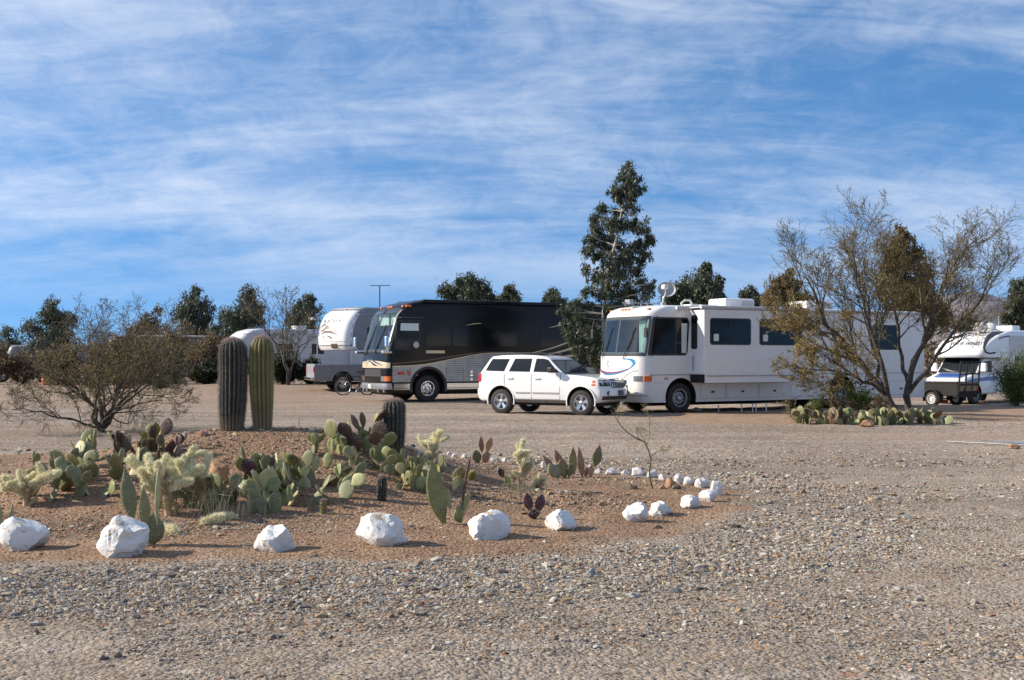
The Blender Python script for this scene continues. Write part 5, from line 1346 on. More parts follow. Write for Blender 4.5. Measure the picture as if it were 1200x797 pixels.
def cholla(px, py, label, hpx, wpx, seed, trunk=.4, n=26, lean=0, size=1.0, flat=1.0):
    g = hit(px, py); k = g.y/F; h = hpx*k; w = wpx*k; rd = random.Random(seed)
    root = thing('cholla', label, 'cactus', g)
    tp = [Vector((0, 0, -.03)), Vector((lean*h*.15, 0, h*trunk*.5)), Vector((lean*h*.3, 0, h*trunk))]
    MB().tube(tp, [.04, .035, .03], 8).build('trunk', M['chold'], root, smooth=60)
    for i in range(5):      # brown dead joints clothing the stem
        t = i/5; p = tp[0].lerp(tp[2], t); o = bpy.data.objects.new('joint', jd(i % 4, True)); COL.objects.link(o); o.parent = root
        d = Vector((rd.gauss(0, .5), rd.gauss(0, .5), .8)).normalized(); o.matrix_local = Matrix.Translation(p)@rot_to(d)@Matrix.Scale(size*.9, 4)
    tips = [(tp[2], 0)]; c = 0
    for t in (.5, .75): tips.append((tp[0].lerp(tp[2], t), 0))
    while tips and c < n:
        p, lv = tips.pop(0)
        for _ in range(rd.choice((2, 3, 3, 4)) if lv < 2 else rd.choice((1, 2, 2))):
            if c >= n: break
            d = Vector((rd.gauss(0, 1)+(p.x-tp[2].x)*6/w*.3, rd.gauss(0, .8), rd.uniform(.15, 1.2)*flat)).normalized()
            sz = size*rd.uniform(.75, 1.15); q = p+d*.155*sz
            if abs(q.x-tp[2].x) > w*.52 or q.z > h*.98: d = Vector((-d.x*.4, d.y, d.z*.35)).normalized(); q = p+d*.155*sz
            o = bpy.data.objects.new('joint', jd(rd.randrange(4), False)); COL.objects.link(o); o.parent = root
            o.matrix_local = Matrix.Translation(p)@rot_to(d)@Matrix.Rotation(rd.uniform(0, 6), 4, 'Z')@Matrix.Scale(sz, 4); c += 1; tips.append((q, lv+1))
    return root
cholla(197,604,'big pale golden cholla with thick fuzzy arms behind the speckled upright pads',90,104,1,trunk=.45,n=52,size=1.25,flat=.8)
cholla(30,592,'pale golden cholla drooping at the left edge of the mound',60,70,2,trunk=.4,n=30,lean=.3,size=1.05,flat=.6)
cholla(507,555,'slender pale cholla with a brown raised arm, right of the short grey barrel',54,40,3,trunk=.55,n=20,size=.9)
cholla(612,574,'pale yellow cholla standing alone above the gravel heap',62,38,4,trunk=.6,n=22,size=.95,flat=.8)
cholla(631,573,'low whitish fuzzy cholla with brown base beside the pale yellow one',24,20,5,trunk=.3,n=9,size=.7)
for px, py, a, lab in ((200,623,20,'short fallen cholla joint lying in front of the big cholla'),(242,615,75,'long fallen pale cholla joint on the soil near the boxy white rock'),(256,610,80,'fallen cholla joint lying end to end with another')):
    g = hit(px, py); o = bpy.data.objects.new('cholla_joint', jd(px % 4, False)); COL.objects.link(o); o.location = g+Vector((-.06, 0, .03)); o.rotation_euler = (0, R(84), R(a-70)); o.scale = (1.4,)*3
    tag(o, lab, 'cactus joint')
# dry grass in the low cactus
def grass(px, py, n, hpx, label, seed, spread=.2, m=None, bend=.6, wth=.0022):
    g = hit(px, py); k = g.y/F; rs = np.random.RandomState(seed); mb = MB()
    for i in range(n):
        b = Vector((rs.normal(0, spread), rs.normal(0, spread*.6), 0)); b.z = tz(g.x+b.x, g.y+b.y)-g.z-.01; hh = hpx*k*(.5+.7*rs.rand()); d = Vector((rs.normal(0, bend), rs.normal(0, bend), 0))
        mb.tube([b, b+Vector((d.x*hh*.25, d.y*hh*.25, hh*.6)), b+Vector((d.x*hh*.8, d.y*hh*.8, hh*(1-.3*d.length)))], [wth, wth*.8, wth*.3], 3, cap=False)
    return tag(mb.build('grass_tuft', m or M['spine'], loc=g), label, 'grass tuft')
grass(255,604,70,45,'straw coloured dry grass leaning through the low dark pad cactus',1)
grass(605,577,60,22,'dry tan grass around the foot of the pale yellow cholla',2,.12)
grass(735,573,26,14,'small dry tuft left of the thin green sapling',3,.07)
grass(860,592,24,9,'tiny dry tuft on the gravel outside the right corner rocks',4,.05)
grass(205,600,50,22,'brown dry litter of spines under the big cholla',5,.14,M['chold'])
# irrigation sticks on the crest
for px, py, h_, lab in ((388,505,16,'short thin stake on the crest behind the bushy green cactus'),(351,500,9,'stub of a stake near the olive column cactus')):
    g = hit(px, py); k = g.y/F; tag(MB().tube([(0,0,-.05),(0,0,h_*k)],[.008,.007],6).build('stake', M['drock'], loc=g), lab, 'stake')
# thin grey plank/pipe and sheet lying on the gravel at right
g1 = hit(1110, 519); g2 = hit(1206, 524)
sh = thing('sheet_metal', 'thin grey metal sheet lying flat on the gravel at the right edge', 'sheet metal', g1)
d_ = (g2-g1)
MB().tube([(0,0,.03), d_+Vector((0,0,.03))], .014, 8).build('edge_pipe', M['greyd'], sh)
q = [Vector((1.0,.10,.03)), d_*.6+Vector((0,.75,.05)), d_*1.3+Vector((0,.9,.05)), d_*1.3+Vector((0,.06,.03))]
MB().add([p[:] for p in q]+[(p-Vector((0,0,.012)))[:] for p in q], [(0,1,2,3),(7,6,5,4),(0,4,5,1),(1,5,6,2),(2,6,7,3),(3,7,4,0)]).build("sheet", mat('galvanised', (.25,.28,.33), .5, .4, var=.2, scale=1.5), sh)
g = hit(1188, 526); tag(rock_mb(.22,.16,.10,5,sub=2).build('stone', M['trock'], loc=g, smooth=28), 'pale tan stone holding down the grey metal sheet', 'stone')
# ------------------------------------------------------------------ trees and shrubs
def tubes_np(paths, radii, sides, rs):
    """paths (N,K,3), radii (N,K)"""
    paths = np.asarray(paths, float); radii = np.asarray(radii, float); N, K, _ = paths.shape
    T = np.gradient(paths, axis=1); T /= np.linalg.norm(T, axis=2)[..., None]+1e-9
    ref = rs.normal(size=(N, 1, 3)); A = np.cross(T, ref); A /= np.linalg.norm(A, axis=2)[..., None]+1e-9; B = np.cross(T, A)
    w = 2*PI*np.arange(sides)/sides
    V = paths[:, :, None]+radii[:, :, None, None]*(A[:, :, None]*np.cos(w)[None, None, :, None]+B[:, :, None]*np.sin(w)[None, None, :, None])
    i = np.arange(K-1)[:, None]*sides; j = np.arange(sides)[None]; j2 = (j+1) % sides
    f = np.stack([i+j, i+j2, i+sides+j2, i+sides+j], -1).reshape(-1, 4)
    Fa = (f[None]+(K*sides)*np.arange(N)[:, None, None]).reshape(-1, 4)
    return V.reshape(-1, 3), Fa
def leafq(P, Dn, L, W, rs, tone):
    """lens-shaped leaves, four corners each"""
    n = len(P); Dn = Dn/np.linalg.norm(Dn, axis=1)[:, None]; A = np.cross(Dn, rs.normal(size=(n, 3))); A /= np.linalg.norm(A, axis=1)[:, None]
    L = np.broadcast_to(L, (n,))[:, None]; W = np.broadcast_to(W, (n,))[:, None]
    V = np.stack([P, P+Dn*L*.45+A*W*.5, P+Dn*L, P+Dn*L*.45-A*W*.5], 1).reshape(-1, 3)
    Fa = np.arange(4*n).reshape(-1, 4)
    return V, Fa, np.repeat(np.clip(tone, 0, 1), 4)
K_ = 6
def grow(rd, p, d, L, r, lv, cfg, out):
    pts = [p]; rads = [r]; q = p.copy(); dd = d.normalized(); mx = cfg['levels']
    for i in range(K_-1):
        dd = (dd+Vector((rd.gauss(0, 1), rd.gauss(0, 1), rd.gauss(0, 1)))*cfg['wob'][lv]+Vector((0, 0, cfg['up'][lv]))).normalized()
        q = q+dd*L/(K_-1); pts.append(q.copy()); rads.append(max(cfg['rmin'], r*(1-(.75 if lv < mx else .9)*(i+1)/(K_-1))))
    out.append((pts, rads, lv))
    if lv < mx: spawn(rd, pts, rads, L, lv, cfg, out)
def spawn(rd, pts, rads, L, lv, cfg, out, lo=.25):
    n = cfg['n'][lv]; n = max(1, int(n+rd.uniform(-.5, .99)))
    for c in range(n):
        t = lo+(1-lo)*(c+rd.random())/n; t = min(t, .999); f = t*(len(pts)-1); i = int(f); b = pts[i].lerp(pts[i+1], f-i); ax = (pts[i+1]-pts[i]).normalized()
        per = ax.orthogonal().normalized(); per.rotate(Quaternion(ax, rd.uniform(0, 2*PI)))
        an = R(cfg['ang'][lv]*rd.uniform(.6, 1.3)); nd_ = ax*math.cos(an)+per*math.sin(an)
        rr = (rads[i]*(1-(f-i))+rads[i+1]*(f-i))*.62
        grow(rd, b, nd_, L*cfg['ratio'][lv]*rd.uniform(.7, 1.2)*(1.15-.4*t), max(cfg['rmin'], rr), lv+1, cfg, out)
def resample(pts, n=K_*2-1):
    P = np.array([p[:] for p in pts]); s = np.concatenate([[0], np.cumsum(np.linalg.norm(np.diff(P, axis=0), axis=1))]); u = np.linspace(0, s[-1], n)
    return [Vector((np.interp(a, s, P[:, 0]), np.interp(a, s, P[:, 1]), np.interp(a, s, P[:, 2]))) for a in u]
def limb_tree(name, label, base, limbs, cfg, seed, bark, leafm, nleaf, leaflen, leafbox=None, group=None, cat='tree', leafw=.3):
    """limbs: list of (points relative to base, r0, r1)"""
    rd = random.Random(seed); rs = np.random.RandomState(seed)
    root = thing(name, label, cat, base, 0, group); out = []; mb = MB()
    for pts, r0, r1 in limbs:
        cp = curve_pts([tuple(p) for p in pts], 4); P = resample([Vector(q) for q in cp]); rr = [r0+(r1-r0)*i/(len(P)-1) for i in range(len(P))]
        for i in range(1, len(P)): P[i] = P[i]+Vector((rd.gauss(0, 1), rd.gauss(0, 1), rd.gauss(0, 1)))*cfg.get('jit', .03)
        mb.tube(P, rr, 9)
        L = sum((P[i+1]-P[i]).length for i in range(len(P)-1)); spawn(rd, P, rr, L*cfg.get('l0', 1), 0, cfg, out, lo=cfg.get('lo', .3))
    mb.build('trunk', bark, root, smooth=70)
    tw = MB()
    for lv in range(1, cfg['levels']+1):
        g_ = [o for o in out if o[2] == lv]
        if g_:
            v, f = tubes_np([[p[:] for p in o[0]] for o in g_], [o[1] for o in g_], 5 if lv <= 2 else 3, rs); tw.add(v, f)
    tw.build('branches', M['twig'] if bark is M['bark'] else bark, root, smooth=70)
    g_ = [o for o in out if o[2] >= cfg['levels']-1]
    if nleaf:
        A = np.array([[p[:] for p in o[0]] for o in g_]); k = rs.randint(0, len(A), nleaf); t = rs.rand(nleaf)*(K_-1.001); i = t.astype(int)
        P = A[k, i]+(A[k, i+1]-A[k, i])*(t-i)[:, None]
        if leafbox is not None:
            pr = leafbox(P); kp = rs.rand(nleaf) < pr; P = P[kp]
        n = len(P); P = P+rs.normal(0, .015, P.shape); Dn = rs.normal(0, 1, P.shape)+np.array([0, 0, -.1])
        v, f, c = leafq(P, Dn, leaflen*(.6+.8*rs.rand(n)), leaflen*leafw, rs, .5+.22*rs.normal(size=n)+.1*np.sin(P[:, 0]*2)*np.cos(P[:, 2]*2.3)); lf = MB(); lf.add(v, f, 0, c); lf.build('foliage', leafm, root)
    return root
M['twig'] = mat('olive_brown_twigs', (.10,.082,.045), .8, var=.25, scale=2)
M['bark'] = mat('dark_mesquite_bark', (.045,.035,.028), .9, var=.3, scale=10, bump=.6, bscale=40, col2=(.10,.08,.065))
M['barkpale'] = mat('peeling_pale_bark', (.30,.26,.22), .8, scale=4, bump=.3, bscale=20, col2=(.50,.46,.41))
M['barkgreen'] = mat('olive_green_bark', (.13,.13,.045), .7, var=.2)
M['lf_mesq'] = leafmat('olive_brown_leaves', [(.16,.12,.045),(.31,.235,.08),(.46,.34,.13)])
M['lf_ochre'] = leafmat('ochre_leaves', [(.17,.12,.03),(.36,.25,.07),(.52,.38,.13)])
M['lf_euc'] = leafmat('grey_green_gum_leaves', [(.025,.034,.018),(.065,.08,.045),(.13,.145,.095),(.25,.26,.19)], rough=.4)
M['lf_rust'] = leafmat('rust_green_leaves', [(.07,.055,.022),(.16,.115,.042),(.27,.19,.075)])
M['lf_dark'] = leafmat('dark_shrub_leaves', [(.012,.016,.009),(.03,.038,.02),(.06,.07,.035)])
M['lf_brush'] = leafmat('brown_brush_leaves', [(.07,.054,.030),(.165,.122,.065),(.27,.20,.115)])
M['lf_bright'] = leafmat('fresh_green_leaves', [(.05,.075,.014),(.12,.17,.03),(.22,.27,.06)])

# left bare mesquite
g = hit(118, 506); k = g.y/F
def rel(px, py, dy=0): return ((px-118)*k*.80, dy*.9, (506-py)*k*.88)
cfgm = dict(levels=4, n=[8, 6, 5, 4], wob=[.13, .17, .20, .24, .26], up=[.03, .08, .06, .03, .02], ang=[48, 44, 40, 38], ratio=[.50, .62, .6, .6], rmin=.0034, jit=.03, l0=.9, lo=.2)
limbs = [([rel(118,508),rel(117,495),rel(108,478,.1),rel(95,462,.2),rel(70,445,.3),rel(52,425,.4)],0.061,0.015),
         ([rel(118,508),rel(119,492),rel(122,470,-.1),rel(118,445,-.2),rel(112,410,-.2),rel(104,380,-.3)],0.054,0.012),
         ([rel(119,507),rel(124,490),rel(134,475,.1),rel(138,455,.2),rel(150,425,.4),rel(160,385,.5)],0.058,0.012),
         ([rel(119,507),rel(128,488),rel(150,468,-.3),rel(175,450,-.5),rel(205,425,-.7),rel(225,400,-.8)],0.047,0.011),
         ([rel(117,500),rel(104,497,-.2),rel(88,488,-.4),rel(66,485,-.6),rel(38,478,-.8),rel(14,470,-.9)],0.032,0.009),
         ([rel(120,498),rel(140,486,-.4),rel(165,474,-.7),rel(195,468,-.9),rel(228,462,-1.0)],0.032,0.008),
         ([rel(118,505),rel(112,480,.7),rel(90,440,1.3),rel(60,405,1.6),rel(30,395,1.8)],0.043,0.011),
         ([rel(118,505),rel(125,480,.8),rel(132,430,1.3),rel(135,390,1.5)],0.043,0.011),
         ([rel(118,505),rel(120,480,-.6),rel(135,440,-1.1),rel(138,400,-1.3)],0.036,0.009),
         ([rel(118,505),rel(140,470,.6),rel(185,435,1.0),rel(212,410,1.2)],0.036,0.009)]
zc = lambda P: np.clip(1.0-np.abs(P[:, 2]-(506-418)*k*.9)/(48*k), 0.04, 1)*np.exp(-((P[:, 0]/k-18)/78)**2)
limb_tree('mesquite_tree', 'low wide nearly bare mesquite with many thin twigs, at the left behind the cactus bed', g, limbs, cfgm, 5, M['bark'], M['lf_mesq'], 24000, .044, zc, group='thin bare desert trees', leafw=.36)

# right mesquite, two stems with a broad vase crown
g = hit(1055, 486); k = g.y/F
def rel(px, py, dy=0): return ((px-1055)*k*.81, dy*.9, (486-py)*k*.83)
cfgr = dict(levels=4, n=[10, 7, 6, 4], wob=[.10, .14, .18, .22, .25], up=[.04, .09, .08, .04, .02], ang=[34, 36, 36, 38], ratio=[.42, .58, .6, .6], rmin=.0042, jit=.04, l0=.95, lo=.3)
limbs = [([rel(1050,487),rel(1040,468),rel(1022,445,.1),rel(1008,420,.2),rel(985,392,.2),rel(950,350,.3),rel(925,290,.3)],0.122,0.017),
         ([rel(1042,472),rel(1030,440,-.2),rel(1016,400,-.4),rel(1000,350,-.5),rel(985,300,-.5),rel(975,258,-.5)],0.072,0.013),
         ([rel(1038,466),rel(1030,425,.5),rel(1025,380,.8),rel(1020,330,.9),rel(1015,280,1.0)],0.065,0.013),
         ([rel(1030,455),rel(1005,440,-.3),rel(975,430,-.6),rel(945,425,-.8),rel(905,418,-1.0)],0.054,0.011),
         ([rel(1015,436),rel(990,440,-.8),rel(965,442,-1.1),rel(940,452,-1.3),rel(920,463,-1.4)],0.032,0.007),
         ([rel(1073,484,.3),rel(1071,465,.3),rel(1072,440,.3),rel(1080,410,.3),rel(1095,380,.3),rel(1108,340,.3),rel(1125,290,.3),rel(1150,258,.3)],0.101,0.013),
         ([rel(1072,455,.3),rel(1085,430,0),rel(1108,395,-.2),rel(1135,360,-.4),rel(1165,320,-.5),rel(1180,285,-.5)],0.065,0.011),
         ([rel(1073,450,.3),rel(1068,420,.6),rel(1066,380,.9),rel(1062,330,1.0),rel(1060,280,1.1)],0.065,0.012),
         ([rel(1075,440,.3),rel(1095,405,.9),rel(1120,370,1.3),rel(1140,320,1.5),rel(1150,290,1.6)],0.050,0.011),
         ([rel(1008,420,.2),rel(975,400,.9),rel(945,385,1.2),rel(915,365,1.4),rel(895,345,1.4)],0.050,0.011)]
def zc(P):
    x, z = P[:, 0]/k+1055, 486-P[:, 2]/k
    a = np.exp(-((x-955)/66)**2-((z-392)/55)**2)*1.0+.35*np.exp(-((x-1060)/60)**2-((z-330)/70)**2)+.13
    return np.clip(a, 0, 1)
limb_tree('mesquite_tree', 'tall twin-stemmed mesquite with ochre leaves and a vase-shaped crown before the white motorhome', g, limbs, cfgr, 9, M['bark'], M['lf_ochre'], 46000, .060, zc, group='thin bare desert trees', leafw=.34)

# thin green sapling in the bed
g = hit(763, 573); k = g.y/F
def rel(px, py, dy=0): return ((px-763)*k, dy, (573-py)*k)
cfgs = dict(levels=3, n=[5, 4, 3], wob=[.12, .16, .2, .22], up=[.03, .05, .03, .02], ang=[45, 42, 40], ratio=[.30, .55, .55], rmin=.0016, jit=.004, l0=1, lo=.35)
limb_tree('palo_verde_sapling', 'thin crooked green-stemmed sapling standing alone before the far white rocks', g, [([rel(765,574),rel(761,555),rel(763,538),rel(757,520,.02),rel(745,514,.02),rel(728,500,.03),rel(716,480,.04)],.014,.004),([rel(763,536),rel(772,528),rel(784,528)],.006,.002),([rel(758,522),rel(762,505),rel(759,482)],.005,.002)],
          cfgs, 12, M['barkgreen'], M['lf_ochre'], 350, .02)

# gum trees: crowns built from drooping leaf clumps
def clump_tree(name, label, base, trunk, blobs, nleaf, leaflen, leafm, bark, seed, droop=.9, group=None, cat='tree', trunk_r=.14, bigfrac=1.0, leafw=.28):
    """trunk: points rel to base; blobs: (x,y,z,r) rel to base"""
    rd = random.Random(seed); rs = np.random.RandomState(seed); root = thing(name, label, cat, base, 0, group)
    B = np.array(blobs, float); tr = MB(); cp = [Vector(q) for q in curve_pts(trunk, 5)]
    tr.tube(cp, [trunk_r*(1-.8*i/(len(cp)-1)) for i in range(len(cp))], 9)
    tr.build('trunk', bark, root, smooth=70)
    lm = MB(); paths = []; rad = []
    for x, y, z, r in blobs:
        c = Vector((x, y, z)); low = [p for p in cp if p.z < z-.2*r] or [cp[0]]; s = min(low, key=lambda p: (p-c).length)
        mid = s.lerp(c, .5)+Vector((rd.gauss(0, .1), rd.gauss(0, .1), rd.gauss(0, .1)))*r; path = resample([s, mid, c], K_)
        paths.append([p[:] for p in path]); r0 = max(.012, trunk_r*.28); rad.append(np.linspace(r0, r0*.25, K_))
        for _ in range(5):
            e = c+Vector((rd.gauss(0, 1), rd.gauss(0, 1), rd.gauss(0, 1))).normalized()*r*.9; q = resample([mid.lerp(c, rd.random()), c.lerp(e, .5), e], K_); paths.append([p[:] for p in q]); rad.append(np.linspace(r0*.4, r0*.12, K_))
    v, f = tubes_np(paths, rad, 4, rs); lm.add(v, f); lm.build('limbs', bark, root, smooth=70)
    # sub-clumps so that crowns stay uneven with gaps
    wts = B[:, 3]**2; wts /= wts.sum(); nsub = max(12, int(nleaf/26)); k = rs.choice(len(B), nsub, p=wts)
    off = rs.normal(size=(nsub, 3)); off /= np.linalg.norm(off, axis=1)[:, None]; off *= (rs.rand(nsub)**.5*(.85+.5*rs.rand(nsub)))[:, None]
    C = B[k, :3]+off*B[k, 3][:, None]; cr = B[k, 3]*.20*(.6+.8*rs.rand(nsub)); ct = rs.normal(0, .16, nsub)
    s = rs.randint(0, nsub, nleaf); P = C[s]+rs.normal(size=(nleaf, 3))*cr[s][:, None]*np.array([.8, .8, 1.15])
    Dn = rs.normal(size=(nleaf, 3))*(1-droop*.5)+np.array([0, 0, -droop])
    v, f, c = leafq(P, Dn, leaflen*(.6+.7*rs.rand(nleaf)), leaflen*leafw, rs, .42+ct[s]+.14*rs.normal(size=nleaf)); lf = MB(); lf.add(v, f, 0, c); lf.build('crown', leafm, root)
    return root
def px_tree(name, label, pxb, d, trunk_px, blobs_px, nleaf, leaflen, leafm, bark, seed, **kw):
    """outline given in photo pixels, built at its own distance with real depth"""
    k = d/F; X = (pxb-CX)*k; z0 = tz(X, d); rd = random.Random(seed+1)
    f = lambda x, y: ((x-pxb)*k, H-(y-CY)*k-z0)
    tp = [(0, 0, -.1)]+[(f(x, y)[0], rd.uniform(-.15, .15), f(x, y)[1]) for x, y in trunk_px]
    bl = [(f(x, y)[0], rd.uniform(-1, 1)*r*k*1.6, f(x, y)[1], r*k) for x, y, r in blobs_px]
    return clump_tree(name, label, (X, d, z0), tp, bl, nleaf, leaflen, leafm, bark, seed, **kw)
big = [(733,199,11),(740,208,11),(727,212,10),(722,226,12),(735,225,13),(747,222,8),(714,228,7),(736,243,12),(722,245,10),(703,245,9),(694,254,9),(700,266,11),(715,262,11),(728,262,12),(742,262,8),(694,278,10),(708,283,13),(722,282,13),(752,268,10),(760,280,10),(748,288,13),(733,300,14),(716,303,14),(700,300,11),(690,292,8),(686,312,9),(697,322,12),(712,325,14),(730,322,14),(748,312,12),(756,300,8),(752,330,11),(738,342,14),(720,345,13),(703,343,12),(688,340,9),(757,344,10),(764,334,6),(748,358,12),(733,362,12),(690,358,8),(678,352,10),(669,360,9),(676,372,12),(664,376,7),(690,378,10),(675,392,12),(688,402,11),(697,392,9),(680,412,12),(693,416,11),(702,408,9),(716,385,10),(660,366,9),(668,388,9),(700,405,13),(712,395,11),(705,420,12),(722,385,12),(686,386,12),(715,365,10),(760,360,8),(698,372,8)]
px_tree('eucalyptus_tree', 'tallest gum tree, leaning dark crown rising between the black coach and the white motorhome', 706, 44.5, [(706,440),(706,400),(708,360),(712,320),(722,280),(730,240),(735,205)], [(x_+(4 if y_ < 260 else 0), y_, r_*(.80 if i_ % 3 else .98)) for i_, (x_, y_, r_) in enumerate(big)], 32000, .16, M['lf_euc'], M['barkpale'], 3, trunk_r=.11, leafw=.25)
TR = [  # px base, d, trunk, blobs, leaves, label
 (545,78,[(545,380),(545,345)],[(528,342,9),(540,333,9),(552,330,8),(562,340,9),(550,345,11),(535,350,10),(568,348,6)],5200,'spreading gum tree top showing above the roof of the black coach'),
 (597,82,[(597,380),(597,345)],[(597,339,6),(600,345,7),(592,349,6),(585,352,5),(603,351,6)],2600,'small rounded gum tree top above the middle of the black coach'),
 (648,80,[(648,380),(648,350)],[(648,344,6),(650,351,7),(643,354,6),(656,356,6)],2600,'small gum tree top just left of the tallest one'),
 (815,62,[(815,420),(815,370),(822,330)],[(827,311,5),(824,320,8),(818,330,10),(808,337,11),(798,345,12),(818,345,13),(828,338,9),(806,355,12),(790,354,9),(829,350,8)],8000,'dark leaning gum tree behind the satellite dish'),
 (843,64,[(843,420),(843,350)],[(844,328,5),(842,335,6),(839,344,7),(845,350,6),(838,355,7)],3200,'narrow dark gum tree standing against the larger leaning one'),
 (882,80,[(882,420),(882,350)],[(882,340,6),(878,346,7),(886,348,7),(882,355,8)],2600,'small gum tree top behind the roof air conditioner'),
 (925,70,[(925,420),(925,350)],[(925,322,7),(918,332,10),(930,335,10),(912,345,11),(928,348,12),(905,352,9),(940,350,9)],5200,'rusty-green tree showing through the left side of the twiggy crown'),
 (1062,58,[(1062,430),(1060,330),(1058,290)],[(1055,272,8),(1062,284,11),(1052,290,11),(1070,298,11),(1045,302,10),(1058,306,13),(1075,315,10),(1042,318,10),(1055,325,14),(1070,332,13),(1085,340,11),(1045,342,11),(1060,350,14),(1078,356,13),(1092,360,11),(1050,365,12),(1098,375,9)],12000,'dense rusty-green pointed tree behind the rear of the white motorhome'),
 (228,92,[(228,400),(228,360)],[(230,341,5),(228,350,8),(222,358,9),(236,358,8),(218,368,9),(232,370,11),(243,368,6),(225,380,10),(238,382,9)],5200,'dense conical gum tree, first of three behind the trailers on the left'),
 (283,88,[(285,400),(288,360)],[(292,343,6),(290,352,8),(284,361,9),(294,364,9),(276,370,9),(288,375,12),(268,378,8),(300,374,7),(262,386,7),(278,385,10)],6200,'broad gum tree leaning right, above the pale travel trailer nose'),
 (357,90,[(357,400),(357,370)],[(362,350,5),(356,355,8),(363,362,8),(350,362,7),(354,371,10),(364,375,9),(346,376,8),(356,384,9)],4600,'brownish gum tree between two white trailers'),
 (62,95,[(62,400),(62,370)],[(64,355,5),(62,362,7),(55,370,8),(68,373,8),(60,380,10),(46,383,8),(78,380,7),(85,374,5)],4600,'dark tree peak left of the low bare tree'),
 (10,110,[(10,410),(10,390)],[(10,385,5),(7,392,6),(14,395,6)],1800,'tiny dark tree at the far left edge'),
 (180,100,[(180,410),(180,385)],[(182,365,5),(178,374,7),(184,382,8),(172,385,8)],2600,'small brown tree showing through the twigs of the bare tree'),
 (1196,70,[(1197,410),(1197,350)],[(1200,326,8),(1194,336,9),(1203,342,11),(1188,350,9),(1198,356,12),(1183,362,8),(1192,370,11),(1204,375,12),(1178,372,7)],7000,'dark olive tree at the right edge behind the overcab camper'),
 (1140,120,[(1140,410),(1140,390)],[(1135,372,6),(1143,378,7),(1128,382,7),(1150,384,6)],1800,'distant tree top over the nose of the overcab camper'),
]
for i, (px, d, tr, bl, n, lab) in enumerate(TR):
    bl = [(x_+(x_-px)*.25, y_, r_*(1.25 if px < 400 else .9 if px in (925, 1062) else 1.0)) for x_, y_, r_ in bl]
    if px < 400:
        ym = max(b_[1] for b_ in bl); bl += [(px+dx_, ym+dy_, 11) for dx_, dy_ in ((-12, 8), (10, 9), (0, 18), (-16, 22), (15, 23))]; n = int(n*1.5)
    lm = M['lf_rust'] if px in (925, 1062, 180) else M['lf_euc']
    px_tree('eucalyptus_tree', lab, px, d, tr, [(x_, y_, r_*1.1) for x_, y_, r_ in bl], int(n*1.7), .11+.0012*d, lm, M['bark'] if px != 545 else M['barkpale'], 30+i, trunk_r=.16, group='gum trees behind the vehicles', leafw=.34)

def shrub(px, py_top, w, h, d, label, leafm, seed, n=3000, ll=.10, droop=-.4, name='shrub', group='shrubs behind the gravel lot', stems=9, leafw=.35, base=None):
    k = d/F; X = (px-CX)*k; z0 = tz(X, d); wd = w*k; ht = h*k; rd = random.Random(seed); rs = np.random.RandomState(seed)
    root = thing(name, label, 'shrub', (X, d, z0), 0, group)
    paths = []; rad = []
    tips = []
    for i in range(stems):
        a = rd.uniform(0, 6.28); l = rd.uniform(.3, 1)
        e = Vector((math.cos(a)*wd*.48*l, math.sin(a)*wd*.4*l, ht*(1.02-.45*l*l)*rd.uniform(.8, 1.05))); m = Vector((e.x*.35, e.y*.35, e.z*.55))
        P = resample([Vector((e.x*.05, e.y*.05, -.05)), m, e], K_); paths.append([p[:] for p in P]); rad.append(np.linspace(.028, .006, K_)*max(.5, min(1.4, ht/1.5))); tips += P[1:]
        for _ in range(4):
            s = P[rd.randint(1, 4)]; e2 = s+Vector((rd.gauss(0, 1)*wd*.16, rd.gauss(0, 1)*wd*.16, abs(rd.gauss(0, 1))*ht*.22)); P2 = resample([s, s.lerp(e2, .5)+Vector((0, 0, .03)), e2], K_); paths.append([p[:] for p in P2]); rad.append(np.linspace(.012, .004, K_)); tips += P2
    v, f = tubes_np(paths, rad, 4, rs); MB().add(v, f).build('stems', M['bark'], root)
    T = np.array([t[:] for t in tips]); s = rs.randint(0, len(T), n); P = T[s]+rs.normal(size=(n, 3))*np.array([wd*.06, wd*.06, ht*.055]); P[:, 2] = np.maximum(P[:, 2], .02)
    Dn = rs.normal(size=(n, 3))+np.array([0, 0, -droop]); ct = rs.normal(0, .15, len(T))
    v, f, c = leafq(P, Dn, ll*(.6+.7*rs.rand(n)), ll*leafw, rs, .45+ct[s]+.15*rs.normal(size=n)); MB().add(v, f, 0, c).build('foliage', leafm, root)
    return root
SH = [(206,384,64,66,76,'brown brushy thicket left of the twin barrel cacti','lf_brush',6500),(248,388,62,62,73,'brown spreading bush directly left of the twin barrel cacti','lf_brush',6500),(170,392,60,58,80,'tan-brown bush showing behind the right twigs of the bare tree','lf_brush',5000),
      (190,424,60,28,64,'low dark green bush at the edge of the far lot','lf_dark',5000),(240,424,62,28,62,'low dark green bush touching the twin barrel cacti','lf_dark',5500),(150,426,46,24,66,'low dark bush behind the stems of the bare tree','lf_dark',3500),(110,428,40,20,66,'low dark bush by the dark red pickup','lf_dark',2600),
      (332,418,58,36,60,'dark green shrub right of the twin barrel cacti','lf_dark',5500),(362,424,36,30,60,'dark rounded shrub at the foot of the bare background tree','lf_dark',3500),(303,414,30,34,61,'dark shrub partly hidden by the olive column cactus','lf_dark',2500),
      (28,412,60,36,77,'tan brush in front of the low trailer at far left','lf_brush',4500),(72,404,60,44,76,'brown brush in front of the blue-black pickup','lf_brush',5000),(128,398,56,50,77,'brown brush right of the dark red pickup','lf_brush',5000),(-8,405,50,43,76,'brown brush at the left edge of the picture','lf_brush',3000)]
for i, (px, yt, w_, h_, d, lab, lm, n) in enumerate(SH): shrub(px, yt, w_, h_, d, lab, M[lm], 100+i, int(n*1.25), .19 if d > 70 else .15, leafw=.4)
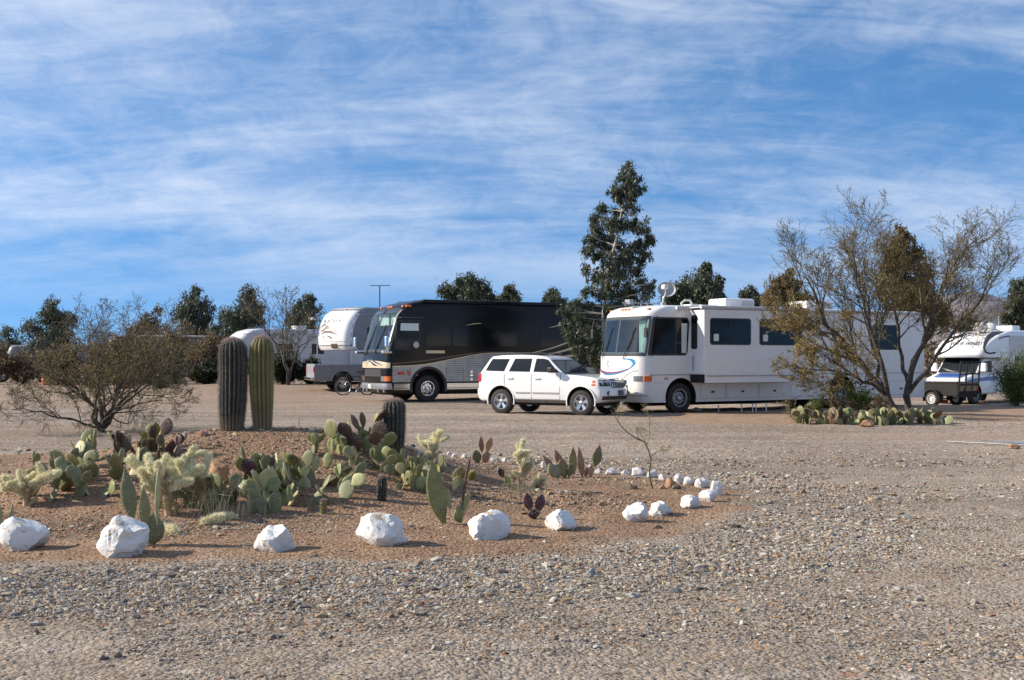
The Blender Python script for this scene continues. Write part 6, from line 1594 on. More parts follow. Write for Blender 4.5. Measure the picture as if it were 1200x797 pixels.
# bare background tree behind the twin cacti
d = 58; k = d/F; X = (338-CX)*k
cfgb = dict(levels=3, n=[7, 5, 5], wob=[.12, .16, .2, .22], up=[.05, .08, .06, .03], ang=[42, 40, 40], ratio=[.6, .62, .6], rmin=.009, jit=.04, l0=.9, lo=.25)
f_ = lambda x, y, dy=0: ((x-338)*k, dy, (449-y)*k)
limb_tree('mesquite_tree', 'leafless spreading tree in front of the long travel trailer', (X, d, tz(X, d)), [([f_(338,450),f_(337,430),f_(330,410),f_(312,390,.3),f_(305,370,.3)],.07,.02),([f_(338,445),f_(342,425,.1),f_(352,405,-.3),f_(372,392,-.3)],.055,.016),([f_(338,450),f_(336,430,-.3),f_(332,400,-.4),f_(338,365,-.5)],.06,.018)], cfgb, 77, M['bark'], M['lf_brush'], 600, .12, group='thin bare desert trees')

# bushes round the foot of the right mesquite and by the right edge
def shrub_at(px, py, w, h, label, lm, seed, n, ll, **kw):
    g = hit(px, py); return shrub(px, py-h, w, h, g.y, label, M[lm], seed, n, ll, group='low bushes round the twin-stemmed tree', **kw)
shrub_at(958,492,30,34,'spindly yellow-green bush at the left end of the low cactus row','lf_bright',201,1500,.06)
shrub_at(1008,490,46,40,'green feathery bush left of the leaning mesquite stem','lf_bright',202,3600,.06)
shrub_at(985,493,36,28,'dry pinkish-brown bush behind the low cactus row','lf_brush',203,2600,.06)
shrub_at(1028,492,34,26,'reddish dry bush at the foot of the leaning mesquite stem','lf_brush',204,3000,.06)
g = hit(1190, 476); shrub(1192, 418, 62, 60, g.y, 'bright yellow-green leafy bush at the right edge in front of the overcab camper', M['lf_bright'], 205, 9000, .10, group=None, name='creosote_bush', stems=26, leafw=.25)
# row of prickly pears at the island edge
isl = [(962,497,'low pad cactus at the left end of the row under the twin-stemmed tree',20,.95),(990,498,'dark pad cactus in the row, in front of the dry pinkish bush',20,.9),(1018,498,'pale green disc cactus in the row, left of the leaning stem',20,.9),(1048,498,'pad cactus in the row directly under the twin stems',20,.9),(1076,497,'dark green pad cactus in the row, right of the twin stems',22,.95),(1098,497,'small low pad cactus at the right end of the row',9,.6)]
for i, (px, py, lab, n, sp_) in enumerate(isl):
    prickly(px, py, lab, n, sp_, ['big', 'round', 'big'], ['pad', 'padblue', 'padblue', 'pad', 'padpale'] if i == 2 else ['pad', 'pad', 'padblue', 'padbrown'], 300+i, lean=.35, size=1.0, maxh=.32 if i < 5 else .1, group='prickly pears edging the tree island', depth=.7)
tag(rock_mb(.35,.25,.18,77,sub=2).build('stone', M['trock'], loc=hit(1016,500), smooth=28), 'pale tan stone in front of the cactus row under the twin-stemmed tree', 'stone')

# far belt of scrub closing the view
rs = np.random.RandomState(5); mb = MB(); n = 70000
Xb = rs.uniform(-130, 150, n); Yb = 118+14*rs.rand(n)+6*np.sin(Xb*.07); hh = 2.2+2.8*fbm(Xb*.16+20, Xb*0+3, 3)*(.7+.3*np.sin(Xb*.9)); cl = fbm(Xb*.9, Yb*.5, 2)
Zb = terr(Xb, Yb, False)+hh*(rs.rand(n)**.8)*(.5+.8*cl)
v, f, c = leafq(np.stack([Xb, Yb, Zb], 1), rs.normal(size=(n, 3)), .55, .28, rs, .35+.5*(cl-.5)+.18*rs.normal(size=n)); mb.add(v, f, 0, c)
tag(mb.build('distant_scrub', M['lf_brush']), 'belt of dark desert scrub far behind the parked vehicles', 'scrub', kind='stuff')

# mountains
def mountain():
    nx, ny = 260, 70; xs = np.linspace(700, 5200, nx); ys = np.linspace(2600, 5200, ny); X, Y = np.meshgrid(xs, ys, indexing='ij')
    u = (X/3300*F+CX) # photo column at the crest
    crest = np.interp(u, [900, 1060, 1095, 1120, 1150, 1178, 1205, 1260, 1400, 1800, 2600], [5, 30, 105, 150, 172, 200, 190, 160, 200, 250, 120])
    r = np.exp(-((Y-3500)/520)**2); rid = 1-np.abs(2*fbm(X*.0035, Y*.0022, 5)-1)*1.6
    Z = crest*r*(.72+.45*rid)-6+(fbm(X*.01, Y*.008, 5)-.5)*40*r
    Z = Z*1.0
    mb = MB(); idx = np.arange(nx*ny).reshape(nx, ny); Fa = np.stack([idx[:-1, :-1], idx[1:, :-1], idx[1:, 1:], idx[:-1, 1:]], -1).reshape(-1, 4); mb.add(np.stack([X, Y, Z], -1).reshape(-1, 3), Fa)
    m = mat('hazed_rock_slope', (.10,.095,.105), .95, scale=.006, col2=(.17,.16,.17), bump=0)  # blue of distant haze is mixed into the rock colour
    tag(mb.build('mountain', m, smooth=50), kind='structure')
mountain()
# ------------------------------------------------------------------ background trailers and vehicles
def towable(name, label, px, d, th, top, L, nose, side_m, nose_m, hw=1.22, over=2.6, z_over=1.75, windows=(), wheels_x=(-6.5, -7.4), roofm=None, group=None, zlow=.55):
    """fifth-wheel trailer: raised nose box over a lower main body; px = photo column of its near front corner"""
    ps = Pose(px, d, th, hw, tz((px-CX)/F*d, d)); root = thing(name, label, 'trailer', ps.loc, ps.rz, group)
    c = Coach(hw, z_over, nose, [(z_over, 0), (top-.25, 0), (top-.08, .05), (top, .16)], 0, -L, rc=.30, bow=.22)
    zs = sorted(set([z_over, z_over+.1, z_over+.35]+[z_over+(top-z_over)*i/10 for i in range(1, 9)]+[top-.25, top-.15, top-.08, top-.03, top]))
    b = c.body(zs, None).build('body', side_m, root, smooth=40)
    MB().box((-over, -hw+.01, zlow), (-L+.02, hw-.01, z_over+.01), ch=.03).build('lower_body', side_m, root)
    if nose_m is not side_m: c.front(-hw+.01, hw-.01, z_over+.02, top-.06, .006, 36, 14).build('nose_cap', nose_m, root, smooth=40)
    for x0, z0, x1, z1 in windows:
        win(root, rrect(x0, z0, x1, z1, .06), hw, 1)
    for x in wheels_x:
        for k in (1, -1): wheel(root, (x, k*(hw-.1), .36), .36, .22, 'steel', k)
    MB().box((wheels_x[0]+.5, -hw-.004, zlow-.05), (wheels_x[-1]-.5, hw+.004, .80)).build('wheel_skirt', M['satin'], root)
    MB().box((-over-.1, -.6, zlow-.12), (-L+.1, .6, zlow)).build('chassis', M['under'], root)
    MB().box((-over-.3, hw-.35, .1), (-over-.42, hw-.25, z_over)).build('landing_leg', M['steel'], root)
    MB().box((-L*.45, -.4, top-.02), (-L*.45-.8, .4, top+.26), ch=.05).build('air_conditioner', M['offwhite'], root)
    MB().box((-.8, hw-.01, top-.36), (-L+.2, hw+.014, top-.33)).build('moulding', M['lseam'], root)
    return root, c, ps
M['bedgrey'] = mat('flat_grey_paint', (.20,.205,.22), .5, dust=.3)
M['greyside'] = mat('grey_shade_side', (.55,.55,.55), .4, var=.05, scale=1.5, dust=.2)  # grey carries the shade on the long trailer's flank in its colour
M['whiteside'] = mat('white_nose_panel', (.80,.80,.79), .3, var=.03, coat=.3)
M['bluegreyd'] = mat('slate_shade_paint', (.22,.23,.25), .4, var=.08, dust=.2)  # dark tone: painted shade on the lettered trailer, own colour on the low one
nose = [(1.75,-.22),(1.95,-.05),(2.3,0),(2.7,-.05),(3.1,-.2),(3.5,-.5),(3.75,-.85),(3.9,-1.25),(3.95,-1.6)]
fw, c, ps = towable('travel_trailer', 'white fifth-wheel trailer nose with dark lettering and an animal emblem, left of the black coach', 404, 55, 46, 3.78, 9.5,
    [(z*.957+.07 if z > 1.8 else z, x*.8) for z, x in nose], M['bluegreyd'], M['whiteside'], over=4.6, windows=[(-1.35, 2.5, -1.9, 2.8)], group='white trailers behind')
def nm(u, v, y0=.35, z0=3.1, dirn=1): return c.Po(y0+u*dirn, z0+v, .016)[:]
# lettering as nearly as it can be read, and a stylised running animal drawn with plain strokes
text_obj('nose_lettering', 'MONTANA', .27, M['greyd'], fw, lambda u, v: nm(u*1.0, v*1.0, -.08, 3.02), ital=.15)
MB().box
for pts, w in (([(-.95,2.78),(-.6,2.95),(-.1,2.98),(.35,2.88),(.62,2.66)],.16),([(-.9,2.66),(-.55,2.70),(-.35,2.82),(-.1,2.80),(.1,2.70),(.5,2.66)],.17),([(-.8,2.52),(-.5,2.58),(-.2,2.62),(.2,2.58),(.55,2.48)],.10),([(-.5,2.42),(-.38,2.33)],.06),([(-.2,2.44),(.1,2.36),(.25,2.28)],.07),([(.15,2.85),(.4,2.74),(.5,2.58)],.08)):
    s_ = curve_pts(pts, 6); c.strip([(a*.95+.02, z) for a, z in s_], [.012+w*math.sin(PI*(i+.3)/(len(s_)+.3)) for i in range(len(s_))], .008).build('nose_emblem', M['brownd'], fw)
c.strip(curve_pts([(-.98,2.72),(-.92,2.55),(-.85,2.42)],5), .05, .010).build('nose_emblem', M['blued'], fw)
c.front(.15, .55, 1.86, 2.06, .02, 6, 2).build('nose_hatch', M['brownd'], fw)
c.front(-1.1, 1.1, 2.15, 2.165, .014, 20, 1).build('nose_seam', M['lseam'], fw)
for y in (-.4, .4): 
    p = c.Po(y, 3.66, 0); MB().box(p-Vector((.04,.05,.02)), p+Vector((.03,.05,.03))).build('clearance_lamp', M['amber'], fw)

tr, c2, p2 = towable('travel_trailer', 'long trailer with a shade-grey side and a sunlit rounded nose, behind the twin barrel cacti', 270, 76, 33, 3.5, 10.6,
    [(1.6,-.25),(1.8,-.05),(2.1,0),(2.6,-.25),(3.1,-.7),(3.35,-1.1),(3.5,-1.7)], M['greyside'], M['whiteside'], z_over=1.6, windows=[(-8.9,1.9,-10.2,2.6),(-3.2,1.9,-4.2,2.5),(-5.6,1.9,-6.4,2.5)], group='white trailers behind')
MB().tube([(-8.3,1.5,.7),(-8.3,1.5,2.6)], .09, 8).build('awning_arm', M['offwhite'], tr)
t3, c3, p3 = towable('travel_trailer', 'low trailer with a white roof line and domed air conditioner at the far left', 5, 100, 14, 2.75, 8.5,
    [(.6,-.1),(1.4,0),(2.2,-.1),(2.6,-.3),(2.75,-.6)], M['bluegreyd'], M['bluegreyd'], z_over=.6, over=.1, zlow=.5, windows=[(-1.2,1.4,-2.2,2.0),(-4.0,1.4,-5.6,2.0)], wheels_x=(-4.2,-5.0))
MB().box((-.5,1.2,2.62),(-6,1.27,2.75)).build('roof_edge', M['white'], t3)
t4, c4, p4 = towable('motorhome', 'tan and brown motorhome with a pale roof line, behind the low bare tree', 122, 84, 24, 3.3, 9.5,
    [(.45,-.1),(1.2,0),(1.8,-.05),(2.8,-.3),(3.1,-.5),(3.3,-.9)], M['brownp'], M['tan'], z_over=.45, over=.1, zlow=.4, windows=[(-.9,1.7,-1.8,2.5),(-3.0,1.8,-4.2,2.5),(-5.5,1.8,-7.0,2.5)], wheels_x=(-1.6,-6.5))
MB().tube([(-1.0,1.3,3.22),(-9,1.3,3.22)], .07, 8).build('awning_roll', M['canvas'], t4)

def pickup(name, label, px, d, th, paint, L=5.6, cat='pickup truck', bed=True, gz=None, flip=False):
    hw = .95; z = tz((px-CX)/F*d, d); ps = Pose(px, d, th, hw, z); root = thing(name, label, cat, ps.loc, ps.rz)
    if flip:    # nose to the right: px marks the near rear wheel
        a = R(th-180+0); wb_ = L*.63; root.rotation_euler = (0, 0, a); fw_ = Vector((math.cos(a), math.sin(a), 0)); rt = Vector((math.sin(a), -math.cos(a), 0)); root.location = Vector(((px-CX)/F*d, d, z))+fw_*wb_-rt*hw
    r = .40; wb = L*.63; xf = .92; xr = -(L-xf)
    low = [(xf-.05,.45),(xf,.7),(xf-.05,1.0),(xf-.25,1.12),(-.35,1.2),(-.5,1.22),(xr+.02,1.22),(xr,1.1),(xr,.55),(xr+.15,.45)]
    b = MB().bm(slab(low, hw, .06, cx=[.3,-.5,-1.5,-2.6,-3.6], cy=[-.5,0,.5])).build('body', paint, root, smooth=38)
    apply_bool(b, [cutter(MB().lathe([(.48,.6*k),(.48,1.2*k)], n=32, o=(x,0,r+.02)), root, M['under']) for k in (1,-1) for x in (0,-wb)]+([cutter(MB().box((-2.55,-.8,.75),(xr+.08,.8,1.5)), root, M['under'])] if bed else []))
    b.data.polygons.foreach_set('use_smooth', np.ones(len(b.data.polygons), bool)); b.data.set_sharp_from_angle(angle=R(38))
    e = -2.45 if bed else xr+.25
    D = lambda x, y, z: (x, y*(1-.22*max(0, (z-1.2)/.65)), z)
    roof = [(-.35,1.2),(-1.0,1.78),(-1.3,1.86),(e+.15,1.84),(e,1.2)]
    MB().bm(slab(roof, hw-.02, .05, cz=[1.4,1.6], D=D)).build('cabin', paint, root, smooth=38)
    for k in (1,-1):
        def sub(p, n=4): return [(p[i][0]+(p[(i+1)%len(p)][0]-p[i][0])*j/n, p[i][1]+(p[(i+1)%len(p)][1]-p[i][1])*j/n) for i in range(len(p)) for j in range(n)]
        MB().prism(sub([(-.62,1.28),(-1.06,1.72),(-1.45,1.76),(-1.45,1.28)]), k*(hw-.04), k*(hw-.005), D=D).build('side_window', M['jglass'], root)
        MB().prism(sub([(-1.55,1.28),(-1.55,1.76),(e+.25,1.74),(e+.16,1.28)]), k*(hw-.04), k*(hw-.005), D=D).build('side_window', M['jglass'], root)
        for x in (0,-wb): wheel(root, (x,k*.82,r), r, .24, 'alloy', k, spokes=5)
        MB().box((xf-.22,k*.6,.85),(xf-.01,k*(hw+.005),1.02),ch=.03).build('headlight', M['lens'], root)
        MB().box((xr+.06,k*.8,.85),(xr-.01,k*(hw+.005),1.1),ch=.02).build('tail_lamp', M['red'], root)
        MB().box((-.75,k*.95,1.25),(-.9,k*1.15,1.42),ch=.03).build('door_mirror', M['satin'], root)
    v = [(-.38,-.84,1.24),(-.38,.84,1.24),(-.98,.76,1.75),(-.98,-.76,1.75)]
    MB().add([(x+.035,y,z+.03) for x,y,z in v]+[(x-.02,y,z) for x,y,z in v],[(0,1,2,3),(7,6,5,4),(0,4,5,1),(1,5,6,2),(2,6,7,3),(3,7,4,0)]).build('windscreen', M['jglass'], root)
    MB().box((xf-.04,-.55,.75),(xf+.012,.55,1.0),ch=.01).build('grille', M['satin'], root)
    MB().box((xf-.1,-.93,.45),(xf+.09,.93,.66),ch=.04).build('bumper', M['chrome'], root)
    MB().box((xr+.1,-.9,.5),(xr-.1,.9,.64),ch=.03).build('bumper', M['chrome'], root)
    MB().box((.3,-.8,.4),(xr+.3,.8,.3)).build('underbody', M['under'], root)
    return root
pickup('pickup_truck', 'silver-grey pickup truck with its bed end under the lettered trailer nose', 402, 53, 200, M['bedgrey'], L=6.0, flip=True)
pickup('pickup_truck', 'dark red pickup truck behind the stems of the low bare tree', 95, 80, 22, M['redp'], L=5.6)
pickup('pickup_truck', 'blue-black pickup truck behind the left twigs of the low bare tree', 50, 81, 18, M['bluegrey'], L=5.4)
pickup('parked_car', 'slate grey car at the left edge of the far lot', 2, 82, 20, M['bluegrey'], L=4.6, cat='car', bed=False)
g = Vector(((52-CX)/F*74, 74, tz(-29, 74)))
tag(MB().lathe([(.16,0),(.17,.3),(.13,.42),(.05,.46)], axis='z', n=16).build('fuel_can', M['orange'], loc=g), 'small orange container on the ground by the blue-black pickup', 'container')
g = hit(103, 452); pt = thing('propane_tank', 'white rounded tank standing near the stems of the low bare tree', 'tank', g)
MB().lathe([(.02,0),(.2,.02),(.22,.12),(.22,.36),(.2,.46),(.1,.52),(.02,.53)], axis='z', n=20).build('tank', M['white'], pt, smooth=60); MB().lathe([(.1,.5),(.1,.62),(.09,.62),(.09,.5)], axis='z', n=16, cap=False).build('collar', M['white'], pt)

# overcab camper at the right edge
def overcab():
    hw = 1.2; px, d = 1150, 51.5; gz = -.32; ps = Pose(px, d, 42, hw, gz); root = thing('overcab_camper', 'white overcab camper with a black swoosh and roof domes, parked at the right edge', 'motorhome', ps.loc, ps.rz)
    top = 3.25; c = Coach(hw, 2.02, [(2.02,-.10),(2.12,0),(2.28,-.03),(2.5,-.25),(2.75,-.7),(2.95,-1.25),(3.12,-1.9),(3.25,-2.9)], [(2.02,0),(3.05,0),(3.18,.06),(3.25,.2)], 0, -8.6, rc=.25, bow=.25)
    c.body([2.02,2.1,2.15,2.3,2.4,2.6,2.75,2.9,3.0,3.05,3.1,3.15,3.18,3.22,3.25], None).build('body', M['whiteside'], root, smooth=40)
    MB().box((-1.9,-hw+.01,.5),(-8.58,hw-.01,2.03),ch=.03).build('lower_body', M['whiteside'], root)
    MB().box((-.25,-hw+.05,1.99),(-1.9,hw-.05,2.019)).build('overcab_floor', M['satin'], root)
    sw = curve_pts([(-.38,2.28),(-.28,2.5),(-.6,2.85),(-1.2,3.05),(-2.0,3.14)], 8)
    side_strip(sw, [.07+.20*math.sin(PI*min(1,(i/len(sw))*1.1)) for i in range(len(sw))], hw-.02, hw+.004).build('side_swoosh', M['greyd'], root)
    side_strip(curve_pts([(-.3,2.30),(-.7,2.2),(-1.3,2.24)],8), .07, hw-.006, hw+.010).build('side_swoosh', M['seam'], root)
    side_strip(curve_pts([(-1.6,2.85),(-2.2,2.95),(-2.9,2.97)],8), .06, hw-.006, hw+.008).build('side_swoosh', M['greyd'], root)
    MB().prism([(-2.6,2.1),(-2.6,3.0),(-5.9,3.0),(-5.9,.9),(-4.8,.9),(-4.8,2.1)], hw, hw+.02).build('side_panel', M['greyside'], root)
    win(root, rrect(-3.2,1.5,-4.2,2.1,.06), hw, 1); win(root, rrect(-5.0,1.5,-6.2,2.1,.06), hw, 1)
    text_obj('nose_lettering', 'FOUR WINDS', .22, M['greyd'], root, lambda u, v: c.Po(.25+u, 2.55+v, .012)[:], ital=.2)
    for y in (-.9,-.3,0,.3,.9): 
        p = c.Po(y, 3.12, 0); MB().box(p-Vector((.04,.04,.01)), p+Vector((.03,.04,.03))).build('clearance_lamp', M['amber'], root)
    for x, y in ((-1.9,.2),(-3.4,-.1)):
        MB().lathe([(.30,0),(.31,.1),(.29,.22),(.2,.33),(.08,.37),(.001,.38)], axis='z', n=24, o=(x,y,3.24)).build('roof_dome', M['white'], root, smooth=60)
    MB().box((-4.6,-.4,3.24),(-5.4,.4,3.5),ch=.05).build('air_conditioner', M['white'], root)
    # van cab
    low = [(.98,.42),(1.05,.6),(1.02,.95),(.9,1.12),(.1,1.28),(-.1,1.32),(-2.0,1.32),(-2.0,.42)]
    D = lambda x, y, z: (x-.18*(abs(y))**3*max(0, min(1, (x-.2)/.8)), y*(1-.05*max(0, min(1, (x)/1))), z)
    b = MB().bm(slab(low, .98, .08, cx=[0,.3,.6,.8], cy=[-.6,-.3,0,.3,.6], D=D)).build('cab', M['whiteside'], root, smooth=38)
    apply_bool(b, [cutter(MB().lathe([(.48,.6*k),(.48,1.2*k)], n=32, o=(0,0,.42)), root, M['under']) for k in (1,-1)])
    b.data.polygons.foreach_set('use_smooth', np.ones(len(b.data.polygons), bool)); b.data.set_sharp_from_angle(angle=R(38))
    up = [(-.08,1.3),(-.75,2.0),(-2.0,2.0),(-2.0,1.3)]
    MB().bm(slab(up, .94, .05, cz=[1.6])).build('cab_roof', M['whiteside'], root, smooth=38)
    n1 = Vector((.7,0,.67)).normalized()
    v = [(-.1,-.85,1.36),(-.1,.85,1.36),(-.70,.80,1.97),(-.70,-.80,1.97)]
    MB().add([tuple(Vector(q)+n1*.03) for q in v]+[tuple(Vector(q)-n1*.02) for q in v],[(0,1,2,3),(7,6,5,4),(0,4,5,1),(1,5,6,2),(2,6,7,3),(3,7,4,0)]).build('windscreen', M['jglass'], root)
    for k in (1,-1):
        MB().prism([(-.42,1.38),(-.80,1.85),(-1.45,1.88),(-1.45,1.38)], k*.92, k*.955).build('side_window', M['jglass'], root)
        wheel(root, (0,k*.84,.38), .38, .24, 'steel', k); wheel(root, (-4.4,k*1.0,.38), .38, .24, 'steel', k)
        MB().box((-.25,k*1.0,1.4),(-.42,k*1.28,1.78),ch=.05).build('door_mirror', M['whiteside'], root)
        MB().box((.8,k*.55,.82),(1.0,k*.86,1.0),ch=.03).build('headlight', M['lens'], root)
        side_strip([(.8,.95),(.0,1.05),(-1.9,1.12)], .16, k*.975, k*.99).build('cab_stripe', M['blued'], root)
        side_strip([(-1.95,.8),(-3.5,1.0),(-6.7,1.2)], .35, k*(hw-.012), k*(hw-.004)).build('side_swoosh', M['greyp'], root)
    MB().box((.88,-.5,.7),(1.04,.5,.98),ch=.02).build('grille', M['satin'], root); MB().box((.85,-.9,.4),(1.12,.9,.62),ch=.05).build('bumper', M['satin'], root)
    v_ = [(.0,-.7,1.325),(.0,.7,1.325),(.75,.6,1.19),(.75,-.6,1.19)]
    MB().add([(x,y,z+.012) for x,y,z in v_]+[(x,y,z-.02) for x,y,z in v_],[(0,1,2,3),(7,6,5,4),(0,4,5,1),(1,5,6,2),(2,6,7,3),(3,7,4,0)]).build('bonnet_stripe', M['blued'], root)
    return root
overcab()

# black utility trailer with a raised ramp gate
def utility():
    d = 47.5; g = at(1097, 470, d); gz = tz(g.x, d); ph = R(-56)     # +x = rear, towards the camera's right
    root = thing('utility_trailer', 'small black utility trailer with white wheel and raised mesh ramp gate', 'trailer', (g.x+.55, d+.6, gz), ph)
    W, L = .62, 1.05; z0 = .42
    MB().box((-1.0,-W,z0),(L,W,z0+.05)).build('deck', M['under'], root)
    for y in (-W, W): MB().box((-1.0,y-.02,z0+.02),(L,y+.02,z0+.50)).box((-1.0,y-.035,z0+.50),(L,y+.035,z0+.55)).build('side_wall', M['under'], root)
    MB().box((-1.02,-W,z0+.02),(-.98,W,z0+.44)).build('front_wall', M['under'], root)
    MB().box((L-.02,-W,z0-.05),(L+.02,W,z0+.2)).build('tail_board', M['under'], root)
    gt = MB(); x = L+.03
    for y in np.linspace(-W, W, 4): gt.tube([(x,y,z0+.1),(x+.12,y,z0+1.35)], .036, 6)
    for t in (0, .28, .62, 1): gt.tube([(x+.12*t,-W,z0+.1+1.25*t),(x+.12*t,W,z0+.1+1.25*t)], .036, 6)
    gt.build('ramp_gate', M['under'], root)
    MB().tube([(-1.0,0,z0),(-2.0,0,z0+.02)], .04, 6).tube([(-1.0,W,z0),(-1.8,0,z0)], .03, 6).tube([(-1.0,-W,z0),(-1.8,0,z0)], .03, 6).build('drawbar', M['under'], root)
    MB().tube([(0,-W-.1,.29),(0,W+.1,.29)], .03, 6).build('axle', M['under'], root)
    for k in (1,-1):
        wheel(root, (0,k*(W+.14),.29), .29, .17, 'white', k, spokes=0, rimr=.66)
        MB().add(*arch_lip(0, .29, .36, k*(W+.05), w=.03, th=.2)).build('mudguard', M['under'], root)
        MB().box((L+.02,k*(W-.12),z0+.22),(L+.05,k*(W-.02),z0+.3)).build('tail_lamp', M['red'], root)
utility()
for px, py, lab in ((1106,472,'orange-red block on the ground behind the white trailer wheel'),(1147,473,'flat red mat on the ground under the ramp gate')):
    g = hit(px, py); tag(MB().box((-.16,-.12,0),(.16,.12,.14 if px < 1120 else .05),ch=.02).build('wheel_block', M['orange'], loc=g), lab, 'block')

# bicycle standing beside the coach
def bicycle():
    g = hit(402, 463); root = thing('bicycle', 'bicycle whose front wheel sticks out past the nose of the black coach', 'bicycle', g+Vector((1.0,.25,0)), R(194))
    r = .34
    for x in (0, 1.02):
        w_ = thing_part('wheel', root, (x,0,r)); t = MB(); n = 32
        t.add(*torus(r, .024, n, 8)); t.build('tyre', M['tyre'], w_); rm = MB().add(*torus(r-.03, .010, n, 6)); rm.tube([(0,-.04,0),(0,.04,0)], .02, 8)
        for i in range(18): a = 2*PI*i/18; rm.tube([(0,.02*(-1)**i,0),((r-.03)*math.cos(a),0,(r-.03)*math.sin(a))], .0018, 3, cap=False)
        rm.build('rim', M['alloy'], w_)
    fr = MB(); bb = (.42,0,.28); st = (.32,0,.78); hd = (.86,0,.80); hb = (.90,0,.66)
    for a, b in ((bb,st),(st,hd),(bb,hb),(hd,hb),((0,.05,r),st),((0,-.05,r),st),((0,.05,r),bb),((0,-.05,r),bb),(hb,(1.02,.05,r)),(hb,(1.02,-.05,r))): fr.tube([a,b], .016, 6)
    fr.build('frame', M['satin'], root)
    MB().tube([st,(.30,0,.95)], .013, 6).box((.18,-.07,.95),(.44,.07,1.0),ch=.02).build('saddle', M['satin'], root)
    MB().tube([hd,(.84,0,1.0),(.9,0,1.02)], .014, 6).tube([(.86,-.30,1.05),(.90,-.1,1.02),(.90,.1,1.02),(.86,.30,1.05)], .013, 6).build('handlebar', M['satin'], root)
    MB().lathe([(.09,-.01),(.09,.01)], axis='y', n=18, o=(.42,.06,.28)).tube([(.42,.07,.28),(.50,.09,.13)], .01, 5).tube([(.42,-.07,.28),(.34,-.09,.43)], .01, 5).build('crankset', M['steel'], root)
def torus(R0, r0, n, m):
    v = [((R0+r0*math.cos(2*PI*j/m))*math.cos(2*PI*i/n), r0*math.sin(2*PI*j/m), (R0+r0*math.cos(2*PI*j/m))*math.sin(2*PI*i/n)) for i in range(n) for j in range(m)]
    return v, [(i*m+j, ((i+1)%n)*m+j, ((i+1)%n)*m+(j+1)%m, i*m+(j+1)%m) for i in range(n) for j in range(m)]
bicycle()

# poles
def pole(px, ytop, d, label, arm=None, lamp=False, name='utility_pole', r=.06, m='steel'):
    k = d/F; X = (px-CX)*k; z0 = tz(X, d); h = H-(ytop-CY)*k-z0; root = thing(name, label, 'pole', (X, d, z0))
    MB().tube([(0,0,-.2),(0,0,h)], [r,r*.8], 8).build('mast', M[m], root)
    if arm: MB().tube([(-arm[0],0,h),(arm[1],0,h+.02)], r*.6, 6).build('crossarm', M[m], root)
    if lamp:
        MB().tube([(0,0,h-.5),(-.25,0,h-.3),(-.5,0,h-.28)], .03, 6).build('bracket', M[m], root)
        MB().lathe([(.2,-.02),(.22,.0),(.12,.1),(.05,.12)], axis='z', n=18, o=(-.3,0,h-.33)).build('lamp_shade', M['offwhite'], root)
    return root
pole(445, 335, 62, 'slim antenna mast with a short crossarm rising behind the roof of the black coach', arm=(.5,.55), name='antenna_mast', r=.035, m='satin')
pole(372, 368, 70, 'lamp post with a pale shade left of the lettered trailer nose', lamp=True, name='lamp_post', r=.045, m='steel')
pole(1171, 365, 66, 'grey T-shaped pole behind the roof of the overcab camper', arm=(.45,.75), r=.07)
# odds and ends along the foot of the motorhome
for px, h_, lab in ((842,.16,'short white stake near the front wheel end of the motorhome'),(869,.2,'white stake left of a close pair under the motorhome'),(882,.22,'left white stake of a close pair under the motorhome'),(886,.22,'right white stake of a close pair under the motorhome'),(898,.2,'white stake right of a close pair under the motorhome')):
    g = hit(px, 482.5); st = thing('marker_stake', lab, 'stake', g, 0, 'short white stakes beside the motorhome')
    MB().tube([(0,0,-.05),(0,0,h_)], .018, 8).build('post', M['offwhite'], st); MB().lathe([(.03,0),(.032,.03),(.001,.04)], axis='z', n=10, o=(0,0,h_)).build('cap', M['white'], st)
g = hit(818, 482); tag(rock_mb(.3,.2,.12,9,sub=1).build('wheel_chock', M['white'], loc=g+Vector((0,.3,0))), 'white chock behind the front wheel of the motorhome', 'wheel chock')
g = hit(848, 480.5); tag(MB().tube([(0,0,.03),(.3,.1,.04),(.5,-.05,.03),(.9,.1,.05),(1.2,.0,.03),(1.6,.15,.03)], .04, 8).build('hose', M['seam'], loc=g), 'dark hose lying on the ground beneath the motorhome slide', 'hose')
# ------------------------------------------------------------------ sky, sun, camera
SUN_EL = 29.0
sun_dir = Vector((-math.cos(R(SUN_EL)), .04, math.sin(R(SUN_EL)))).normalized()
w = bpy.data.worlds.new('World'); scene.world = w; w.use_nodes = True
nt = w.node_tree; bg = nt.nodes['Background']
sky = nd(nt, 'ShaderNodeTexSky', sky_type='NISHITA', sun_disc=False, sun_elevation=R(SUN_EL), sun_rotation=R(-90), altitude=700, air_density=1.0, dust_density=.6, ozone_density=1.6)
tc0 = nd(nt, 'ShaderNodeTexCoord'); lift = nd(nt, 'ShaderNodeVectorMath', operation='ADD'); lift.inputs[1].default_value = (0, 0, .24)
nrm_ = nd(nt, 'ShaderNodeVectorMath', operation='NORMALIZE'); lk(nt, tc0.outputs['Generated'], lift.inputs[0]); lk(nt, lift.outputs[0], nrm_.inputs[0]); lk(nt, nrm_.outputs[0], sky.inputs['Vector'])
hs = nd(nt, 'ShaderNodeHueSaturation', i_Saturation=1.32, i_Value=1.36); lk(nt, sky.outputs[0], hs.inputs['Color'])
tc = nd(nt, 'ShaderNodeTexCoord')
sp = nd(nt, 'ShaderNodeSeparateXYZ'); lk(nt, tc.outputs['Generated'], sp.inputs[0])
zc = nd(nt, 'ShaderNodeMath', operation='MAXIMUM'); zc.inputs[1].default_value = 0; lk(nt, sp.outputs['Z'], zc.inputs[0])
za = nd(nt, 'ShaderNodeMath', operation='ADD'); za.inputs[1].default_value = .30; lk(nt, zc.outputs[0], za.inputs[0])
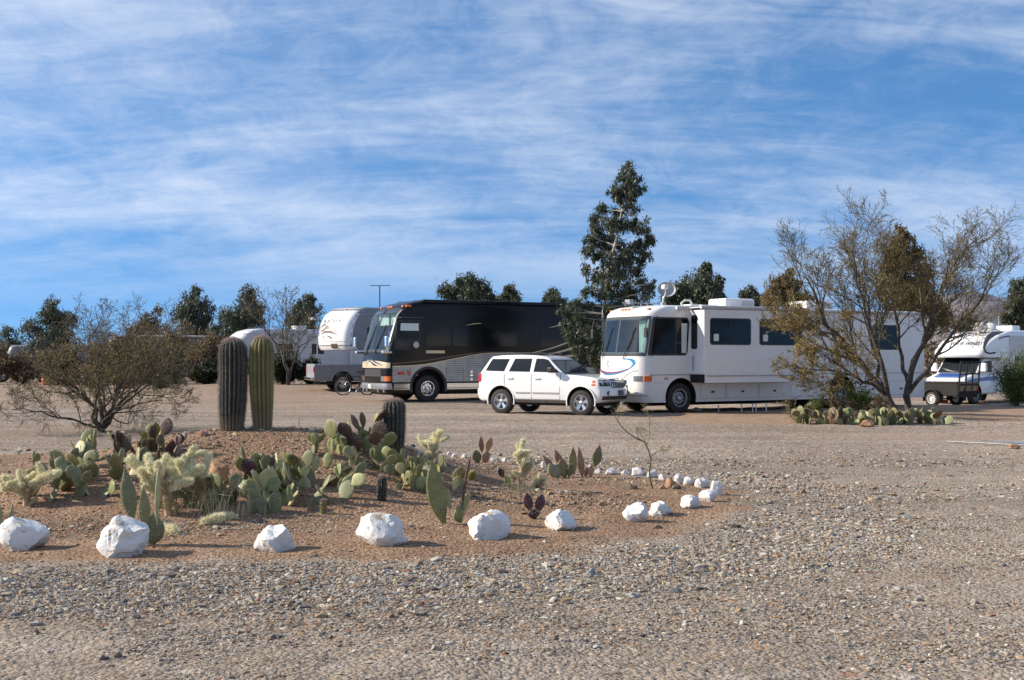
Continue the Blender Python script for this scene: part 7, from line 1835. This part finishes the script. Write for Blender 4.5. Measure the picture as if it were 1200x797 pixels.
dx = nd(nt, 'ShaderNodeMath', operation='DIVIDE'); lk(nt, sp.outputs['X'], dx.inputs[0]); lk(nt, za.outputs[0], dx.inputs[1])
dy = nd(nt, 'ShaderNodeMath', operation='DIVIDE'); lk(nt, sp.outputs['Y'], dy.inputs[0]); lk(nt, za.outputs[0], dy.inputs[1])
cb = nd(nt, 'ShaderNodeCombineXYZ'); lk(nt, dx.outputs[0], cb.inputs[0]); lk(nt, dy.outputs[0], cb.inputs[1])
def cloud(scale, rot, loc, sc, det=8, dis=.6, rough=.6):
    mp = nd(nt, 'ShaderNodeMapping'); mp.inputs['Scale'].default_value = scale; mp.inputs['Rotation'].default_value = (0, 0, R(rot)); mp.inputs['Location'].default_value = loc
    lk(nt, cb.outputs[0], mp.inputs[0])
    n = nd(nt, 'ShaderNodeTexNoise', i_Scale=sc, i_Detail=float(det), i_Roughness=rough, i_Distortion=dis); lk(nt, mp.outputs[0], n.inputs['Vector'])
    return n
def mathn(op, a, b=None, clamp=False):
    n = nd(nt, 'ShaderNodeMath', operation=op); n.use_clamp = clamp
    for i, q in enumerate((a, b)):
        if q is None: continue
        if isinstance(q, (int, float)): n.inputs[i].default_value = q
        else: lk(nt, q, n.inputs[i])
    return n.outputs[0]
big = cloud((.8, 1.3, 1), 8, (5.1, 2.7, 0), .9, 4, .3, .5)
mid = cloud((.55, 1.5, 1), 24, (1.4, 5.0, 0), 2.6, 8, .7, .58)
rip = cloud((.45, 2.2, 1), -28, (7, 2, 0), 6.0, 9, 1.6, .62)
pat = cloud((1, 1, 1), 0, (2, 9, 0), 9.0, 8, .6, .7)
s1 = mathn('MULTIPLY', big.outputs['Fac'], .46); s2 = mathn('MULTIPLY', mid.outputs['Fac'], .28); s3 = mathn('MULTIPLY', rip.outputs['Fac'], .09); s4 = mathn('MULTIPLY', pat.outputs['Fac'], .17)
tot = mathn('ADD', mathn('ADD', s1, s2), mathn('ADD', s3, s4))
mr = nd(nt, 'ShaderNodeMapRange', interpolation_type='SMOOTHSTEP', i_1=.39, i_2=.63, i_3=0.02, i_4=.66); lk(nt, tot, mr.inputs[0])
# the sheet of cloud ends short of the horizon
hz = nd(nt, 'ShaderNodeMapRange', interpolation_type='SMOOTHSTEP', i_1=.015, i_2=.13, i_3=.14, i_4=1.0); lk(nt, sp.outputs['Z'], hz.inputs[0])
fac = mathn('MULTIPLY', mr.outputs[0], hz.outputs[0])
mx = nd(nt, 'ShaderNodeMix', data_type='RGBA'); mx.inputs['B'].default_value = (6.6, 7.0, 7.8, 1)
lk(nt, fac, mx.inputs['Factor']); lk(nt, hs.outputs[0], mx.inputs['A'])
lk(nt, mx.outputs['Result'], bg.inputs['Color']); bg.inputs['Strength'].default_value = .10

sl = bpy.data.lights.new('sun', 'SUN'); sl.energy = 5.0; sl.angle = R(.5); sl.color = (1, .90, .76)
so_ = bpy.data.objects.new('sun', sl); COL.objects.link(so_); so_.rotation_euler = sun_dir.to_track_quat('Z', 'Y').to_euler(); so_.location = (0, 0, 30)

cam = bpy.data.cameras.new('camera'); co = bpy.data.objects.new('camera', cam); COL.objects.link(co)
co.location = (0, 0, H); co.rotation_euler = (R(90), 0, 0)
cam.sensor_width = 36; cam.lens = 36*F/1200; cam.shift_y = (CY-398.5)/1200; cam.clip_end = 12000; cam.clip_start = .1
scene.camera = co
vs = scene.view_settings; vs.view_transform = 'Standard'; vs.look = 'None'; vs.exposure = 0.5; vs.gamma = 1
scene.render.engine = 'CYCLES'
scene.cycles.max_bounces = 5; scene.cycles.transparent_max_bounces = 12
